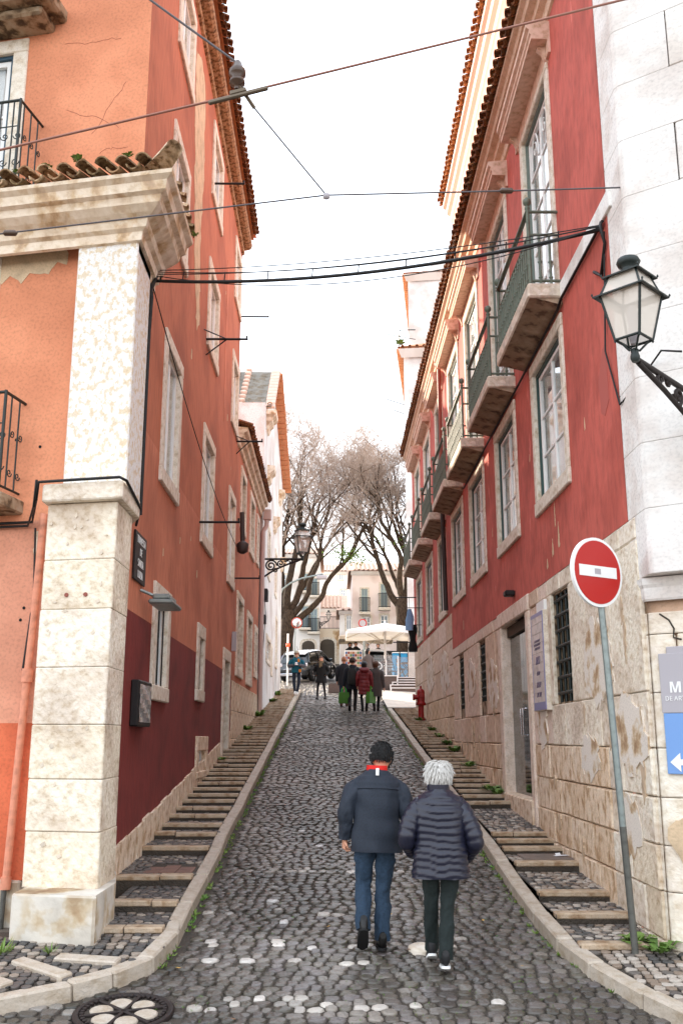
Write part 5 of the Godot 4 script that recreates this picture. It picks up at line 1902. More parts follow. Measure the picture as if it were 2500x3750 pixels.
	for q in [[-13.45, -13.425, 2.07, 3.35], [-12.735, -12.71, 2.07, 3.35], [-13.425, -12.735, 2.07, 2.17], [-13.425, -12.735, 3.30, 3.35]]:
		m = mb(fr)
		m.box(Vector3(q[0], q[2], .07), Vector3(q[1], q[3], .085))
		part(m, "blue_border", mats.azulejo_blue, pn)
	for j in 9:
		for k in 3:
			m = mb(fr)
			m.cbox(Vector3(-13.43 + k * .235, 2.16 + j * .131, .06), Vector3(-13.198 + k * .235, 2.288 + j * .131, .083), .003)
			part(m, "tile", mats.azulejo, pn)
	# faded, unreadable brush marks
	for r in [[2.98, 5, .03], [2.93, 6, .03], [2.88, 5, .03], [2.72, 4, .10], [2.55, 3, .05], [2.40, 4, .07], [2.27, 4, .06]]:
		m = mb(fr)
		for k in r[1]:
			var bx0: float = -13.08 + (k - r[1] * .5 + .5) * .07
			m.tube([Vector3(bx0 - .02, r[0] - r[2] * .5, .085), Vector3(bx0 + rng.randf_range(-.02, .02), r[0], .085), Vector3(bx0 + .02, r[0] + r[2] * .5, .085)], .006, 4)
		part(m, "brush_mark", mats.ink_violet, pn)
	m = mb(fr)
	m.cbox(Vector3(-13.2, 3.36, .0), Vector3(-12.72, 3.5, .05), .005)
	part(m, "top_plate", mats.sign_white, pn)

# lantern hanging over/standing on the end of a scrolled bracket; foot = bottom centre of the lantern
func street_lantern(called: String, label: String, foot: Vector3, wall_pt: Vector3, s: float, turn: float) -> void:
	var t := thing(called, label, "street lamp", wall_pt)
	var x := Transform3D(Basis(Vector3.UP, turn) * Basis.from_scale(Vector3(s, s, s)), foot)
	var m := mb(x)
	# cage: narrow at the foot, wide at the shoulder
	var b0 := .125; var b1 := .205; var y0 := .16; var y1 := .60; var cap0 := .215; var cap1 := .14; var y2 := .80
	var ring := func(r: float, y: float): return [Vector3(-r, y, r), Vector3(r, y, r), Vector3(r, y, -r), Vector3(-r, y, -r)]
	var A: Array = ring.call(b0, y0); var B: Array = ring.call(b1, y1); var C: Array = ring.call(cap1, y2)
	for k in 4:
		m.tube([A[k], B[k]], .014, 5)
		m.tube([A[k], A[(k + 1) % 4]], .014, 5)
		m.tube([B[k] + Vector3(0, .01, 0), C[k]], .012, 5)
	var cage := part(m, "cage", mats.green_iron, t)
	for k in 4:
		m = mb(x)
		m.quad(A[k], A[(k + 1) % 4], B[(k + 1) % 4], B[k])
		part(m, "glass_pane", mats.glass_frost, t)
		m = mb(x)
		m.quad(B[k], B[(k + 1) % 4], C[(k + 1) % 4], C[k])
		part(m, "roof_pane", mats.glass_frost, t)
	# projecting flat rims
	m = mb(x)
	for q in [[cap0 + .045, y1, .018], [cap1 + .05, y2, .018]]:
		var o: Array = ring.call(q[0], q[1]); var i: Array = ring.call(q[0] - .085, q[1] + .03)
		for k in 4:
			m.quad(o[k], o[(k + 1) % 4], i[(k + 1) % 4], i[k])
			m.quad(o[(k + 1) % 4] - Vector3(0, .014, 0), o[k] - Vector3(0, .014, 0), i[k] - Vector3(0, .014, 0), i[(k + 1) % 4] - Vector3(0, .014, 0))
			m.quad(o[k] - Vector3(0, .014, 0), o[(k + 1) % 4] - Vector3(0, .014, 0), o[(k + 1) % 4], o[k])
			m.lathe([[.004, 0], [.012, .012], [.004, .03]], 6, o[k])
	part(m, "rims", mats.green_iron, t)
	m = mb(x)
	m.lathe([[.13, y2 + .01], [.11, y2 + .05], [.07, y2 + .055], [.07, y2 + .10], [.10, y2 + .12], [.115, y2 + .155], [.10, y2 + .19], [.04, y2 + .21]], 14)
	part(m, "chimney_cap", mats.green_iron, t)
	# bowl-shaped foot with the arms
	m = mb(x)
	for k in 4:
		m.tube([A[k], A[k] * .7 + Vector3(0, .02, 0), Vector3(A[k].x * .25, .05, A[k].z * .25)], .011, 5)
		m.lathe([[.003, -.03], [.014, -.015], [.003, 0]], 6, A[k])
	m.lathe([[.03, -.06], [.045, -.03], [.045, .0], [.035, .03], [.04, .06], [.015, .08]], 10)
	part(m, "foot", mats.green_iron, t)
	m = mb(x)
	m.lathe([[.035, .12], [.05, .2], [.04, .3], [.06, .42], [.03, .5]], 8)
	part(m, "bulb_holder", mats.sign_grey, t)
	# bracket back to the wall
	var end := foot + Vector3(0, -.02, 0)
	var dir := (wall_pt - end); dir.y = 0
	var len := dir.length()
	var u := dir.normalized()
	var fx := Transform3D(Basis(u, Vector3.UP, u.cross(Vector3.UP)), end)
	m = mb(fx)
	m.tube([Vector3(0, 0, 0), Vector3(len, 0, 0)], .030 * s, 6)
	m.tube([Vector3(.05, -.02, 0), Vector3(len * .35, -.14 * s, 0), Vector3(len * .7, -.30 * s, 0), Vector3(len, -.52 * s, 0)], .028 * s, 6)
	scroll(m, Vector2(len * .30, -.07 * s), .07 * s, 1.2, 0, 0, .020 * s)
	scroll(m, Vector2(len * .55, -.12 * s), .11 * s, 1.6, PI, 0, .022 * s)
	scroll(m, Vector2(len * .80, -.19 * s), .17 * s, 1.9, PI, 0, .024 * s, -1)
	scroll(m, Vector2(len * .68, -.30 * s), .07 * s, 1.3, 0, 0, .018 * s, -1)
	scroll(m, Vector2(len * .42, -.03 * s), .05 * s, 1.3, PI, 0, .016 * s)
	scroll(m, Vector2(len * .12, -.06 * s), .05 * s, 1.0, PI, 0, .012 * s, -1)
	m.cbox(Vector3(len - .03, -.6 * s, -.05), Vector3(len, .12 * s, .05), .01)
	part(m, "bracket", mats.iron_brown, t)

# ---------------------------------------------------------------- wires over the lane
func wire(called: String, label: String, pts: Array, r: float, material: Material, cat := "wire") -> Node3D:
	var t := thing(called, label, cat, pts[0])
	var m := mb()
	m.tube(pts, r, 6)
	part(m, "strand", material, t)
	return t

func build_wires() -> void:
	# tram contact wire with its clamp
	var a := P(-4.6, 6.58, 8.0); var c0 := P(-1.15, 7.53, 8.0); var c1 := P(-.65, 7.68, 8.0); var e := P(4.6, 9.2, 8.0)
	var t := wire("contact_wire", "thick copper tram wire slanting across the top of the lane", [a, c0, c1, e], .0115, mats.copper)
	var m := mb()
	var u := (c1 - c0).normalized()
	m.xf = Transform3D(Basis(u, Vector3.UP.cross(u).cross(u) * -1.0, Vector3.UP.cross(u) * -1.0).orthonormalized(), c0)
	m.cbox(Vector3(-.02, -.035, -.02), Vector3(.56, .005, .02), .01)
	m.cbox(Vector3(.2, 0, -.02), Vector3(.36, .05, .02), .01)
	part(m, "clamp", mats.bronze, t)
	m = mb()
	var ip := P(-.90, 7.66, 8.0)
	m.lathe([[.025, 0], [.025, .04], [.075, .06], [.07, .10], [.04, .12], [.08, .15], [.08, .20], [.055, .23], [.04, .28], [.02, .31]], 12, ip)
	part(m, "insulator", mats.porcelain, t)
	m = mb()
	m.tube([ip + Vector3(0, .06, 0), P(-.80, 7.60, 8.05), P(-.74, 7.53, 8.1)], .018, 6)
	part(m, "hanger_arm", mats.bronze, t)
	wire("hanger_wire", "thin grey wire rising to the top left from the tram wire clamp", [P(-2.6, 9.4, 8.0), P(-1.76, 8.64, 8.0), P(-.91, 7.95, 8.0)], .011, mats.cable_grey)
	wire("pull_wire", "thin wire sloping down from the clamp to the span wire joint", [P(-.74, 7.53, 8.1), P(-.06, 6.92, 8.6)], .008, mats.cable_grey)
	t = wire("span_wire", "thin span wire crossing the whole lane below the tram wire", [P(-4.8, 6.27, 8.6), P(-3.16, 6.49, 8.6), P(-.06, 6.92, 8.6), P(1.79, 6.98, 8.6), P(4.8, 7.1, 8.6)], .008, mats.cable_grey)
	m = mb()
	m.lathe([[.01, -.035], [.035, -.02], [.03, .02], [.01, .035]], 9, P(-.06, 6.91, 8.6))
	part(m, "joint", mats.sign_grey, t)
	for q in [[P(1.72, 6.98, 8.6)], [P(-3.13, 6.49, 8.6)]]:
		m = mb(Transform3D(Basis(Vector3(0, 0, 1), PI / 2), q[0]))
		m.lathe([[.01, -.07], [.03, -.05], [.03, .05], [.01, .07]], 8)
		part(m, "insulator", mats.porcelain, t)
	# bundled cables between the two houses
	var l0 := P(-2.19, 7.22, 11.0); var r0 := P(2.83, 6.93, 9.25)
	t = wire("cable_bundle", "thick bundle of black cables slung between the two buildings", cable(l0 + Vector3(0, -.03, 0), r0, .20, .02, 20), .020, mats.cable)
	for q in [[.07, .10, .007], [.10, .13, .006], [.05, .30, .006], [.12, .06, .006]]:
		m = mb()
		m.tube(cable(l0 + Vector3(0, q[0], -.02), r0 + Vector3(0, q[0] * .3, .03), q[1] + .05, .006, 20), q[2], 5)
		part(m, "thin_cable", mats.cable, t)
	m = mb()
	m.tube([r0, P(2.80, 6.95, 9.15), P(2.78, 6.86, 9.1), P(2.82, 6.7, 9.12), P(2.83, 6.45, 9.35), P(2.83, 6.62, 9.6)], .018, 6)
	m.tube([l0 + Vector3(0, -.03, 0), P(-2.2, 7.1, 10.9), P(-2.18, 6.9, 10.86), P(-2.19, 6.5, 10.86)], .022, 6)
	part(m, "tail_cables", mats.cable, t)
	for k in 9:
		var f := (k + .7) / 9.5
		var p := l0.lerp(r0, f) - Vector3(0, .20 * 4 * f * (1 - f), 0)
		m = mb()
		m.tube([p + Vector3(0, -.03, 0), p + Vector3(.01, .10, 0)], .007, 4)
		part(m, "tie", mats.cable, t)
	wire("slack_wire", "slack thin wires dropping down the red wall behind the lantern", [P(2.83, 6.85, 9.15), P(2.82, 5.6, 9.35), P(2.83, 4.9, 9.02), P(2.9, 4.98, 8.7), P(3.0, 5.15, 8.25), P(3.15, 5.1, 8.15)], .010, mats.cable)

# ---------------------------------------------------------------- the square at the top
func twig(m: MB, a: Vector3, b: Vector3, r0: float, r1: float) -> void:
	var t := (b - a).normalized()
	var s := t.cross(Vector3(.3, .2, 1)).normalized()
	var o := t.cross(s)
	for k in 3:
		var w0 := TAU * k / 3; var w1 := TAU * (k + 1) / 3
		var d0 := s * cos(w0) + o * sin(w0); var d1 := s * cos(w1) + o * sin(w1)
		m.quad(a + d0 * r0, a + d1 * r0, b + d1 * r1, b + d0 * r1)

func grow(limbs: MB, twigs: MB, p: Vector3, dir: Vector3, len: float, r: float, level: int) -> void:
	var pts := [p]
	var q := p
	var n := 4
	for i in n:
		dir = (dir + Vector3(rng.randf_range(-.3, .3), rng.randf_range(-.12, .2), rng.randf_range(-.3, .3))).normalized()
		q += dir * len / n
		pts.append(q)
	if level >= 2:
		for i in n: twig(twigs, pts[i], pts[i + 1], r * (1.0 - .8 * i / n), r * (1.0 - .8 * (i + 1) / n))
	else:
		var rad := []
		for i in n + 1: rad.append(r * (1.0 - .55 * i / n))
		limbs.tube(pts, rad, 6)
	if level >= 4: return
	var kids: int = [5, 5, 5, 4][level]
	for k in kids:
		var i := 1 + rng.randi() % n
		var f := float(i) / n
		var side := Vector3(rng.randf_range(-1, 1), rng.randf_range(-.35, .8), rng.randf_range(-1, 1)).normalized()
		var nd := (dir * .45 + side * .95 + Vector3.UP * .16).normalized()
		grow(limbs, twigs, pts[i], nd, len * rng.randf_range(.45, .78), maxf(r * (1.0 - .55 * f) * .62, .010), level + 1)

func build_tree(called: String, label: String, base: Vector3, trunk: Array, limbs_pts: Array, leafy: Array) -> void:
	var t := thing(called, label, "tree", base)
	var m := mb()
	m.col = Color(.85, .8, .75)
	var rad := []
	for k in trunk.size(): rad.append(trunk[k][1])
	var tp := []
	for k in trunk: tp.append(k[0])
	m.tube(tp, rad, 10)
	part(m, "trunk", mats.bark, t)
	var lim := mb(); var tw := mb()
	for L in limbs_pts:
		var pts: Array = L[0]
		var smooth := []
		var cur := Curve3D.new()
		for i in pts.size():
			var tan: Vector3 = (pts[mini(i + 1, pts.size() - 1)] - pts[maxi(i - 1, 0)]) * .2
			cur.add_point(pts[i], -tan, tan)
		cur.bake_interval = .35
		var bk := cur.get_baked_points()
		var rr := []
		for i in bk.size():
			smooth.append(bk[i] + Vector3(rng.randf_range(-.03, .03), 0, rng.randf_range(-.03, .03)))
			rr.append(lerpf(L[1], L[2], float(i) / (bk.size() - 1)))
		lim.col = Color(1, .95, .9) * rng.randf_range(.75, 1.05)
		lim.tube(smooth, rr, 7)
		# boughs along the limb's upper part
		var cnt: int = L[3]
		for k in cnt:
			var i: int = int(lerpf(bk.size() * .45, bk.size() - 1, float(k + 1) / cnt))
			var dir: Vector3 = (bk[i] - bk[maxi(i - 2, 0)]).normalized()
			var side := Vector3(rng.randf_range(-1, 1), rng.randf_range(-.1, .7), rng.randf_range(-.8, .8)).normalized()
			grow(lim, tw, bk[i], (dir * .7 + side * .6).normalized(), rng.randf_range(2.6, 4.0), rr[i] * .6, 0 if k > cnt - 3 else 1)
	part(lim, "limbs", mats.bark, t)
	part(tw, "crown", mats.twig, t)
	if leafy.size():
		m = mb()
		for q in leafy:
			for k in int(q[2]):
				var p: Vector3 = q[0] + Vector3(rng.randfn(), rng.randfn() * .5, rng.randfn()) * q[1]
				var a := Vector3(rng.randf_range(-1, 1), rng.randf_range(-1, .3), rng.randf_range(-1, 1)).normalized() * .16
				var s := a.cross(Vector3(rng.randf(), rng.randf(), rng.randf())).normalized() * .05
				m.col = Color(rng.randf_range(.7, 1.6), rng.randf_range(.9, 1.3), .6)
				m.quad(p, p + a * .5 + s, p + a, p + a * .5 - s)
		part(m, "last_leaves", mats.leaf, t)

func simple_window(fr: Transform3D, u: float, v: float, w: float, h: float, parent: Node, balcony := false) -> void:
	var m := mb(fr)
	m.cbox(Vector3(u - w * .5 - .12, v - .1, -.05), Vector3(u - w * .5, v + h + .12, .06), .01)
	m.cbox(Vector3(u + w * .5, v - .1, -.05), Vector3(u + w * .5 + .12, v + h + .12, .06), .01)
	m.cbox(Vector3(u - w * .5, v + h, -.05), Vector3(u + w * .5, v + h + .12, .06), .01)
	m.cbox(Vector3(u - w * .5, v - .1, -.05), Vector3(u + w * .5, v, .07), .01)
	var wn := part(m, "window", mats.surround, parent)
	m = mb(fr)
	m.box(Vector3(u - w * .5, v, .0), Vector3(u - w * .5 + .06, v + h, .03))
	m.box(Vector3(u + w * .5 - .06, v, .0), Vector3(u + w * .5, v + h, .03))
	m.box(Vector3(u - .04, v, .0), Vector3(u + .04, v + h, .028))
	m.box(Vector3(u - w * .5, v + h * .68, .0), Vector3(u + w * .5, v + h * .72, .026))
	m.box(Vector3(u - w * .5, v + h - .07, .0), Vector3(u + w * .5, v + h, .03))
	part(m, "sash", mat("sash_green", Color(.62, .70, .69), .5) if balcony else mats.white_paint, wn)
	m = mb(fr)
	m.box(Vector3(u - w * .5, v, -.03), Vector3(u + w * .5, v + h, .008))
	part(m, "pane", mat("pane_far", Color(.55, .61, .64), .08), wn)
	if balcony:
		m = mb(fr)
		m.cbox(Vector3(u - w * .9, v - .2, 0), Vector3(u + w * .9, v - .02, .5), .02)
		var s := part(m, "balcony", mats.surround, parent)
		m = mb(fr)
		for y in [.05, .95]:
			m.tube([Vector3(u - w * .85, v + y, .02), Vector3(u - w * .85, v + y, .45), Vector3(u + w * .85, v + y, .45), Vector3(u + w * .85, v + y, .02)], .022, 4)
		for k in 12: m.tube([Vector3(u + w * .85 * (k / 5.5 - 1.0), v, .45), Vector3(u + w * .85 * (k / 5.5 - 1.0), v + .95, .45)], .014, 4)
		part(m, "railing", mats.black_iron, s)

func house(called: String, label: String, x0: float, x1: float, d: float, y0: float, y1: float, depth: float, material: Material, wins: Array, roof := [0.9, .0], turn := 0.0) -> Node3D:
	var b := thing(called, label, "house", P((x0 + x1) * .5, y0, d))
	var fr := face_at(P(x0, 0, d), Vector3(cos(turn), 0, sin(turn)))
	var w := (x1 - x0) / cos(turn)
	var m := mb(fr)
	m.quad(Vector3(0, y0 - 1, 0), Vector3(w, y0 - 1, 0), Vector3(w, y1, 0), Vector3(0, y1, 0))
	part(m, "front_wall", material, b)
	m = mb(fr)
	shell(m, 0, w, y0 - 1, y1 - .02, depth)
	part(m, "side_walls", material, b)
	if roof[0] > 0:
		m = mb(fr)
		moulding(m, [[0, y1 - .25], [.1, y1 - .2], [.2, y1 - .05], [.22, y1 + .02], [0, y1 + .03]], -.1, w + .1)
		part(m, "cornice", mats.house_white, b)
		m = mb(fr)
		m.quad(Vector3(-.25, y1 + .04, .3), Vector3(w + .25, y1 + .04, .3), Vector3(w + .25, y1 + .04 + roof[0], -depth * .5), Vector3(-.25, y1 + .04 + roof[0], -depth * .5))
		m.quad(Vector3(-.25, y1 + .04 + roof[0], -depth * .5), Vector3(w + .25, y1 + .04 + roof[0], -depth * .5), Vector3(w + .25, y1, -depth), Vector3(-.25, y1, -depth))
		m.tri(Vector3(-.25, y1, -depth), Vector3(-.25, y1 + .04, .3), Vector3(-.25, y1 + .04 + roof[0], -depth * .5))
		m.tri(Vector3(w + .25, y1 + .04, .3), Vector3(w + .25, y1, -depth), Vector3(w + .25, y1 + .04 + roof[0], -depth * .5))
		var rf := part(m, "roof", mats.tile_pink, b)
		var pitch := atan2(roof[0], depth * .5 + .3)
		var n := int(w / .3)
		var slope := sqrt(pow(depth * .5 + .3, 2) + roof[0] * roof[0])
		for i in mini(n, 60):
			m = mb(fr * Transform3D(Basis(Vector3.RIGHT, pitch), Vector3((i + .5) * w / n, y1 + .06, .32)))
			var rings := []
			for z in [0.0, -slope]:
				var ring := PackedVector3Array()
				for s in 5:
					var a := PI * s / 4.0
					ring.push_back(Vector3(-cos(a) * .1, sin(a) * .08, z))
				rings.append(ring)
			m.loft(rings, false, false, false)
			m.col = Color(1, .9, .82)
			part(m, "tile_row", mats.tile_pink, rf)
	for q in wins: simple_window(fr, (q[0] - x0) / cos(turn), q[1], q[2], q[3], b, q.size() > 4)
	return b

func arch_door(fr: Transform3D, u0: float, u1: float, v0: float, v1: float, parent: Node) -> void:
	var poly := PackedVector2Array([Vector2(u0, v0), Vector2(u1, v0), Vector2(u1, v1 - .35)])
	for k in 7:
		var a := PI * k / 6.0
		poly.push_back(Vector2((u0 + u1) * .5 + cos(a) * (u1 - u0) * .5, v1 - .35 + sin(a) * .35))
	var big := PackedVector2Array()
	for p in poly: big.push_back(Vector2(p.x + (.16 if p.x > (u0 + u1) * .5 else -.16), p.y + (.16 if p.y > v0 + .1 else 0.0)))
	var m := mb(fr)
	m.prism(big, -.02, .05)
	var s := part(m, "garage_door", mats.surround, parent)
	m = mb(fr)
	m.prism(poly, .0, .06)
	part(m, "leaf", mats.shutter_wood, s)
	var n := 12
	for k in n:
		var x := lerpf(u0, u1, (k + .5) / n)
		m = mb(fr)
		m.cbox(Vector3(x - .03, v0, .055), Vector3(x + .03, v1 - .32, .085), .008)
		part(m, "plank", mats.shutter_wood, s)

func build_square() -> void:
	# pale paving at the end of the right hand pavement
	var pv := struct("plaza_pavement")
	var m := mb()
	m.quad(P(1.94, road_y(34.2) + .115, 34.2), P(2.92, road_y(34.2) + .115, 34.2), P(6.0, road_y(45) - .05, 45.5), P(2.1, road_y(44) + .10, 44.0))
	m.quad(P(2.9, road_y(34.0) + .10, 34.0), P(9, road_y(34.0) + .10, 34.0), P(9, road_y(45) - .06, 45.6), P(6, road_y(45) - .06, 45.6))
	part(m, "paving", mats.paving_pale, pv)
	m = mb()
	m.quad(P(-14, road_y(44) - .02, 44.05), P(-1.4, road_y(44) - .02, 44.05), P(-1.4, road_y(60) + .0, 60), P(-14, road_y(60), 60))
	m.quad(P(-14, road_y(53) + .01, 53), P(12, road_y(53) + .01, 53), P(12, road_y(60) + .01, 60), P(-14, road_y(60) + .01, 60))
	m.quad(P(-14, road_y(60) + .01, 60), P(12, road_y(60) + .01, 60), P(12, road_y(74) + .01, 74.5), P(-14, road_y(74) + .01, 74.5))
	m.quad(P(2.25, road_y(36.5) - .01, 36.5), P(3.5, road_y(36.5) - .01, 36.5), P(3.5, road_y(53) - .01, 53), P(2.25, road_y(53) - .01, 53))
	part(m, "asphalt", mat("plaza_cobble", Color(.36, .34, .33), .5, {"tex": texs.mottle, "scale": .8, "detail": texs.fine, "dscale": 2.0, "bump": texs.b_mid, "bh": 1.5}), pv)

	# houses
	var g := house("garage_house", "pale stone house with arched garage door and iron balconies", -11.0, -.87, 72.0, 6.9, 15.2, 8.0, mats.house_white, [[-1.96, 12.46, .42, 1.3, 1], [-1.27, 12.1, .42, 1.3, 1], [-1.95, 9.7, .5, 1.6, 1], [-1.3, 9.4, .5, 1.7, 1], [-3.4, 9.7, .5, 1.6], [-3.4, 12.4, .45, 1.3]], [1.2])
	var gf := face_at(P(-11.0, 0, 72), Vector3(1, 0, 0))
	arch_door(gf, 8.83, 9.78, 7.0, 8.75, g)
	arch_door(gf, 6.7, 7.6, 7.0, 8.75, g)
	g = house("terrace_wall", "cream wall with wide garage door below an iron railed terrace", -.86, .62, 72.5, 6.9, 9.7, 6.0, mats.cream_plaster, [], [0.0])
	gf = face_at(P(-.86, 0, 72.5), Vector3(1, 0, 0))
	arch_door(gf, .04, 1.10, 7.0, 8.92, g)
	m = mb(gf)
	for y in [9.75, 10.6]: m.tube([Vector3(0, y, -.1), Vector3(1.48, y, -.1)], .025, 4)
	for k in 16: m.tube([Vector3(k * .098, 9.7, -.1), Vector3(k * .098, 10.6, -.1)], .014, 4)
	part(m, "railing", mats.black_iron, g)
	house("tiled_house", "small blush house with low tiled roof above the terrace", -1.4, 1.0, 77.0, 7.0, 11.75, 5.0, mats.blush_plaster, [], [1.4])
	house("white_back_house", "white house with small windows in the middle of the square", -1.6, 2.3, 88.0, 7.0, 16.6, 7.0, mats.house_white, [[.85, 15.9, .38, .8], [1.08, 14.0, .4, 1.0], [-.3, 13.4, .4, 1.0]], [1.3])
	house("low_white_house", "narrow white house beside the pale pink house", .6, 1.42, 67.0, 6.0, 10.3, 5.0, mats.house_white, [[1.2, 9.0, .34, 1.0]], [.5])
	house("roof_house", "distant house with red tiled roof behind the bare trees", 1.5, 5.5, 96.0, 8.0, 17.5, 7.0, mats.blush_plaster, [[2.6, 15.6, .5, .9]], [1.6])
	house("far_left_house", "distant pale house seen through the left tree", -6.0, -1.5, 92.0, 8.0, 18.2, 7.0, mats.house_white, [[-2.4, 15.6, .5, 1.2]], [1.2])
	house("pink_house", "pale pink house with two iron balconies on the square", 1.43, 9.5, 66.0, 5.5, 12.9, 8.0, mats.blush_plaster, [[2.26, 10.1, .42, 1.6, 1], [3.6, 10.4, .46, 1.65, 1], [3.6, 8.7, .5, 1.2], [2.4, 8.4, .5, 1.4], [5.2, 10.4, .46, 1.65, 1]], [1.3])

	# two white houses climbing the hill behind the red building
	for q in [["hill_house", "white house with tiled eaves and a pot plant on its ledge above the red roof", 3.62, 46.0, 21.0, 10.0], ["tall_hill_house", "tallest white house behind the tiled roof of the red building", 4.75, 56.0, 30.2, 9.0]]:
		var hh := thing(q[0], q[1], "house", P(q[2] + 3, road_y(46), q[3]))
		var tu := deg_to_rad(7.0)
		# left flank runs away at 7 degrees to the right
		var al := Vector3(sin(tu), 0, -cos(tu))
		var A := P(q[2], 0, q[3])
		var Bp: Vector3 = A + al * q[5]
		m = mb()
		m.quad(A + Vector3(0, 3, 0), A + Vector3(8, 3, 1.0), A + Vector3(8, q[4] - .35, 1.0), A + Vector3(0, q[4] - .35, 0))
		m.quad(Bp + Vector3(0, 3, 0), A + Vector3(0, 3, 0), A + Vector3(0, q[4] - .35, 0), Bp + Vector3(0, q[4] - .35, 0))
		m.quad(A + Vector3(8, 3, 1), Bp + Vector3(8, 3, 1), Bp + Vector3(8, q[4] - .35, 1), A + Vector3(8, q[4] - .35, 1))
		m.quad(Bp + Vector3(8, 3, 1), Bp + Vector3(0, 3, 0), Bp + Vector3(0, q[4] - .35, 0), Bp + Vector3(8, q[4] - .35, 1))
		part(m, "wall", mats.white_plaster, hh)
		if q[0] == "tall_hill_house":
			m = mb()
			m.tri(A + Vector3(0, q[4] - .35, 0), A + Vector3(8, q[4] - .35, 1.0), A + Vector3(4.5, q[4] + 2.2, .6))
			part(m, "gable", mats.white_plaster, hh)
		m = mb()
		var o := Vector3(-.32, 0, .2)
		m.quad(A + o + Vector3(0, q[4], 0), A + Vector3(8, q[4], 1.3), A + Vector3(4.5, q[4] + 2.0, -3), A + Vector3(3, q[4] + 1.6, -3))
		m.quad(Bp + o + Vector3(0, q[4], 0), A + o + Vector3(0, q[4], 0), A + Vector3(3, q[4] + 1.6, -3), Bp + Vector3(3, q[4] + 1.6, 0))
		var rf := part(m, "roof", mats.tile_clean, hh)
		for k in int(q[5] / .32):
			m = mb(Transform3D(Basis(Vector3.UP, -tu), A + al * (k * .32 + .1) + Vector3(-.02, q[4] - .10, 0)))
			m.cbox(Vector3(-.34, -.12, -.13), Vector3(.02, .08, .15), .03)
			part(m, "eave_tile", mats.tile_clean, rf)
		m = mb()
		m.quad(A + Vector3(-.12, q[4] - .55, .1), A + Vector3(8, q[4] - .55, 1.1), A + Vector3(8, q[4] - .15, 1.4), A + Vector3(-.3, q[4] - .15, .3))
		part(m, "cornice", mats.house_white, hh)
		if q[0] == "hill_house":
			eave_tiles(face_at(A, Vector3(8, 0, 1)), -.3, 3.0, q[4] - .05, .32, .3, rf, {"w": .36, "l": .4, "mat": mats.tile_clean, "cols": [Color(1, .85, .75), Color(1, .95, .9)]})
			weed(A + Vector3(-.15, q[4] + .15, .2), .28, 40, "pot_plant", "bushy grey green pot plant on the ledge of the white hill house", Color(1.6, 1.6, 1.4))
			m = mb()
			for k in 2: m.tube([A + Vector3(-.2, q[4] + .1, .2 - k * .5), A + Vector3(-.2, q[4] + .9, .2 - k * .5)], .03, 5)
			m.tube([A + Vector3(-.2, q[4] + .9, .2), A + Vector3(.6, q[4] + .9, .25)], .03, 5)
			m.tube([A + Vector3(-1.0, q[4] + .75, .1), A + Vector3(.6, q[4] + .4, .2)], .02, 5)
			part(m, "balcony_rail", mats.green_iron, hh)
			for k in [[-.9, -2.2], [-.7, -5.0]]:
				m = mb()
				m.tube([A + al * -k[1] * .8 + Vector3(k[0] - .1, q[4] - 1.2 + k[0], 0), A + al * -k[1] * .8 + Vector3(.2, q[4] - 1.6 + k[0], 0)], .025, 5)
				part(m, "clothes_rod", mats.black_iron, hh)

	# bare trees
	var y1 := road_y(58)
	build_tree("bare_tree", "large bare tree with fanning limbs on the left of the square", P(-2.7, y1, 58), [[P(-2.75, y1 - .3, 58), .62], [P(-2.72, y1 + .8, 58), .48], [P(-2.68, y1 + 2.2, 58), .42], [P(-2.55, 8.75, 58), .46], [P(-2.5, 9.2, 58), .30]], [
		[[P(-2.3, 8.6, 58), P(-1.76, 8.85, 58.1), P(-.56, 10.08, 58.2), P(-.4, 10.7, 58.2), P(.18, 11.48, 58.0), P(1.29, 12.75, 57.6), P(2.0, 14.4, 57.4)], .22, .06, 7],
		[[P(-2.4, 8.8, 58), P(-1.5, 9.9, 57.6), P(-1.25, 11.0, 57.5), P(-.75, 12.2, 57.4), P(-.6, 13.4, 57.4), P(-.1, 15.5, 57.2)], .19, .06, 8],
		[[P(-2.6, 8.9, 58), P(-2.0, 10.2, 58.4), P(-1.7, 12.0, 58.6), P(-1.2, 14.0, 58.6), P(-.7, 16.0, 58.4)], .24, .07, 9],
		[[P(-2.7, 8.8, 58), P(-2.6, 10.5, 57.8), P(-2.2, 12.5, 57.6), P(-1.9, 14.6, 57.6), P(-1.8, 16.8, 57.4)], .26, .07, 9],
		[[P(-2.8, 8.7, 58), P(-3.0, 10.6, 58.3), P(-3.0, 12.6, 58.4), P(-2.7, 15.0, 58.4), P(-2.6, 17.2, 58.6)], .24, .07, 9],
		[[P(-2.8, 8.6, 58), P(-3.6, 10.2, 58), P(-4.2, 12.4, 58), P(-4.6, 14.6, 58)], .2, .06, 7],
		[[P(-2.5, 9.0, 58), P(-1.4, 11.4, 59), P(-.2, 13.6, 59.4), P(.9, 15.6, 59.6)], .18, .05, 8]],
		[[P(.9, 12.6, 57.6), .5, 260], [P(1.6, 12.3, 57.6), .4, 120]])
	var y2 := road_y(56) + .3
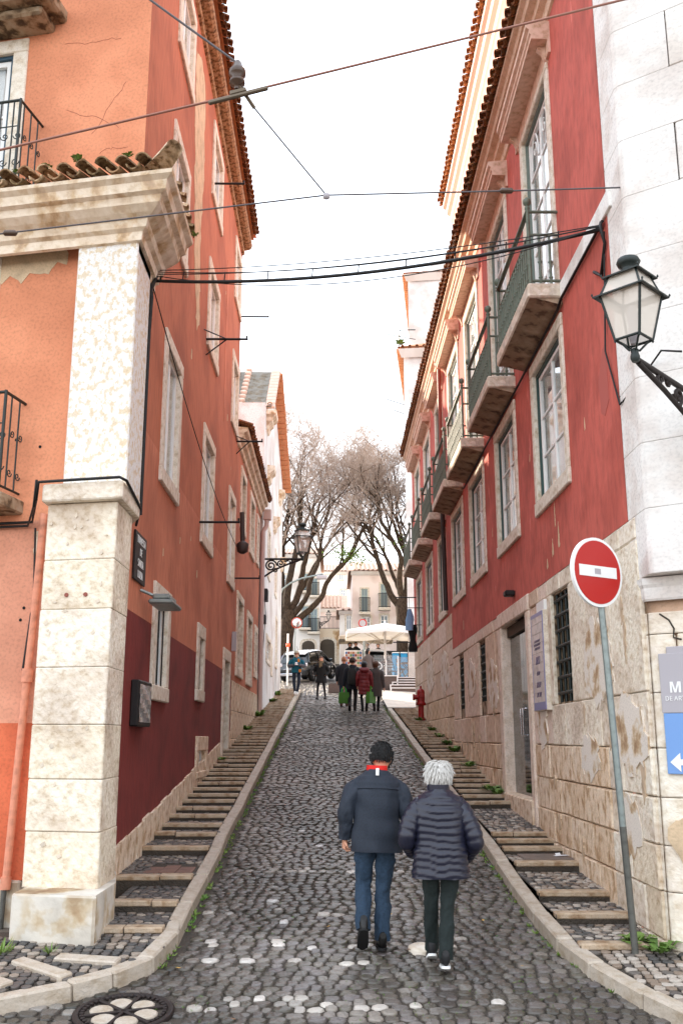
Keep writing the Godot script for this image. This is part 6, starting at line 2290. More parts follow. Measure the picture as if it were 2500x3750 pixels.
	build_tree("bare_tree", "bare tree with a pale slanting limb on the right of the square", P(4.25, y2, 57), [[P(4.3, y2 - .4, 57), .6], [P(4.28, y2 + 1.0, 57), .48], [P(4.22, 8.7, 57), .42], [P(4.2, 9.4, 57), .46], [P(4.3, 9.9, 57), .3]], [
		[[P(4.1, 9.1, 57), P(3.9, 9.45, 57), P(3.53, 9.97, 57), P(3.4, 10.3, 57), P(3.08, 11.02, 57), P(2.75, 12.1, 57), P(2.4, 13.38, 57), P(2.25, 15.2, 57)], .22, .07, 8],
		[[P(4.3, 9.5, 57), P(4.0, 10.8, 56.8), P(4.1, 12.2, 56.8), P(3.5, 13.4, 56.6), P(2.9, 14.6, 56.6), P(2.6, 16.2, 56.4)], .2, .06, 9],
		[[P(4.4, 9.5, 57), P(4.5, 11.2, 57.2), P(4.3, 13.2, 57.4), P(3.9, 15.0, 57.4)], .22, .06, 9],
		[[P(4.4, 9.4, 57), P(5.0, 11.0, 57), P(5.2, 13.0, 57), P(5.0, 15.0, 57)], .2, .06, 7],
		[[P(4.2, 9.6, 57), P(3.7, 11.4, 58), P(3.0, 13.2, 58.4), P(1.9, 14.9, 58.6)], .15, .05, 7]],
		[[P(3.6, 13.0, 57), .6, 90]])

	# lantern on the white house, lantern on the garage house
	street_lantern("lane_lantern", "black street lantern on a long scrolled bracket, on the left white house", P(-.98, 7.56, 31.9), P(-2.28, 7.5, 31.9), 1.2, .3)
	street_lantern("square_lantern", "small distant lantern on a bracket above the wide garage door", P(-.21, 10.1, 70.8), P(-.86, 10.0, 71.95), .75, 0)
	# modern street light arm
	var sl := thing("street_light", "modern grey street light with curved arm in front of the left tree", "street light", P(-2.6, road_y(49), 49.0))
	m = mb()
	m.tube([P(-3.2, road_y(49), 49.0), P(-3.0, 8.0, 49.0), P(-2.48, 9.12, 49), P(-2.1, 9.42, 49), P(-1.51, 9.67, 49), P(-.43, 9.9, 49)], .05, 6)
	part(m, "arm", mats.galvanised, sl)
	m = mb()
	m.cbox(P(-.75, 9.62, 48.8), P(-.22, 9.82, 49.15), .04)
	part(m, "lamp_head", mats.sign_grey, sl)
	# convex mirror
	var mr := thing("traffic_mirror", "round convex traffic mirror with orange rim on a pole", "mirror", P(-1.95, road_y(50), 50.1))
	m = mb()
	m.tube([P(-1.9, road_y(50), 50.1), P(-1.85, 7.5, 50.1)], .035, 6)
	part(m, "pole", mats.galvanised, mr)
	m = mb(Transform3D(Basis(Vector3.RIGHT, PI / 2 + .1), P(-1.78, 7.51, 50)))
	m.lathe([[.25, -.03], [.285, -.02], [.285, .02], [.25, .03]], 24, Vector3.ZERO, false)
	part(m, "rim", mat("mirror_rim", Color(.80, .30, .18), .4), mr)
	m = mb(Transform3D(Basis(Vector3.RIGHT, PI / 2 + .1), P(-1.78, 7.51, 50)))
	m.lathe([[.26, .0], [.22, .035], [.15, .06], [.07, .075], [.005, .08]], 20)
	part(m, "mirror_face", mats.chrome, mr)
	# warning light on a white post
	var sp := thing("signal_post", "short white post carrying a lit red signal beside the car", "signal", P(-2.18, road_y(49), 49.0))
	m = mb()
	m.tube([P(-2.18, road_y(49), 49), P(-2.18, 6.2, 49)], .05, 7)
	m.tube([P(-2.18, 6.36, 49), P(-2.18, 6.85, 49)], .055, 7)
	part(m, "post", mats.sign_white, sp)
	m = mb()
	m.lathe([[.02, -.1], [.09, -.06], [.1, .0], [.09, .06], [.02, .1]], 10, P(-2.18, 6.28, 48.97))
	part(m, "signal_lamp", mat("signal_glow", Color(.9, .15, .08), .3, {"emit": Color(1, .22, .10), "power": 1.6}), sp)
	var om := OmniLight3D.new()
	om.name = "signal_light"
	om.light_color = Color(1, .25, .12)
	om.light_energy = .06
	om.light_size = .08
	om.omni_range = 10
	om.omni_attenuation = 2
	om.shadow_enabled = true
	sp.add_child(om)
	om.position = P(-2.18, 6.28, 48.8) - base_of(sp)
	# round sign seen from behind with a red edge
	var rs := thing("round_sign", "round road sign with red rim on a grey pole behind the parasols", "road sign", P(1.75, road_y(50), 50.0))
	m = mb()
	m.tube([P(1.72, road_y(50), 50.05), P(1.64, 7.8, 50.05)], .05, 6)
	part(m, "pole", mats.galvanised, rs)
	m = mb(Transform3D(Basis(Vector3.RIGHT, PI / 2), P(1.61, 7.5, 50)))
	m.lathe([[.17, -.012], [.225, -.012], [.225, .014], [.17, .016]], 24, Vector3.ZERO, false)
	part(m, "red_rim", mats.sign_red, rs)
	m = mb(Transform3D(Basis(Vector3.RIGHT, PI / 2), P(1.61, 7.5, 50)))
	m.lathe([[.18, -.006], [.18, .008]], 20)
	part(m, "plate", mats.sign_grey, rs)

	build_terrace()
	build_cars()

func parasol(called: String, label: String, c: Vector3, half: float, rim: float, peak: float, foot: float, material: Material) -> void:
	var t := thing(called, label, "parasol", Vector3(c.x, foot, c.z))
	var top := Vector3(c.x, peak, c.z)
	var m := mb()
	var rimp := []
	for k in 8:
		var a := PI / 4 * k + PI / 4
		var r := half * (sqrt(2.0) if k % 2 == 0 else 1.0)
		rimp.append(Vector3(c.x + cos(a) * r, rim - (.10 if k % 2 == 0 else 0.0), c.z - sin(a) * r))
	for k in 8:
		var a: Vector3 = rimp[k]; var b: Vector3 = rimp[(k + 1) % 8]
		var mid := (a + b) * .5; mid.y -= .04
		for pr in [[a, mid], [mid, b]]:
			m.tri(top, pr[0], pr[1])
			m.quad(pr[0] - Vector3(0, .16, 0), pr[1] - Vector3(0, .16, 0), pr[1], pr[0])
	part(m, "canopy", material, t)
	m = mb()
	m.tube([Vector3(c.x, foot, c.z), Vector3(c.x, peak - .03, c.z)], .055, 8)
	part(m, "pole", mats.trim_white, t)
	m = mb()
	m.lathe([[.04, -.02], [.05, .05], [.02, .12]], 8, top)
	part(m, "finial", mats.trim_white, t)
	for k in 8:
		m = mb()
		m.tube([top - Vector3(0, .06, 0), rimp[k] - Vector3(0, .02, 0)], .018, 4)
		m.tube([Vector3(c.x, rim - .55, c.z), top.lerp(rimp[k], .55) - Vector3(0, .04, 0)], .016, 4)
		part(m, "rib", mats.surround, t)

func cafe_chair(at: Vector3, turn: float, label: String) -> void:
	var t := thing("cafe_chair", label, "chair", at, "folding chairs on the cafe terrace", turn)
	var m := mb()
	m.cbox(Vector3(-.2, .43, -.2), Vector3(.2, .46, .2), .01)
	own(m, "seat", mats.black_iron, t)
	m = mb()
	for y in [.62, .74, .85]: m.cbox(Vector3(-.2, y, -.22), Vector3(.2, y + .06, -.2), .006)
	own(m, "backrest", mats.black_iron, t)
	for s in [-1.0, 1.0]:
		m = mb()
		m.tube([Vector3(s * .19, .0, .22), Vector3(s * .19, .45, .0), Vector3(s * .19, .92, -.24)], .016, 4)
		own(m, "leg", mats.black_iron, t)
		m = mb()
		m.tube([Vector3(s * .17, .0, -.24), Vector3(s * .17, .45, .18)], .016, 4)
		own(m, "leg", mats.black_iron, t)

func cafe_table(at: Vector3, label: String) -> void:
	var t := thing("cafe_table", label, "table", at, "tables on the cafe terrace")
	var m := mb()
	m.cbox(Vector3(-.38, .72, -.38), Vector3(.38, .76, .38), .01)
	own(m, "tabletop", mat("table_wood", Color(.30, .22, .16), .5), t)
	for s in [-1.0, 1.0]:
		for z in [-1.0, 1.0]:
			m = mb()
			m.tube([Vector3(s * .3, 0, z * .3), Vector3(-s * .3, .72, z * .3)], .018, 4)
			own(m, "leg", mats.black_iron, t)

func build_terrace() -> void:
	var y := 4.46
	var t := thing("cafe_terrace", "raised brown cafe terrace with white edged steps on the right", "terrace", P(4.0, road_y(44), 46.0))
	var m := mb()
	m.box(P(1.9, 3.6, 44.6), P(3.0, y, 53.0))
	m.box(P(3.0, 3.6, 45.6), P(9.0, y - .01, 53.0))
	part(m, "platform", mats.deck, t)
	m = mb()
	m.box(P(1.88, y + .002, 44.56), P(3.02, y + .05, 44.66))
	m.box(P(2.97, 3.9, 44.57), P(3.03, y, 44.65))
	m.box(P(3.03, y - .008, 45.55), P(9.0, y + .04, 45.65))
	part(m, "edge_trim", mats.trim_white, t)
	var st := [[2.66, 43.9, 3.70, 3.88], [2.66, 44.2, 3.80, 4.03], [2.78, 44.6, 3.9, 4.17], [2.98, 45.1, 4.0, 4.31]]
	for q in st:
		m = mb()
		m.box(P(q[0], q[2] - .2, q[1]), P(9.0, q[3], 45.7))
		var s := part(m, "step", mats.deck, t)
		m = mb()
		m.box(P(q[0] - .03, q[3] + .002, q[1] - .03), P(9.0, q[3] + .045, q[1] + .06))
		m.box(P(q[0] - .03, q[3] - .16, q[1] - .03), P(q[0] + .03, q[3], q[1] + .02))
		part(m, "white_nosing", mats.trim_white, s)
	# glass balustrade
	var gl := thing("glass_balustrade", "clear glass balustrade with white posts along the cafe terrace", "balustrade", P(2.5, y, 44.7))
	for k in 2:
		m = mb()
		m.box(P(1.95 + k * .56, y + .08, 44.70), P(2.49 + k * .56, 5.42, 44.715))
		part(m, "glass_panel", mats.glass, gl)
	for k in 3:
		m = mb()
		m.box(P(3.12 + k * 1.4, y + .08, 45.70), P(4.46 + k * 1.4, 5.42, 45.715))
		part(m, "glass_panel", mats.glass, gl)
	for x in [[1.93, 44.7], [2.50, 44.7], [3.06, 44.9]]:
		m = mb()
		m.box(P(x[0] - .03, y, x[1] - .03), P(x[0] + .03, 5.40 if x[0] > 3 else 5.2, x[1] + .03))
		part(m, "post", mats.trim_white, gl)
	# oval name ring on the balustrade
	var rg := thing("cafe_sign", "white oval cafe sign with script lettering on the balustrade", "sign", P(2.0, 4.9, 44.6))
	m = mb(Transform3D(Basis(), P(1.92, 4.92, 44.6)))
	var pts := []
	for k in 25: pts.append(Vector3(cos(TAU * k / 24) * .38, sin(TAU * k / 24) * .22, 0))
	m.tube(pts, .028, 5)
	part(m, "oval", mats.sign_white, rg)
	m = mb(Transform3D(Basis(), P(1.92, 4.92, 44.6)))
	for k in 5: m.tube([Vector3(-.24 + k * .1, -.06, 0), Vector3(-.2 + k * .1, .07, 0), Vector3(-.17 + k * .1, -.05, 0)], .018, 4)
	part(m, "script", mats.sign_white, rg)
	parasol("parasol", "big white square parasol in front of the cafe terrace", P(2.55, 0, 46.3), 1.85, 6.66, 7.08, y, mats.canvas)
	parasol("parasol", "white parasol half hidden by the red building's end", P(5.0, 0, 46.6), 1.4, 6.9, 7.35, y, mats.canvas)
	parasol("parasol", "tan parasol farther back under the big white one", P(1.9, 0, 53.5), 1.5, 7.15, 7.5, 4.8, mats.canvas_tan)
	# furniture
	var labels := ["black folding chair by the glass, leftmost", "black folding chair behind the leftmost one", "black folding chair at the table near the steps", "black folding chair at the far side of the table near the steps", "black folding chair right of the table near the steps", "black folding chair at the back of the terrace"]
	var spots := [[2.25, 45.6, .3], [2.45, 46.5, 2.6], [3.3, 46.3, 1.4], [3.9, 47.3, 3.2], [4.1, 46.5, -1.4], [2.95, 47.8, .5]]
	for i in spots.size(): cafe_chair(P(spots[i][0], y, spots[i][1]), spots[i][2], labels[i])
	cafe_table(P(3.7, y, 46.6), "dark wooden table near the terrace steps")
	cafe_table(P(2.35, y, 46.1), "small dark table behind the glass, left of the parasol pole")
	# dark shop front, barrels and blue boxes behind
	var sh := thing("cafe_kiosk", "dark cafe shop front under the parasols at the back of the terrace", "kiosk", P(4.2, y, 52.0))
	m = mb()
	m.box(P(2.6, y, 55.4), P(6.5, y + 2.1, 57.2))
	part(m, "body", mats.sign_black, sh)
	for k in 4:
		m = mb()
		m.cbox(P(2.7 + k * .9, y + .9, 55.3), P(3.4 + k * .9, y + 1.9, 55.38), .01)
		part(m, "shop_window", mats.glass_dark, sh)
	for k in 2:
		var bx := thing("blue_box", ["bright blue box on the terrace, left of the pair", "bright blue box on the terrace, right of the pair"][k], "box", P(3.28 + k * .42, 5.0, 50.0))
		m = mb()
		m.cbox(P(3.12 + k * .42, y, 49.8), P(3.45 + k * .42, 5.95, 50.2), .02)
		part(m, "panel", mat("blue_panel", Color(.10, .58, .80), .5), bx)
		m = mb()
		m.cbox(P(3.10 + k * .42, 5.95, 49.78), P(3.47 + k * .42, 6.0, 50.22), .01)
		part(m, "rim", mats.sign_white, bx)
	# postcard stand
	var ps := thing("postcard_stand", "white souvenir stand covered with rows of small colourful cards", "display stand", P(1.04, road_y(46), 46.0))
	m = mb()
	m.cbox(P(.62, road_y(46), 46.0), P(1.46, 5.76, 46.5), .02)
	part(m, "case", mats.sign_white, ps)
	var cc := [Color(.75, .50, .35), Color(.85, .70, .55), Color(.65, .25, .2), Color(.35, .5, .7), Color(.4, .6, .4), Color(.9, .85, .8)]
	for i in 7:
		for j in 8:
			m = mb()
			m.box(P(.66 + i * .112, 4.75 + j * .12, 45.97), P(.75 + i * .112, 4.85 + j * .12, 45.995))
			part(m, "card", mat("card_%d" % ((i * 5 + j * 3) % 6), cc[(i * 5 + j * 3) % 6], .6), ps)
	# planter block
	var pl := thing("planter", "low brown planter box behind the man with the green bag", "planter", P(.2, road_y(43), 43.5))
	m = mb()
	m.cbox(P(-.12, road_y(43.5), 43.5), P(.7, road_y(43.5) + .42, 44.0), .02)
	part(m, "box", mats.deck, pl)
	m = mb()
	m.box(P(-.08, road_y(43.5) + .42, 43.54), P(.66, road_y(43.5) + .44, 43.96))
	part(m, "soil", mats.bed, pl)

func wheel(at: Transform3D, r: float, parent: Node) -> void:
	# axis along local x
	var x := at * Transform3D(Basis(Vector3(0, 0, 1), -PI / 2), Vector3.ZERO)
	var m := mb(x)
	m.lathe([[r * .62, -.11], [r * .92, -.11], [r, -.08], [r, .08], [r * .92, .11], [r * .62, .11]], 22)
	var w := part(m, "wheel", mats.rubber, parent)
	m = mb(x)
	m.lathe([[r * .63, .06], [r * .62, .10], [r * .55, .085], [r * .1, .10], [.01, .11]], 16)
	part(m, "rim", mats.car_plastic, w)
	for k in 5:
		m = mb(x * Transform3D(Basis(Vector3.UP, TAU * k / 5), Vector3.ZERO))
		m.cbox(Vector3(.04, .085, -.035), Vector3(r * .6, .118, .035), .01)
		part(m, "spoke", mats.chrome, w)

# small SUV; local -z forward, origin on the ground at its middle
func car(called: String, label: String, at: Transform3D, L: float, W: float, H: float, body: Material, roofm: Material) -> void:
	var t := thing(called, label, "car", at.origin)
	# stations along the length (z), each with half widths by height
	var hw := W * .5
	var st := [ # z, belt height, half width at belt, sill
		[L * .5, .62, .80, .52], [L * .485, .86, .93, .36], [L * .44, 1.0, .99, .30], [L * .25, 1.02, 1.0, .28], [0.0, .99, 1.0, .28], [-L * .2, .97, 1.0, .28], [-L * .36, .93, .98, .3], [-L * .46, .80, .90, .34], [-L * .5, .62, .78, .42]]
	var m := mb(at)
	var rings := []
	for s in st:
		var w: float = hw * s[2]
		var ring := PackedVector3Array()
		for q in [[-.80, s[3]], [.80, s[3]], [.97, s[3] + .12], [1.0, lerpf(s[3], s[1], .55)], [.96, s[1] - .04], [.86, s[1]], [-.86, s[1]], [-.96, s[1] - .04], [-1.0, lerpf(s[3], s[1], .55)], [-.97, s[3] + .12]]:
			ring.push_back(Vector3(q[0] * w, q[1], s[0]))
		rings.append(ring)
	rings.reverse()
	m.loft(rings, true, true, true)
	var bd := part(m, "body", body, t)
	# cabin: glass house under a pale roof
	var cab := [[L * .455, 1.0, .84], [L * .33, H - .10, .70], [L * .24, H - .02, .70], [-.0, H, .70], [-L * .1, H - .06, .68], [-L * .27, .97, .84]]
	m = mb(at)
	rings = []
	for s in cab:
		var ring := PackedVector3Array()
		var w: float = hw * s[2]
		for q in [[-1.12, .92], [1.12, .92], [1.10, .99], [1.0, s[1] - .1], [.9, s[1] - .02], [-.9, s[1] - .02], [-1.0, s[1] - .1], [-1.10, .99]]:
			ring.push_back(Vector3(q[0] * lerpf(.86 * hw, w, clampf((q[1] - .9) / .6, 0, 1)), minf(q[1], s[1]), s[0]))
		rings.append(ring)
	rings.reverse()
	m.loft(rings, true, true, true)
	part(m, "cabin_glass", mats.glass_dark, t)
	m = mb(at)
	rings = []
	for s in [[L * .375, H - .13, .64], [L * .33, H - .07, .70], [L * .2, H + .0, .73], [0.0, H + .025, .73], [-L * .1, H - .02, .70], [-L * .14, H - .06, .66]]:
		var ring := PackedVector3Array()
		var w: float = hw * s[2]
		for q in [[-1.02, -.06], [-.4, -.04], [.4, -.04], [1.02, -.06], [.98, .0], [.6, .035], [0, .045], [-.6, .035], [-.98, .0]]:
			ring.push_back(Vector3(q[0] * w, s[1] + q[1], s[0]))
		rings.append(ring)
	rings.reverse()
	m.loft(rings, true, true, true)
	part(m, "roof", roofm, t)
	# pillars
	for sx in [-1.0, 1.0]:
		m = mb(at)
		for q in [[.93, 1.0, .40, .74, H - .08, .32, .05], [.93, 1.0, .06, .75, H - .04, .04, .03], [.93, .98, -.26, .72, H - .06, -.11, .035]]:
			m = mb(at)
			m.tube([Vector3(sx * hw * q[0], q[1], L * q[2]), Vector3(sx * hw * q[3], q[4], L * q[5])], q[6], 6)
			part(m, "pillar", body, t)
		m = mb(at)
		m.cbox(Vector3(sx * (hw + .02), .98, -L * .2), Vector3(sx * (hw + .2), 1.14, -L * .16), .04)
		part(m, "wing_mirror", body, t)
		m = mb(at)
		m.cbox(Vector3(sx * hw * .62, .80, L * .468), Vector3(sx * hw * .98, .98, L * .497), .03)
		part(m, "tail_light", mats.lamp_white, t)
		m = mb(at)
		m.cbox(Vector3(sx * hw * .6, .46, L * .49), Vector3(sx * hw * .82, .52, L * .51), .01)
		part(m, "reflector", mats.lamp_red, t)
		m = mb(at)
		m.cbox(Vector3(sx * (hw - .02), .80, L * .04), Vector3(sx * (hw + .02), .83, L * .1), .008)
		part(m, "door_handle", mats.chrome, t)
		m = mb(at)
		for z in [L * .30, -L * .31]:
			var pts := []
			for k in 9:
				var a := PI * k / 8.0
				pts.append(Vector3(sx * (hw - .01), .34 + sin(a) * .41, z + cos(a) * .41))
			m.tube(pts, .045, 5)
		part(m, "wheel_arch", mats.car_plastic, t)
		for z in [L * .30, -L * .31]:
			wheel(at * Transform3D(Basis(Vector3.UP, 0.0 if sx > 0 else PI), Vector3(sx * (hw - .12), .34, z)), .345, t)
	m = mb(at)
	m.cbox(Vector3(-hw * .94, .28, L * .42), Vector3(hw * .94, .62, L * .512), .07)
	part(m, "rear_bumper", mats.car_plastic, t)
	m = mb(at)
	m.cbox(Vector3(-hw * .68, .32, L * .505), Vector3(hw * .68, .46, L * .53), .02)
	part(m, "skid_plate", mats.chrome, t)
	m = mb(at)
	m.cbox(Vector3(-hw * .5, .66, L * .49), Vector3(hw * .5, .69, L * .508), .006)
	part(m, "tailgate_trim", mats.chrome, t)
	m = mb(at)
	m.tube([Vector3(0, H + .03, L * .28), Vector3(0, H + .28, L * .33)], .008, 4)
	part(m, "aerial", mats.rubber, t)

func build_cars() -> void:
	var tilt := Basis(Vector3.UP, deg_to_rad(-24)) * Basis(Vector3.RIGHT, .10)
	car("parked_car", "black compact SUV with white roof parked at the top of the lane", Transform3D(tilt, P(-1.25, road_y(53.8) + .02, 53.8)), 4.1, 1.85, 1.60, mats.car_black, mats.car_white)
	var c2 := Basis(Vector3.UP, PI + deg_to_rad(8)) * Basis(Vector3.RIGHT, -.06)
	car("parked_car", "silver car facing the lane, half hidden behind the terrace", Transform3D(c2, P(2.35, 4.95, 55.0)), 4.0, 1.75, 1.62, mat("car_silver", Color(.70, .70, .72), .25, {"metal": .5}), mats.car_white)

func build_small_things() -> void:
	# fire hydrant
	var hy := thing("fire_hydrant", "red fire hydrant standing against the stone wall on the right", "hydrant", P(2.66, walk_y(29.3), 29.3))
	var at := P(2.66, walk_y(29.3) + .02, 29.3)
	var m := mb()
	m.lathe([[.11, -.1], [.13, .0], [.13, .04], [.085, .05], [.085, .42], [.15, .43], [.15, .50], [.12, .52], [.12, .80], [.105, .86], [.06, .90], [.03, .91], [.03, .99], [.012, 1.0]], 14, at)
	part(m, "barrel", mats.hydrant, hy)
	m = mb()
	m.tube([at + Vector3(-.08, .66, .05), at + Vector3(-.20, .66, .05)], .07, 9)
	m.tube([at + Vector3(-.18, .66, .05), at + Vector3(-.24, .66, .05)], .095, 9)
	part(m, "side_outlet", mats.hydrant, hy)
	m = mb()
	m.tube([at + Vector3(0, .72, .08), at + Vector3(0, .72, .19)], .06, 9)
	part(m, "front_outlet", mats.hydrant, hy)
	# laundry on a rod at the far end of the red building
	var fr := face_right(2.85)
	var j := thing("hanging_jeans", "pale blue jeans hung to dry at the end of the red building", "jeans", P(2.42, 4.95, 30.0))
	m = mb()
	var rings := []
	for k in 7:
		var f := k / 6.0
		var ring := PackedVector3Array()
		for s in 12:
			var a := TAU * s / 12
			var w := lerpf(.05, .125, minf(f * 2.4, 1.0)) * (1.0 - .25 * maxf(0, f - .5))
			ring.push_back(P(2.42 + cos(a) * w * (1.0 + .2 * sin(a * 3 + f * 5)), 5.62 - f * .66, 30.0 - sin(a) * .06))
		rings.append(ring)
	rings.reverse()
	m.loft(rings)
	part(m, "denim", cloth("denim_pale", Color(.56, .73, .90)), j)
	m = mb()
	m.tube([P(2.85, 5.66, 30.0), P(2.3, 5.66, 30.0)], .014, 5)
	m.tube([P(2.42, 5.66, 30.0), P(2.42, 6.0, 30.1)], .006, 4)
	part(m, "rod", mats.black_iron, j)
	var bk := thing("hanging_black_garment", "black garment hung to dry below the pale jeans", "garment", P(2.52, 4.5, 30.6))
	m = mb()
	rings = []
	for k in 8:
		var f := k / 7.0
		var ring := PackedVector3Array()
		for s in 12:
			var a := TAU * s / 12
			ring.push_back(P(2.56 + cos(a) * (.11 + .03 * sin(f * 9.0)) * (1.0 + .25 * sin(a * 4)), 5.2 - f * .85, 30.6 - sin(a) * .08))
		rings.append(ring)
	rings.reverse()
	m.loft(rings)
	part(m, "cloth", cloth("black_garment", Color(.06, .06, .065)), bk)
	m = mb()
	m.tube([P(2.85, 5.2, 30.6), P(2.4, 5.2, 30.6)], .012, 5)
	part(m, "rod", mats.black_iron, bk)
	# weeds and tufts
	weed(P(2.62, walk_y(8.95) + .0, 8.95), .16, 40, "weed", "green weeds round the foot of the no entry pole", Color(1, 1.1, .8))
	weed(P(2.76, walk_y(8.75), 8.75), .15, 26, "weed", "dark weed against the stone corner right of the pole", Color(.8, .9, .8))
	var wl := [[2.70, 16.75, .20, "leafy weed below the glass door's far jamb"], [2.72, 16.4, .15, "small weed at the corner of the door threshold"], [2.70, 19.6, .19, "weed between the door and the nearer small barred window"], [2.72, 22.0, .2, "big weed below the farther small barred window"], [2.72, 23.4, .18, "weed at the change from red to pale stone wall"], [2.70, 24.8, .16, "trailing weed a little before the hydrant"], [2.68, 26.3, .17, "weed clump nearest below the hydrant"], [2.58, 29.1, .16, "grassy clump at the foot of the hydrant"]]
	for w in wl: weed(P(w[0], walk_y(w[1]) + .02, w[1]), w[2], 34, "weed", w[3], Color(.9, 1.05, .85))
	var gl := [[-2.28, 30.6, .3, "tall weeds at the far end of the orange row house"], [-2.22, 36.5, .28, "weeds along the foot of the white house, nearer patch"], [-2.22, 40.0, .3, "weeds along the foot of the white house, farther patch"], [-2.25, 26.5, .22, "weeds beside the stone foot of the row house"], [-2.25, 20.5, .12, "small weed by the door step of the corner building"]]
	for w in gl: weed(P(w[0], walk_y(w[1]) + .02, w[1]), w[2], 40, "weed", w[3], Color(1.1, 1.3, .8))
	weed(P(-2.75, walk_y(8.65), 8.75), .14, 70, "grass_tuft", "green grass tuft at the foot of the pilaster base", Color(1.2, 1.6, .7), true)
	weed(P(-2.35, walk_y(8.7), 8.78), .09, 40, "grass_tuft", "small grass tuft right of the bigger one by the pilaster", Color(1.2, 1.5, .7), true)
	# moss in the gutter along both kerbs
	for side in 2:
		var t := thing("gutter_moss", ["thin line of moss in the gutter along the left kerb", "thin line of moss in the gutter along the right kerb"][side], "moss", P(-1.33 if side == 0 else 1.90, road_y(14), 14.0))
		t.set_meta("kind", "stuff")
		m = mb()
		var d := 8.2
		while d < 36.0:
			var xx := road_left(d) + .03 if side == 0 else road_right(d) - .03
			if rng.randf() < .5:
				var at2 := P(xx + rng.randf_range(-.03, .03), road_y(d) - .005, d)
				m.col = Color(rng.randf_range(.7, 1.3), rng.randf_range(.9, 1.4), .7)
				for k in 7:
					var a := rng.randf() * TAU
					var o := Vector3(cos(a), 0, sin(a)) * rng.randf_range(.02, .06)
					m.tri(at2 + o * .3 + Vector3(-.008, 0, 0), at2 + o * .3 + Vector3(.008, 0, 0), at2 + o + Vector3(0, rng.randf_range(.01, .045), 0))
			d += rng.randf_range(.03, .12)
		part(m, "tufts", mats.leaf, t)
	# moss in the joints of the near roadway
	var jm := thing("joint_moss", "specks of green moss in the joints of the near cobbles", "moss", P(.3, road_y(9), 9.0))
	jm.set_meta("kind", "stuff")
	m = mb()
	for k in 900:
		var d := 6.8 + 7.0 * rng.randf() * rng.randf()
		var x := rng.randf_range(-1.3, 2.0)
		if noise.get_noise_2d(x * 12.0, d * 12.0) < -.05: continue
		var p := P(x, road_y(d) + .004, d)
		m.col = Color(rng.randf_range(.35, .75), rng.randf_range(.5, .8), .35)
		for q in 3:
			var o := Vector3(rng.randf_range(-.022, .022), rng.randf_range(.004, .016), rng.randf_range(-.022, .022))
			m.tri(p + o * .4, p + Vector3(o.z, 0, -o.x) * .5, p + o)
	part(m, "tufts", mats.leaf, jm)
	# litter
	var pp := thing("paper_scrap", "small white paper scrap on the grey cover slab of the right steps", "litter", P(2.72, walk_y(12.1), 12.15))
	m = mb(Transform3D(Basis(Vector3.UP, .4), P(2.74, walk_y(11.75) + .056, 12.15)))
	m.cbox(Vector3(-.09, 0, -.03), Vector3(.09, .004, .03), .001)
	part(m, "sheet", mats.paper, pp)
	m = mb(Transform3D(Basis(Vector3.UP, .4), P(2.74, walk_y(11.75) + .061, 12.15)))
	m.quad(Vector3(-.09, 0, .03), Vector3(-.02, .0, .03), Vector3(-.02, .03, .0), Vector3(-.09, .025, .0))
	part(m, "fold", mats.paper, pp)
	var lf := thing("fallen_leaves", "scattered yellow and brown fallen leaves on the cobbles", "leaves", P(0, road_y(9), 9.0))
	lf.set_meta("kind", "stuff")
	m = mb()
	for k in 70:
		var d := rng.randf_range(7.0, 16.0)
		var x := rng.randf_range(-1.3, 1.9)
		var p := P(x, road_y(d) + .028, d)
		var a := rng.randf() * TAU
		var u := Vector3(cos(a), .1, sin(a)) * rng.randf_range(.012, .03)
		var s := Vector3(-sin(a), .05, cos(a)) * rng.randf_range(.008, .018)
		m.col = [Color(.55, .30, .05), Color(.40, .18, .06), Color(.2, .1, .05), Color(.6, .55, .5)][rng.randi() % 4]
		m.quad(p - u, p - s, p + u, p + s)
	part(m, "leaves", mats.dead_leaf, lf)

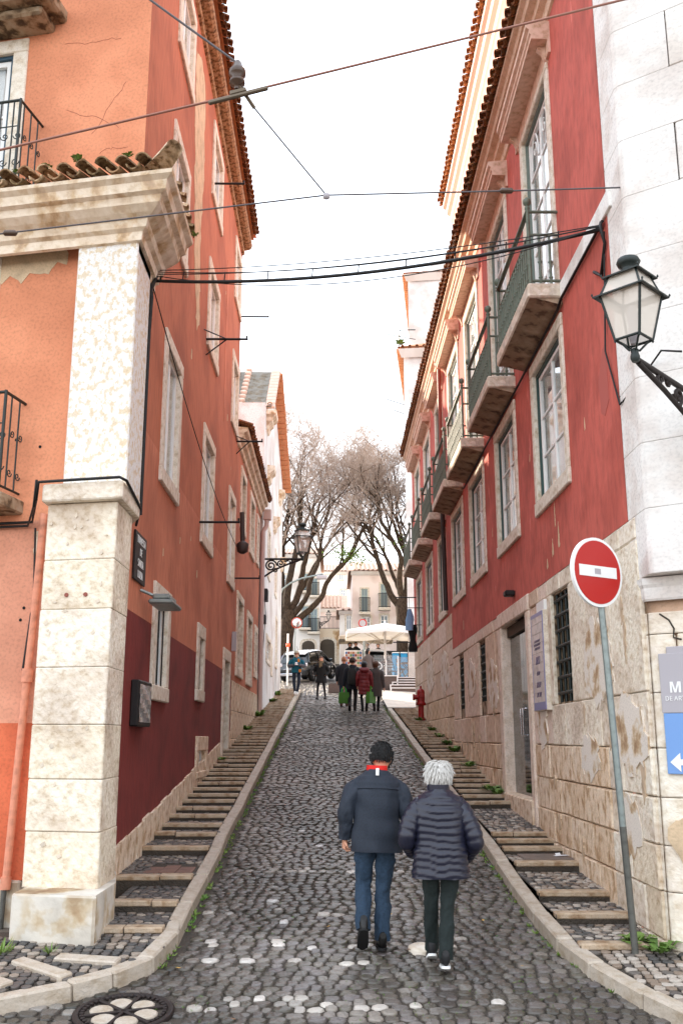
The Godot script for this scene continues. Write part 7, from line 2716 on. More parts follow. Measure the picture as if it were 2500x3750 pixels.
# ---------------------------------------------------------------- people
# surface of tapered capsules joined with a smooth minimum, meshed as surface nets
func blob(m: MB, caps: Array, k: float, cs: float) -> void:
	var lo := Vector3(1e9, 1e9, 1e9); var hi := -lo
	for c in caps:
		var r: float = maxf(c[2], c[3]) + k + cs * 2.0
		for e in [c[0], c[1]]:
			lo = lo.min(e - Vector3(r, r, r)); hi = hi.max(e + Vector3(r, r, r))
	var nx := int((hi.x - lo.x) / cs) + 2; var ny := int((hi.y - lo.y) / cs) + 2; var nz := int((hi.z - lo.z) / cs) + 2
	var f := PackedFloat32Array()
	f.resize(nx * ny * nz)
	f.fill(1.0)
	for c in caps:
		var a: Vector3 = c[0]; var b: Vector3 = c[1]
		var ra: float = c[2]; var rb: float = c[3]
		var R := maxf(ra, rb) + k + cs * 2.0
		var i0 := ((a.min(b) - Vector3(R, R, R) - lo) / cs); var i1 := ((a.max(b) + Vector3(R, R, R) - lo) / cs)
		var ab := b - a
		var l2 := maxf(ab.length_squared(), 1e-8)
		for z in range(maxi(0, int(i0.z)), mini(nz - 1, int(i1.z) + 1)):
			for y in range(maxi(0, int(i0.y)), mini(ny - 1, int(i1.y) + 1)):
				var row := (z * ny + y) * nx
				for x in range(maxi(0, int(i0.x)), mini(nx - 1, int(i1.x) + 1)):
					var p := lo + Vector3(x, y, z) * cs
					var pa := p - a
					var h := clampf(pa.dot(ab) / l2, 0.0, 1.0)
					var d := (pa - ab * h).length() - (ra + (rb - ra) * h)
					var o := f[row + x]
					var s := maxf(k - absf(d - o), 0.0) / k
					f[row + x] = minf(d, o) - s * s * k * .25
	# one vertex per crossed cell
	var idx := PackedInt32Array(); idx.resize(nx * ny * nz); idx.fill(-1)
	var pts := PackedVector3Array()
	var nrm := PackedVector3Array()
	var off := [0, 1, nx, nx + 1, nx * ny, nx * ny + 1, nx * ny + nx, nx * ny + nx + 1]
	for z in nz - 1:
		for y in ny - 1:
			var row := (z * ny + y) * nx
			for x in nx - 1:
				var i := row + x
				var v0 := f[i]
				if v0 > cs * 2.0: continue
				var mask := 0
				var v := [0.0, 0.0, 0.0, 0.0, 0.0, 0.0, 0.0, 0.0]
				for q in 8:
					v[q] = f[i + off[q]]
					if v[q] < 0.0: mask += 1
				if mask == 0 or mask == 8: continue
				var sum := Vector3.ZERO
				var cnt := 0
				for e in [[0, 1], [2, 3], [4, 5], [6, 7], [0, 2], [1, 3], [4, 6], [5, 7], [0, 4], [1, 5], [2, 6], [3, 7]]:
					var A: float = v[e[0]]; var B: float = v[e[1]]
					if (A < 0.0) != (B < 0.0):
						var t := A / (A - B)
						var p0 := Vector3(e[0] & 1, (e[0] >> 1) & 1, (e[0] >> 2) & 1)
						var p1 := Vector3(e[1] & 1, (e[1] >> 1) & 1, (e[1] >> 2) & 1)
						sum += p0.lerp(p1, t)
						cnt += 1
				idx[i] = pts.size()
				pts.push_back(lo + (Vector3(x, y, z) + sum / cnt) * cs)
				nrm.push_back(Vector3(v[1] - v[0] + v[3] - v[2] + v[5] - v[4] + v[7] - v[6], v[2] - v[0] + v[3] - v[1] + v[6] - v[4] + v[7] - v[5], v[4] - v[0] + v[5] - v[1] + v[6] - v[2] + v[7] - v[3]).normalized())
	var st := [1, nx, nx * ny]
	for z in range(1, nz - 1):
		for y in range(1, ny - 1):
			var row := (z * ny + y) * nx
			for x in range(1, nx - 1):
				var i := row + x
				if f[i] > cs * 2.0: continue
				for ax in 3:
					var A := f[i]; var B := f[i + st[ax]]
					if (A < 0.0) == (B < 0.0): continue
					var u: int = st[(ax + 1) % 3]; var w: int = st[(ax + 2) % 3]
					var q := [idx[i], idx[i - u], idx[i - u - w], idx[i - w]]
					if q[0] < 0 or q[1] < 0 or q[2] < 0 or q[3] < 0: continue
					if A >= 0.0: q = [q[3], q[2], q[1], q[0]]
					for o in [0, 2, 1, 0, 3, 2]:
						m.vert(pts[q[o]], nrm[q[o]])

func smooth_path(pts: Array, rad: Array, step: float) -> Array:
	var c := Curve3D.new()
	for i in pts.size():
		var t: Vector3 = (pts[mini(i + 1, pts.size() - 1)] - pts[maxi(i - 1, 0)]) * .17
		c.add_point(pts[i], -t, t)
	var n := maxi(3, int(c.get_baked_length() / step))
	var op := []; var orr := []
	# radius by nearest fraction of length
	var lens := [0.0]
	for i in range(1, pts.size()): lens.append(lens[-1] + (pts[i] - pts[i - 1]).length())
	for i in n + 1:
		var s := float(i) / n
		op.append(c.sample_baked(s * c.get_baked_length(), true))
		var q: float = s * lens[-1]
		var j := 0
		while j < lens.size() - 2 and lens[j + 1] < q: j += 1
		var f := clampf((q - lens[j]) / maxf(lens[j + 1] - lens[j], 1e-6), 0, 1)
		f = f * f * (3 - 2 * f)
		orr.append(lerpf(rad[j], rad[j + 1], f))
	return [op, orr]

# sleeve or trouser leg with creases or quilting
func limb_tube(m: MB, pts: Array, rad: Array, step: float, sides: int, wrinkle: float, quilt := 0.0, squash := 1.0) -> void:
	var sp := smooth_path(pts, rad, step)
	var P0: Array = sp[0]; var Rr: Array = sp[1]
	var rings := []
	var side := Vector3.RIGHT
	var run := 0.0
	for i in P0.size():
		var t: Vector3 = (P0[mini(i + 1, P0.size() - 1)] - P0[maxi(i - 1, 0)]).normalized()
		side = (side - t * side.dot(t)).normalized()
		var other := t.cross(side)
		if i > 0: run += (P0[i] - P0[i - 1]).length()
		var q := 1.0
		var ring := PackedVector3Array()
		for s in sides:
			var a := TAU * s / sides
			var n := noise.get_noise_3d(P0[i].x * 60 + cos(a) * 16, P0[i].y * 110, P0[i].z * 60 + sin(a) * 16)
			var r: float = Rr[i] * (1.0 + wrinkle * n)
			if quilt > 0: r += .013 * (sqrt(absf(sin(PI * run / quilt))) - .6)
			ring.push_back(P0[i] + (side * cos(a) + other * sin(a) * squash) * r)
		rings.append(ring)
	m.loft(rings)

# torso garment: rings [y, half width, half depth, dx, dz]
func torso_loft(m: MB, rows: Array, step: float, sides: int, wrinkle: float, quilt := 0.0, hem_flare := 0.0) -> void:
	var rings := []
	var y: float = rows[0][0]
	var top: float = rows[-1][0]
	var n := int((top - y) / step)
	for i in n + 1:
		var yy := lerpf(rows[0][0], top, float(i) / n)
		var j := 0
		while j < rows.size() - 2 and rows[j + 1][0] < yy: j += 1
		var f := clampf((yy - rows[j][0]) / (rows[j + 1][0] - rows[j][0]), 0, 1)
		f = f * f * (3 - 2 * f)
		var ring := PackedVector3Array()
		for s in sides:
			var a := -TAU * s / sides
			var c := cos(a); var sn := sin(a)
			var e := 2.4
			var sup := pow(pow(absf(c), e) + pow(absf(sn), e), -1.0 / e)
			var nz := noise.get_noise_3d(c * 26, yy * 34, sn * 26)
			var w: float = lerpf(rows[j][1], rows[j + 1][1], f); var d: float = lerpf(rows[j][2], rows[j + 1][2], f)
			if wrinkle > .06: nz = nz * .6 + .28 * sin(c * 5.0 + sn * 2.0 + yy * 19.0) * sin(c * 3.0 - yy * 11.0 + 1.0)
			var g := 1.0 + wrinkle * nz
			var add := 0.0
			if quilt > 0: add = .016 * (pow(absf(sin(PI * (yy + .03 * nz + .012 * c) / quilt)), .45) * (1.0 + .5 * nz) - .7)
			ring.push_back(Vector3(lerpf(rows[j][3], rows[j + 1][3], f) + c * sup * (w * g + add), yy + .006 * nz, lerpf(rows[j][4], rows[j + 1][4], f) + sn * sup * (d * g + add)))
		rings.append(ring)
	m.loft(rings)

func shoe(m: MB, ankle: Vector3, toe_dir: Vector3, pitch: float, k: float) -> void:
	# from heel to toe
	var b := Basis(toe_dir.cross(Vector3.UP).normalized(), Vector3.UP, -toe_dir).rotated(toe_dir.cross(Vector3.UP).normalized(), pitch)
	var x := Transform3D(b, ankle)
	var rings := []
	for q in [[.085, .028, .00, .05], [.075, .036, -.08, .05], [.02, .040, -.085, .06], [-.05, .045, -.085, .02], [-.11, .048, -.085, -.015], [-.16, .045, -.085, -.03], [-.19, .028, -.08, -.045]]:
		var ring := PackedVector3Array()
		for s in 10:
			var a := TAU * s / 10
			var yy: float = lerpf(q[2], q[3], .5 + .5 * sin(a))
			ring.push_back(x * (Vector3(cos(a) * q[1], yy, q[0]) * k))
		rings.append(ring)
	m.loft(rings)

func shoe_sole(m: MB, ankle: Vector3, toe_dir: Vector3, pitch: float, k: float) -> void:
	var b := Basis(toe_dir.cross(Vector3.UP).normalized(), Vector3.UP, -toe_dir).rotated(toe_dir.cross(Vector3.UP).normalized(), pitch)
	var x := Transform3D(b, ankle)
	var rings := []
	for y in [-.10, -.078]:
		var ring := PackedVector3Array()
		for q in [[.09, 0.0], [.075, .036], [.02, .042], [-.05, .047], [-.11, .05], [-.165, .046], [-.2, .0], [-.165, -.046], [-.11, -.05], [-.05, -.047], [.02, -.042], [.075, -.036]]:
			ring.push_back(x * (Vector3(q[1], y, q[0]) * k))
		rings.append(ring)
	m.loft(rings)

func head_caps(c: Vector3, fwd: Vector3, k: float, nose := true) -> Array:
	var rt := fwd.cross(Vector3.UP).normalized()
	var out := [
		[c + Vector3(0, .035, 0) * k - fwd * .022 * k, c + Vector3(0, .03, 0) * k + fwd * .018 * k, .083 * k, .078 * k],
		[c + Vector3(0, -.02, 0) * k + fwd * .02 * k, c + Vector3(0, -.085, 0) * k + fwd * .045 * k, .066 * k, .040 * k],
		[c - Vector3(0, .05, 0) * k - fwd * .02 * k, c - Vector3(0, .15, 0) * k - fwd * .035 * k, .055 * k, .055 * k]]
	if nose:
		out.append([c + Vector3(0, .0, 0) * k + fwd * .085 * k, c + Vector3(0, -.028, 0) * k + fwd * .105 * k, .010 * k, .014 * k])
		out.append([c + Vector3(0, -.062, 0) * k + fwd * .072 * k - rt * .018 * k, c + Vector3(0, -.062, 0) * k + fwd * .072 * k + rt * .018 * k, .012 * k, .012 * k])
		for s in [-1.0, 1.0]:
			out.append([c + rt * s * .082 * k + Vector3(0, .01, 0) * k, c + rt * s * .080 * k + Vector3(0, -.028, 0) * k, .016 * k, .011 * k])
	return out

func hand_caps(w: Vector3, dir: Vector3, palm: Vector3, k: float, curl: float, thumb_side: float) -> Array:
	# five fingers rooted in the palm; dir = forearm direction, palm = way the palm faces
	var across := dir.cross(palm).normalized()
	var out := [[w, w + dir * .075 * k, .024 * k, .026 * k]]
	for s in [-1.0, 1.0]: out.append([w + dir * .02 * k + across * s * .014 * k, w + dir * .08 * k + across * s * .024 * k, .016 * k, .016 * k])
	var lens := [.062, .075, .070, .055]
	for i in 4:
		var a := across * ((i - 1.5) * .019 * k)
		var p0 := w + dir * .082 * k + a
		var d1 := (dir * cos(curl) + palm * sin(curl)).normalized()
		var d2 := (dir * cos(curl * 2.2) + palm * sin(curl * 2.2)).normalized()
		var p1: Vector3 = p0 + d1 * lens[i] * .5 * k
		var p2: Vector3 = p1 + d2 * lens[i] * .55 * k
		out.append([p0, p1, .0088 * k, .0082 * k])
		out.append([p1, p2, .0082 * k, .0068 * k])
	var t0 := w + dir * .025 * k + across * thumb_side * .026 * k
	var t1 := t0 + (dir * .5 + across * thumb_side * .7 + palm * .3).normalized() * .038 * k
	var t2 := t1 + (dir * .9 + palm * .5).normalized() * .03 * k
	out.append([t0, t1, .012 * k, .010 * k])
	out.append([t1, t2, .010 * k, .008 * k])
	return out

func hair_cap(m: MB, c: Vector3, fwd: Vector3, k: float, drop: float, full: float, rough: float) -> void:
	# hair over the skull, open at the face; drop = how far it falls below the middle of the head at the back
	var rt := fwd.cross(Vector3.UP).normalized()
	var up := rt.cross(fwd).normalized()
	var sides := 24
	var rings := []
	var low := minf(drop, .075)
	for i in 12:
		var f := i / 11.0
		var ring := PackedVector3Array()
		for s in sides:
			var a := TAU * s / sides
			var facing := cos(a)
			var t := clampf((facing + .25) / .8, 0, 1)
			var y0: float = lerpf(-low, .055, t * t * (3 - 2 * t))
			var phi: float = lerpf(acos(clampf(y0 / .118, -1, 1)), .02, f)
			var n := noise.get_noise_3d(cos(a) * 50, phi * 60, sin(a) * 50 + k * 70) * rough
			var rr := 1.0 + n
			var o := (rt * sin(a) * .101 * full + fwd * facing * .122 * lerpf(1.0, full, .6)) * sin(phi) * rr + up * cos(phi) * .122 * (1.0 + n * .6) - fwd * .004
			if i == 0 and drop > .075:      # long hair hangs down
				o += Vector3(0, -(drop - .075) * (1.0 - t), 0) - (rt * sin(a) * .01 + fwd * facing * .01)
			ring.push_back(c + (o + up * .03 - fwd * .008) * k)
		ring.reverse()
		rings.append(ring)
	m.loft(rings)

func hair_strands(m: MB, c: Vector3, fwd: Vector3, k: float, drop: float, full: float, count: int, len: float) -> void:
	var rt := fwd.cross(Vector3.UP).normalized()
	var up := rt.cross(fwd).normalized()
	for i in count:
		var a := rng.randf_range(.55, TAU - .55)
		var phi := rng.randf_range(.1, acos(clampf(-drop / .13, -1, 1)))
		var n := (rt * sin(a) * .103 * full + fwd * cos(a) * .124 * lerpf(1.0, full, .6)) * sin(phi) + up * cos(phi) * .126
		var p := c + (n + up * .03 - fwd * .008) * k
		var down := (-up + n.normalized() * (up.dot(n.normalized())) + rt * rng.randf_range(-.5, .5)).normalized()
		var mid := p + (down * len * .5 + n.normalized() * .007) * k
		twig(m, p, mid, .006 * k, .007 * k)
		twig(m, mid, mid + (down * len * .5 - n.normalized() * rng.randf_range(-.002, .008)) * k, .007 * k, .001)

func person(label: String, at: Vector3, turn: float, o: Dictionary) -> Node3D:
	var t := thing("person", label, "person", at, o.get("group", ""), turn)
	var H: float = o.get("h", 1.72)
	var k := H / 1.75
	var cs: float = o.get("cell", .022)
	var sides: int = o.get("sides", 18)
	var step: float = o.get("step", .03)
	var bulk: float = o.get("bulk", 1.0)
	var lean: float = o.get("lean", .02)
	var F := Vector3(0, 0, -1)
	var hipy := .92 * k
	var shy := 1.43 * k
	var shx: float = o.get("shoulder", .19) * k * bulk
	# joints; foot = [x, y of ankle, z], knee offsets
	var fl: Vector3 = o.get("foot_l", Vector3(-.10, .09, .0)) * k
	var ff: Vector3 = o.get("foot_r", Vector3(.10, .09, .0)) * k
	var kl: Vector3 = o.get("knee_l", Vector3(-.10, .49, -.03)) * k
	var kr: Vector3 = o.get("knee_r", Vector3(.10, .49, -.03)) * k
	var hl := Vector3(-.09 * k, hipy, 0); var hr := Vector3(.09 * k, hipy, 0)
	var sl := Vector3(-shx, shy, -lean); var sr := Vector3(shx, shy, -lean)
	var el: Vector3 = o.get("elbow_l", Vector3(-.25, 1.13, .02)) * k
	var er: Vector3 = o.get("elbow_r", Vector3(.25, 1.13, .02)) * k
	var wl: Vector3 = o.get("wrist_l", Vector3(-.25, .88, -.05)) * k
	var wr: Vector3 = o.get("wrist_r", Vector3(.25, .88, -.05)) * k
	var hd: Vector3 = o.get("head", Vector3(0, 1.62, -.04)) * k
	var look: Vector3 = o.get("look", F).normalized()
	# body: one continuous skin from head to feet
	var caps := [
		[hl, kl, .065 * k, .034 * k], [kl, fl, .033 * k, .026 * k], [hr, kr, .065 * k, .034 * k], [kr, ff, .033 * k, .026 * k],
		[Vector3(0, .95 * k, 0), Vector3(0, 1.12 * k, 0), .11 * k, .10 * k], [Vector3(0, 1.12 * k, 0), Vector3(0, 1.34 * k, -lean * .6), .10 * k, .11 * k],
		[sl * Vector3(.5, .965, 1), sr * Vector3(.5, .965, 1), .05 * k, .05 * k],
		[sl * Vector3(.9, .95, 1), el, .042 * k, .034 * k], [el, wl, .034 * k, .024 * k], [sr * Vector3(.9, .95, 1), er, .042 * k, .034 * k], [er, wr, .034 * k, .024 * k],
		[Vector3(0, 1.40 * k, -lean), hd - Vector3(0, .1 * k, 0), .058 * k, .052 * k]]
	caps.append_array(head_caps(hd, look, k * o.get("head_size", 1.0), o.get("face", true)))
	var m := mb()
	blob(m, caps, .03 * k, cs)
	if o.get("hands", true):
		for q in [[wl, el, 1.0], [wr, er, -1.0]]:
			if o.get("hide_hands", false): continue
			var dr: Vector3 = (q[0] - q[1]).normalized()
			var pm: Vector3 = o.get("palm", Vector3(-q[2] * -1.0, 0, 0))
			pm = Vector3(q[2], 0, 0) if not o.has("palm") else o.palm
			pm = (pm - dr * pm.dot(dr)).normalized()
			blob(m, hand_caps(q[0], dr, pm, k, o.get("curl", .5), q[2]), .008, o.get("hand_cell", .009))
	own(m, "body", o.get("skin", mats.skin), t)
	# trousers
	var tr: float = o.get("leg_w", 1.0)
	var flare: float = o.get("flare", 1.0)
	m = mb()
	for q in [[hl, kl, fl], [hr, kr, ff]]:
		limb_tube(m, [q[0] + Vector3(0, .06 * k, 0), q[0] - Vector3(0, .1, 0) * k, q[1], q[1].lerp(q[2], .5), q[2] + Vector3(0, -.03 * k, 0)], [.098 * k * tr, .094 * k * tr, .066 * k * tr, .060 * k * tr * flare, .058 * k * tr * flare], step, sides, o.get("leg_wrinkle", .10))
	torso_loft(m, [[.84 * k, .11 * k * tr, .10 * k * tr, 0, 0], [.93 * k, .165 * k * tr * minf(bulk, 1.1), .115 * k * tr, 0, .01], [1.02 * k, .150 * k * bulk, .105 * k, 0, 0]], step, sides, .02)
	own(m, o.get("leg_name", "trousers"), o.get("legs", mats.rubber), t)
	# shoes
	m = mb()
	for q in [[fl, o.get("pitch_l", 0.0)], [ff, o.get("pitch_r", 0.0)]]:
		shoe(m, q[0], F, q[1], k)
	own(m, "shoes", o.get("shoes", mats.rubber), t)
	m = mb()
	for q in [[fl, o.get("pitch_l", 0.0)], [ff, o.get("pitch_r", 0.0)]]:
		shoe_sole(m, q[0], F, q[1], k)
	own(m, "soles", o.get("soles", mats.rubber), t)
	# coat
	var hem: float = o.get("hem", .80) * k
	var w: float = bulk
	var fl2: float = o.get("coat_flare", 1.0)
	var q2: float = o.get("quilt", 0.0)
	var wr2: float = o.get("wrinkle", .035)
	m = mb()
	torso_loft(m, [
		[hem, .205 * k * w * fl2, .145 * k * w * fl2, 0, .01], [maxf(hem + .05, .92 * k), .20 * k * w, .14 * k * w, 0, .01], [1.10 * k, .185 * k * w, .13 * k * w, 0, .0], [1.30 * k, .200 * k * w, .135 * k * w, 0, -lean * .5],
		[1.385 * k, .195 * k * w, .128 * k * w, 0, -lean], [1.43 * k, .165 * k * w, .112 * k * w, 0, -lean], [1.475 * k, .115 * k * w, .09 * k * w, 0, -lean], [1.51 * k, .075 * k * w, .08 * k * w, 0, -lean * 1.2]], minf(step, .012) if q2 > 0 else step, sides + 8, wr2, q2)
	for q in [[sl, el, wl], [sr, er, wr]]:
		var inn: Vector3 = q[0] * Vector3(.45, .985, 1)
		limb_tube(m, [inn, q[0] * Vector3(.97, 1, 1) + Vector3(0, -.085 * k, 0), q[0].lerp(q[1], .5), q[1], q[1].lerp(q[2], .5), q[2]], [.048 * k * w, .073 * k * w, .074 * k * w, .066 * k * w, .058 * k * w, .050 * k * w], minf(step, .012) if q2 > 0 else step, sides, wr2 * 2.4, q2)
	var coat := own(m, o.get("coat_name", "jacket"), o.get("coat", mats.rubber), t)
	# collar
	if o.has("collar"):
		m = mb()
		var cr := []
		for i in 5:
			var f := i / 4.0
			var ring := PackedVector3Array()
			for s in 20:
				var a := -TAU * s / 20
				var rr: float = lerpf(.088, o.get("collar_r", .076), f) * k * lerpf(1.0, w, .5)
				ring.push_back(Vector3(cos(a) * rr * 1.05, (1.475 + o.get("collar_h", .07) * f) * k, sin(a) * rr - lean * 1.3))
			cr.append(ring)
		m.loft(cr)
		own(m, "collar", o.collar, t)
	# hair or hat
	m = mb()
	hair_cap(m, hd, look, k * o.get("head_size", 1.0), o.get("hair_drop", .07), o.get("hair_full", 1.02), o.get("hair_rough", .05))
	if o.has("strands"): hair_strands(m, hd, look, k, o.get("hair_drop", .07), o.get("hair_full", 1.02), o.strands, o.get("strand_len", .05))
	own(m, o.get("hair_name", "hair"), o.get("hair", mats.rubber), t)
	if o.get("eyes", false):
		var rt := look.cross(Vector3.UP).normalized()
		for s in [-1.0, 1.0]:
			m = mb()
			m.lathe([[.002, -.006], [.008, -.003], [.008, .003], [.002, .006]], 7, hd + look * .082 * k + rt * s * .03 * k + Vector3(0, .012 * k, 0))
			own(m, "eye", mats.rubber, t)
	return t

func shopping_bag(label: String, at: Vector3, turn: float) -> void:
	var t := thing("shopping_bag", label, "bag", at, "", turn)
	var m := mb()
	var rings := []
	for q in [[0.0, .17, .075], [.02, .175, .08], [.2, .18, .085], [.36, .17, .075], [.38, .168, .07]]:
		var ring := PackedVector3Array()
		for s in [[-1, 1], [1, 1], [1, -1], [-1, -1]]: ring.push_back(Vector3(s[0] * q[1], q[0], s[1] * q[2]))
		rings.append(ring)
	for r in rings.size() - 1:
		for s in 4:
			m.quad(rings[r][s], rings[r][(s + 1) % 4], rings[r + 1][(s + 1) % 4], rings[r + 1][s])
	m.fan(rings[0], true)
	own(m, "sack", mat("bag_green", Color(.24, .46, .11), .6), t)
	for z in [-.06, .06]:
		m = mb()
		m.tube([Vector3(-.08, .36, z), Vector3(-.06, .5, z * .6), Vector3(0, .58, 0), Vector3(.06, .5, z * .6), Vector3(.08, .36, z)], .012, 5)
		own(m, "handle", mat("bag_handle", Color(.20, .72, .16), .5), t)

func build_people() -> void:
	# ---- the couple in front
	var navy := cloth("navy_shell", Color(.125, .16, .215), .75, .3)
	var denim := cloth("denim", Color(.16, .245, .33), .9, .2)
	var man := person("man from behind in navy jacket with red collar and blue jeans", P(.375, road_y(9.2) + .02, 9.2), deg_to_rad(2), {
		"h": 1.76, "cell": .016, "sides": 26, "step": .014, "bulk": 1.12, "shoulder": .168, "lean": .05,
		"foot_l": Vector3(-.10, .19, .12), "knee_l": Vector3(-.10, .50, -.04), "pitch_l": -.75,
		"foot_r": Vector3(.075, .09, .02), "knee_r": Vector3(.08, .50, -.02),
		"elbow_l": Vector3(-.275, 1.15, .04), "wrist_l": Vector3(-.275, .90, -.02), "elbow_r": Vector3(.27, 1.14, .0), "wrist_r": Vector3(.37, .90, -.10),
		"head": Vector3(.045, 1.60, -.13), "look": Vector3(.35, -.35, -1), "legs": denim, "leg_name": "jeans", "leg_w": 1.02, "flare": 1.10, "leg_wrinkle": .34,
		"coat": navy, "hem": .80, "wrinkle": .15, "collar": mat("collar_red", Color(.85, .10, .07), .7), "collar_h": .07, "collar_r": .086,
		"hair": mat("hair_black", Color(.045, .036, .033), .8, {"rim": .1}), "strands": 260, "strand_len": .035, "hair_drop": .07, "hair_full": .95, "hair_rough": .12, "hand_cell": .006, "curl": .75, "shoes": mat("shoe_black", Color(.05, .045, .045), .5)})
	man.rotation.z = -.035
	man.rotation.x = -.02
	var m := mb()
	m.cbox(Vector3(-.022, 1.465, .085), Vector3(.008, 1.53, .096), .003)
	own(m, "reflective_tab", mats.sign_white, man)
	# back seam yoke of the jacket
	m = mb()
	var seam := []
	for i in 13: seam.append(Vector3(lerpf(-.2, .2, i / 12.0), 1.345 + .012 * sin(PI * i / 12.0), .128 - .35 * pow(i / 12.0 - .5, 2.0)))
	m.tube(seam, .005, 4)
	own(m, "yoke_seam", navy, man)
	var quiltm := cloth("quilted_navy", Color(.125, .13, .20), .36, .1)
	person("white haired woman from behind in quilted navy jacket", P(.935, road_y(8.75) + .02, 8.75), deg_to_rad(-3), {
		"h": 1.64, "cell": .016, "sides": 26, "step": .014, "bulk": 1.22, "shoulder": .152, "lean": .04,
		"foot_l": Vector3(-.085, .12, -.20), "knee_l": Vector3(-.085, .50, -.06), "pitch_l": -.35,
		"foot_r": Vector3(.02, .10, .12), "knee_r": Vector3(.06, .50, .03), "pitch_r": -.12,
		"elbow_l": Vector3(-.305, 1.08, .04), "wrist_l": Vector3(-.24, .93, -.16), "elbow_r": Vector3(.315, 1.06, .04), "wrist_r": Vector3(.25, .90, -.14), "hide_hands": true,
		"head": Vector3(.01, 1.60, -.10), "look": Vector3(-.1, -.3, -1), "legs": cloth("dark_green", Color(.085, .135, .13)), "leg_w": .96, "flare": 1.1, "leg_wrinkle": .30,
		"coat": quiltm, "coat_name": "quilted_jacket", "hem": .74, "coat_flare": 1.04, "quilt": .058, "wrinkle": .03, "collar": quiltm, "collar_h": .075, "collar_r": .09,
		"hair": mat("hair_white", Color(.80, .785, .76), .75, {"tex": texs.streak, "scale": Vector3(9, 1.5, 9), "world": false}), "strands": 420, "strand_len": .075, "hair_drop": .10, "hair_full": 1.08, "hair_rough": .2,
		"shoes": mat("shoe_dark", Color(.10, .10, .11), .6), "soles": mats.sign_white})
	# ---- the group of four further up
	var by := func(d: float): return road_y(d) + .02
	person("balding man in dark coat, left of the walking group of four", P(.47, by.call(36.0), 36.0), 0, {"h": 1.78, "bulk": 1.12, "coat": cloth("charcoal_coat", Color(.10, .10, .13)), "hem": .74, "legs": denim, "hair": mat("hair_thin", Color(.62, .42, .30), .6), "hair_drop": .06, "hair_full": .96, "foot_l": Vector3(-.1, .09, .1), "foot_r": Vector3(.1, .09, -.15), "shoes": mat("shoe_tan", Color(.35, .22, .16), .6), "cell": .03})
	var gp := person("young man with dark backpack in the walking group", P(.74, by.call(34.2), 34.2), 0, {"h": 1.80, "bulk": 1.08, "coat": cloth("navy_coat", Color(.06, .075, .12)), "hem": .70, "legs": cloth("black_trousers", Color(.05, .05, .06)), "hair": mat("hair_brown", Color(.20, .13, .08), .7), "hair_rough": .14, "hair_full": 1.1, "foot_l": Vector3(-.10, .16, .18), "pitch_l": -.7, "foot_r": Vector3(.08, .09, -.05), "wrist_l": Vector3(-.30, .80, .0), "cell": .03, "shoes": mat("shoe_brown", Color(.14, .08, .06), .6)})
	m = mb()
	var rings := []
	for q in [[.86, .13, .05], [.9, .17, .09], [1.1, .18, .11], [1.3, .16, .10], [1.42, .09, .06]]:
		var ring := PackedVector3Array()
		for s in 14:
			var a := -TAU * s / 14
			ring.push_back(Vector3(cos(a) * q[1], q[0], .24 + sin(a) * q[2]))
		rings.append(ring)
	m.loft(rings)
	var bp := own(m, "backpack", mat("pack_black", Color(.09, .085, .08), .7), gp)
	m = mb()
	for s in [-1.0, 1.0]: m.tube([Vector3(s * .10, 1.4, .22), Vector3(s * .13, 1.50, .05), Vector3(s * .14, 1.40, -.12)], .02, 5)
	own(m, "strap", mats.pack_black, bp)
	m = mb()
	m.lathe([[.03, 0], [.035, .1], [.015, .13], [.015, .16]], 8, Vector3(.21, 1.0, .22))
	own(m, "water_bottle", mats.sign_white, bp)
	var rw := person("woman in red quilted hooded coat in the walking group", P(1.14, by.call(33.9), 33.9), 0, {"h": 1.68, "bulk": 1.05, "coat": cloth("red_puffer", Color(.46, .05, .085), .5), "coat_name": "hooded_coat", "quilt": .13, "hem": .58, "coat_flare": 1.0, "legs": cloth("black_leggings", Color(.045, .04, .045)), "leg_w": .82, "hair": mat("hair_dark", Color(.07, .04, .035), .5), "hair_drop": .19, "hair_full": 1.14, "foot_l": Vector3(-.07, .09, .05), "foot_r": Vector3(.08, .10, -.08), "cell": .03, "wrist_r": Vector3(.28, .84, .0)})
	m = mb()
	blob(m, [[Vector3(-.1, 1.40, .08), Vector3(.1, 1.40, .08), .075, .075], [Vector3(-.06, 1.36, .12), Vector3(.06, 1.36, .12), .07, .07]], .05, .03)
	own(m, "hood", mats.cloth_red_puffer, rw)
	person("woman in grey knee length coat at the right of the walking group", P(1.54, by.call(34.0), 34.0), 0, {"h": 1.69, "bulk": 1.08, "coat": cloth("grey_tweed", Color(.30, .27, .26)), "coat_name": "long_coat", "hem": .50, "coat_flare": 1.02, "legs": cloth("black_trousers", Color(.05, .05, .06)), "leg_w": .85, "hair": mat("hair_auburn", Color(.30, .17, .09), .6), "hair_drop": .13, "hair_full": 1.25, "collar": mat("scarf_tan", Color(.62, .46, .34), .9), "collar_h": .05, "foot_l": Vector3(-.06, .09, .06), "foot_r": Vector3(.08, .10, -.1), "cell": .03, "wrist_r": Vector3(.29, .80, .02), "shoes": mats.shoe_brown})
	shopping_bag("green shopping bag carried by the man with the backpack", P(.44, by.call(34.2) + .23, 34.2), .15)
	shopping_bag("green shopping bag between the red coat and the grey coat", P(1.36, by.call(33.9) + .26, 33.85), .9)
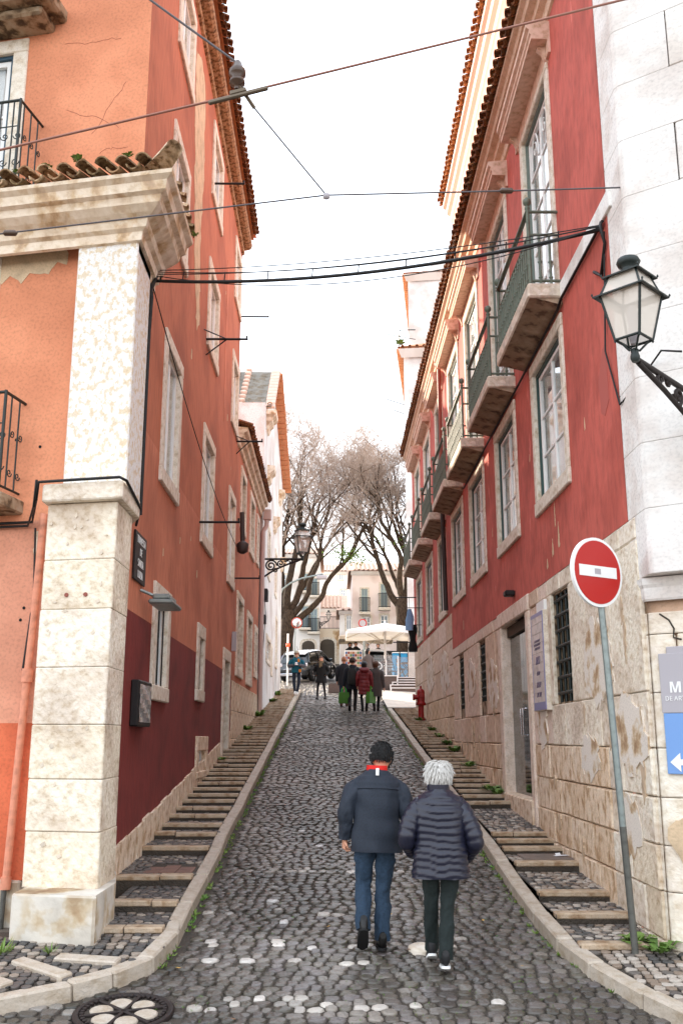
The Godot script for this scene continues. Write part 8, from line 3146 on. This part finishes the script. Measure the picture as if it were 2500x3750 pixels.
	# ---- two coming down
	var pm := person("person in teal vest and pale beanie looking at a phone by the left kerb", P(-1.42, walk_y(40.2) + .05, 40.2), PI, {"h": 1.76, "bulk": 1.05, "coat": cloth("teal_vest", Color(.06, .40, .48)), "coat_name": "vest", "hem": .86, "legs": cloth("dark_jeans", Color(.10, .15, .22)), "leg_w": .92, "hair": cloth("beanie", Color(.72, .68, .60)), "hair_name": "beanie", "hair_drop": .05, "hair_full": 1.14, "head": Vector3(0, 1.60, -.08), "look": Vector3(0, -.35, -1), "elbow_l": Vector3(-.30, 1.14, -.02), "wrist_l": Vector3(-.06, 1.16, -.26), "elbow_r": Vector3(.30, 1.14, -.02), "wrist_r": Vector3(.06, 1.16, -.26), "palm": Vector3(0, 1, 0), "foot_l": Vector3(-.03, .09, .0), "foot_r": Vector3(.05, .09, -.14), "collar": mat("fleece_collar", Color(.80, .72, .60), .95), "collar_r": .10, "cell": .025, "shoes": mats.sign_white, "soles": mats.sign_white})
	m = mb()
	for s in [-1.0, 1.0]: limb_tube(m, [Vector3(s * .16, 1.43, 0), Vector3(s * .25, 1.30, 0), Vector3(s * .315, 1.14, -.02), Vector3(s * .2, 1.14, -.15), Vector3(s * .09, 1.16, -.25)], [.09, .086, .075, .066, .055], .03, 14, .06)
	own(m, "grey_sleeves", cloth("grey_sleeve", Color(.36, .34, .36)), pm)
	m = mb()
	m.cbox(Vector3(-.09, .87, -.168), Vector3(-.20, 1.0, -.12), .01)
	m.cbox(Vector3(-.13, 1.28, -.165), Vector3(-.04, 1.42, -.11), .01)
	own(m, "orange_panels", mat("vest_orange", Color(.80, .48, .16), .8), pm)
	m = mb()
	m.cbox(Vector3(-.075, 1.60, -.19), Vector3(-.01, 1.63, -.165), .008)
	m.cbox(Vector3(.01, 1.60, -.19), Vector3(.075, 1.63, -.165), .008)
	m.tube([Vector3(-.08, 1.625, -.175), Vector3(.08, 1.625, -.175)], .005, 4)
	own(m, "sunglasses", mats.rubber, pm)
	var ph := thing("phone", "pale phone held by the person in the teal vest", "phone", P(-1.42, walk_y(40.2) + 1.24, 39.86))
	m = mb(Transform3D(Basis(Vector3.RIGHT, -.7), P(-1.42, walk_y(40.2) + 1.26, 39.86)))
	m.cbox(Vector3(-.05, -.07, -.006), Vector3(.05, .07, .006), .005)
	part(m, "case", mats.sign_white, ph)
	m = mb(Transform3D(Basis(Vector3.RIGHT, -.7), P(-1.42, walk_y(40.2) + 1.26, 39.86)))
	m.box(Vector3(-.044, -.06, -.009), Vector3(.044, .06, -.007))
	part(m, "screen", mats.glass_dark, ph)
	var bw := person("woman in black coat and checked scarf walking down the lane", P(-.40, by.call(39.7), 39.7), PI - .2, {"h": 1.68, "bulk": 1.06, "coat": cloth("black_coat", Color(.045, .042, .042)), "coat_name": "coat", "hem": .66, "coat_flare": 1.12, "legs": cloth("black_leggings", Color(.045, .04, .045)), "leg_w": .74, "hair": mat("hair_chestnut", Color(.32, .20, .13), .6), "hair_drop": .06, "hair_full": 1.02, "foot_l": Vector3(-.16, .09, .05), "knee_l": Vector3(-.13, .49, -.03), "foot_r": Vector3(.16, .09, -.05), "knee_r": Vector3(.14, .49, -.05), "elbow_l": Vector3(-.30, 1.12, .06), "wrist_l": Vector3(-.20, .96, -.12), "elbow_r": Vector3(.30, 1.12, .06), "wrist_r": Vector3(.20, .96, -.12), "hide_hands": true, "eyes": true, "collar": cloth("check_scarf", Color(.55, .48, .36)), "collar_r": .105, "collar_h": .085, "cell": .025, "shoes": mat("boot_black", Color(.07, .06, .06), .4)})
	m = mb()
	m.lathe([[.005, -.04], [.035, -.02], [.035, .02], [.005, .04]], 8, Vector3(0, 1.66, .05))
	own(m, "hair_bun", mats.hair_chestnut, bw)
	m = mb()
	for q in [[-.03, 1.42], [.03, 1.38]]: m.cbox(Vector3(q[0] - .03, q[1] - .14, -.16), Vector3(q[0] + .03, q[1] + .04, -.125), .008)
	own(m, "scarf_ends", mats.cloth_check_scarf, bw)
	# ---- people round the square
	var dark := {"h": 1.70, "cell": .04, "sides": 12, "step": .06, "coat": cloth("black_coat", Color(.045, .042, .042)), "legs": cloth("black_trousers", Color(.05, .05, .06)), "hair": mats.hair_dark, "hands": false, "eyes": true}
	var far := [["person with round dark hair behind the souvenir stand, leftmost", 1.05, 55.0, 5.27, {"hair_full": 1.3, "hair_drop": .12}], ["person with a top bun behind the souvenir stand", 1.38, 55.0, 5.30, {"hair_full": 1.05}], ["dark haired person standing in shade beside the silver car", 2.1, 57.2, 5.45, {"hair_full": 1.2}], ["person in sunglasses and black behind the silver car", 2.75, 57.4, 5.45, {"hair_full": 1.15}]]
	for q in far:
		var oo := dark.duplicate()
		oo.merge(q[4], true)
		person(q[0], P(q[1], q[3], q[2]), PI, oo)
	var seat := dark.duplicate()
	seat.merge({"h": 1.66, "coat": cloth("grey_knit", Color(.42, .37, .35)), "hair_drop": .24, "hair_full": 1.15, "look": Vector3(1, 0, -.2), "eyes": false}, true)
	person("woman with long dark hair in grey sweater beside the souvenir stand", P(1.66, 4.0, 44.3), 0, seat)
	var bl := dark.duplicate()
	bl.merge({"h": 1.72, "coat": cloth("blue_jacket", Color(.06, .12, .34)), "hair": mats.hair_brown, "head": Vector3(.12, 1.56, -.06), "eyes": false}, true)
	person("person in blue jacket behind the black car on the left", P(-2.62, road_y(56.2) - .1, 56.2), .2, bl)

func _ready() -> void:
	rng.seed = 7
	noise.seed = 3
	noise.frequency = .05
	noise.fractal_octaves = 3
	sky_and_sun()
	make_materials()
	build_ground()
	build_corner_building()
	build_row_house()
	build_white_house()
	build_red_building()
	build_corner_white()
	build_wires()
	build_square()
	build_people()
	build_small_things()
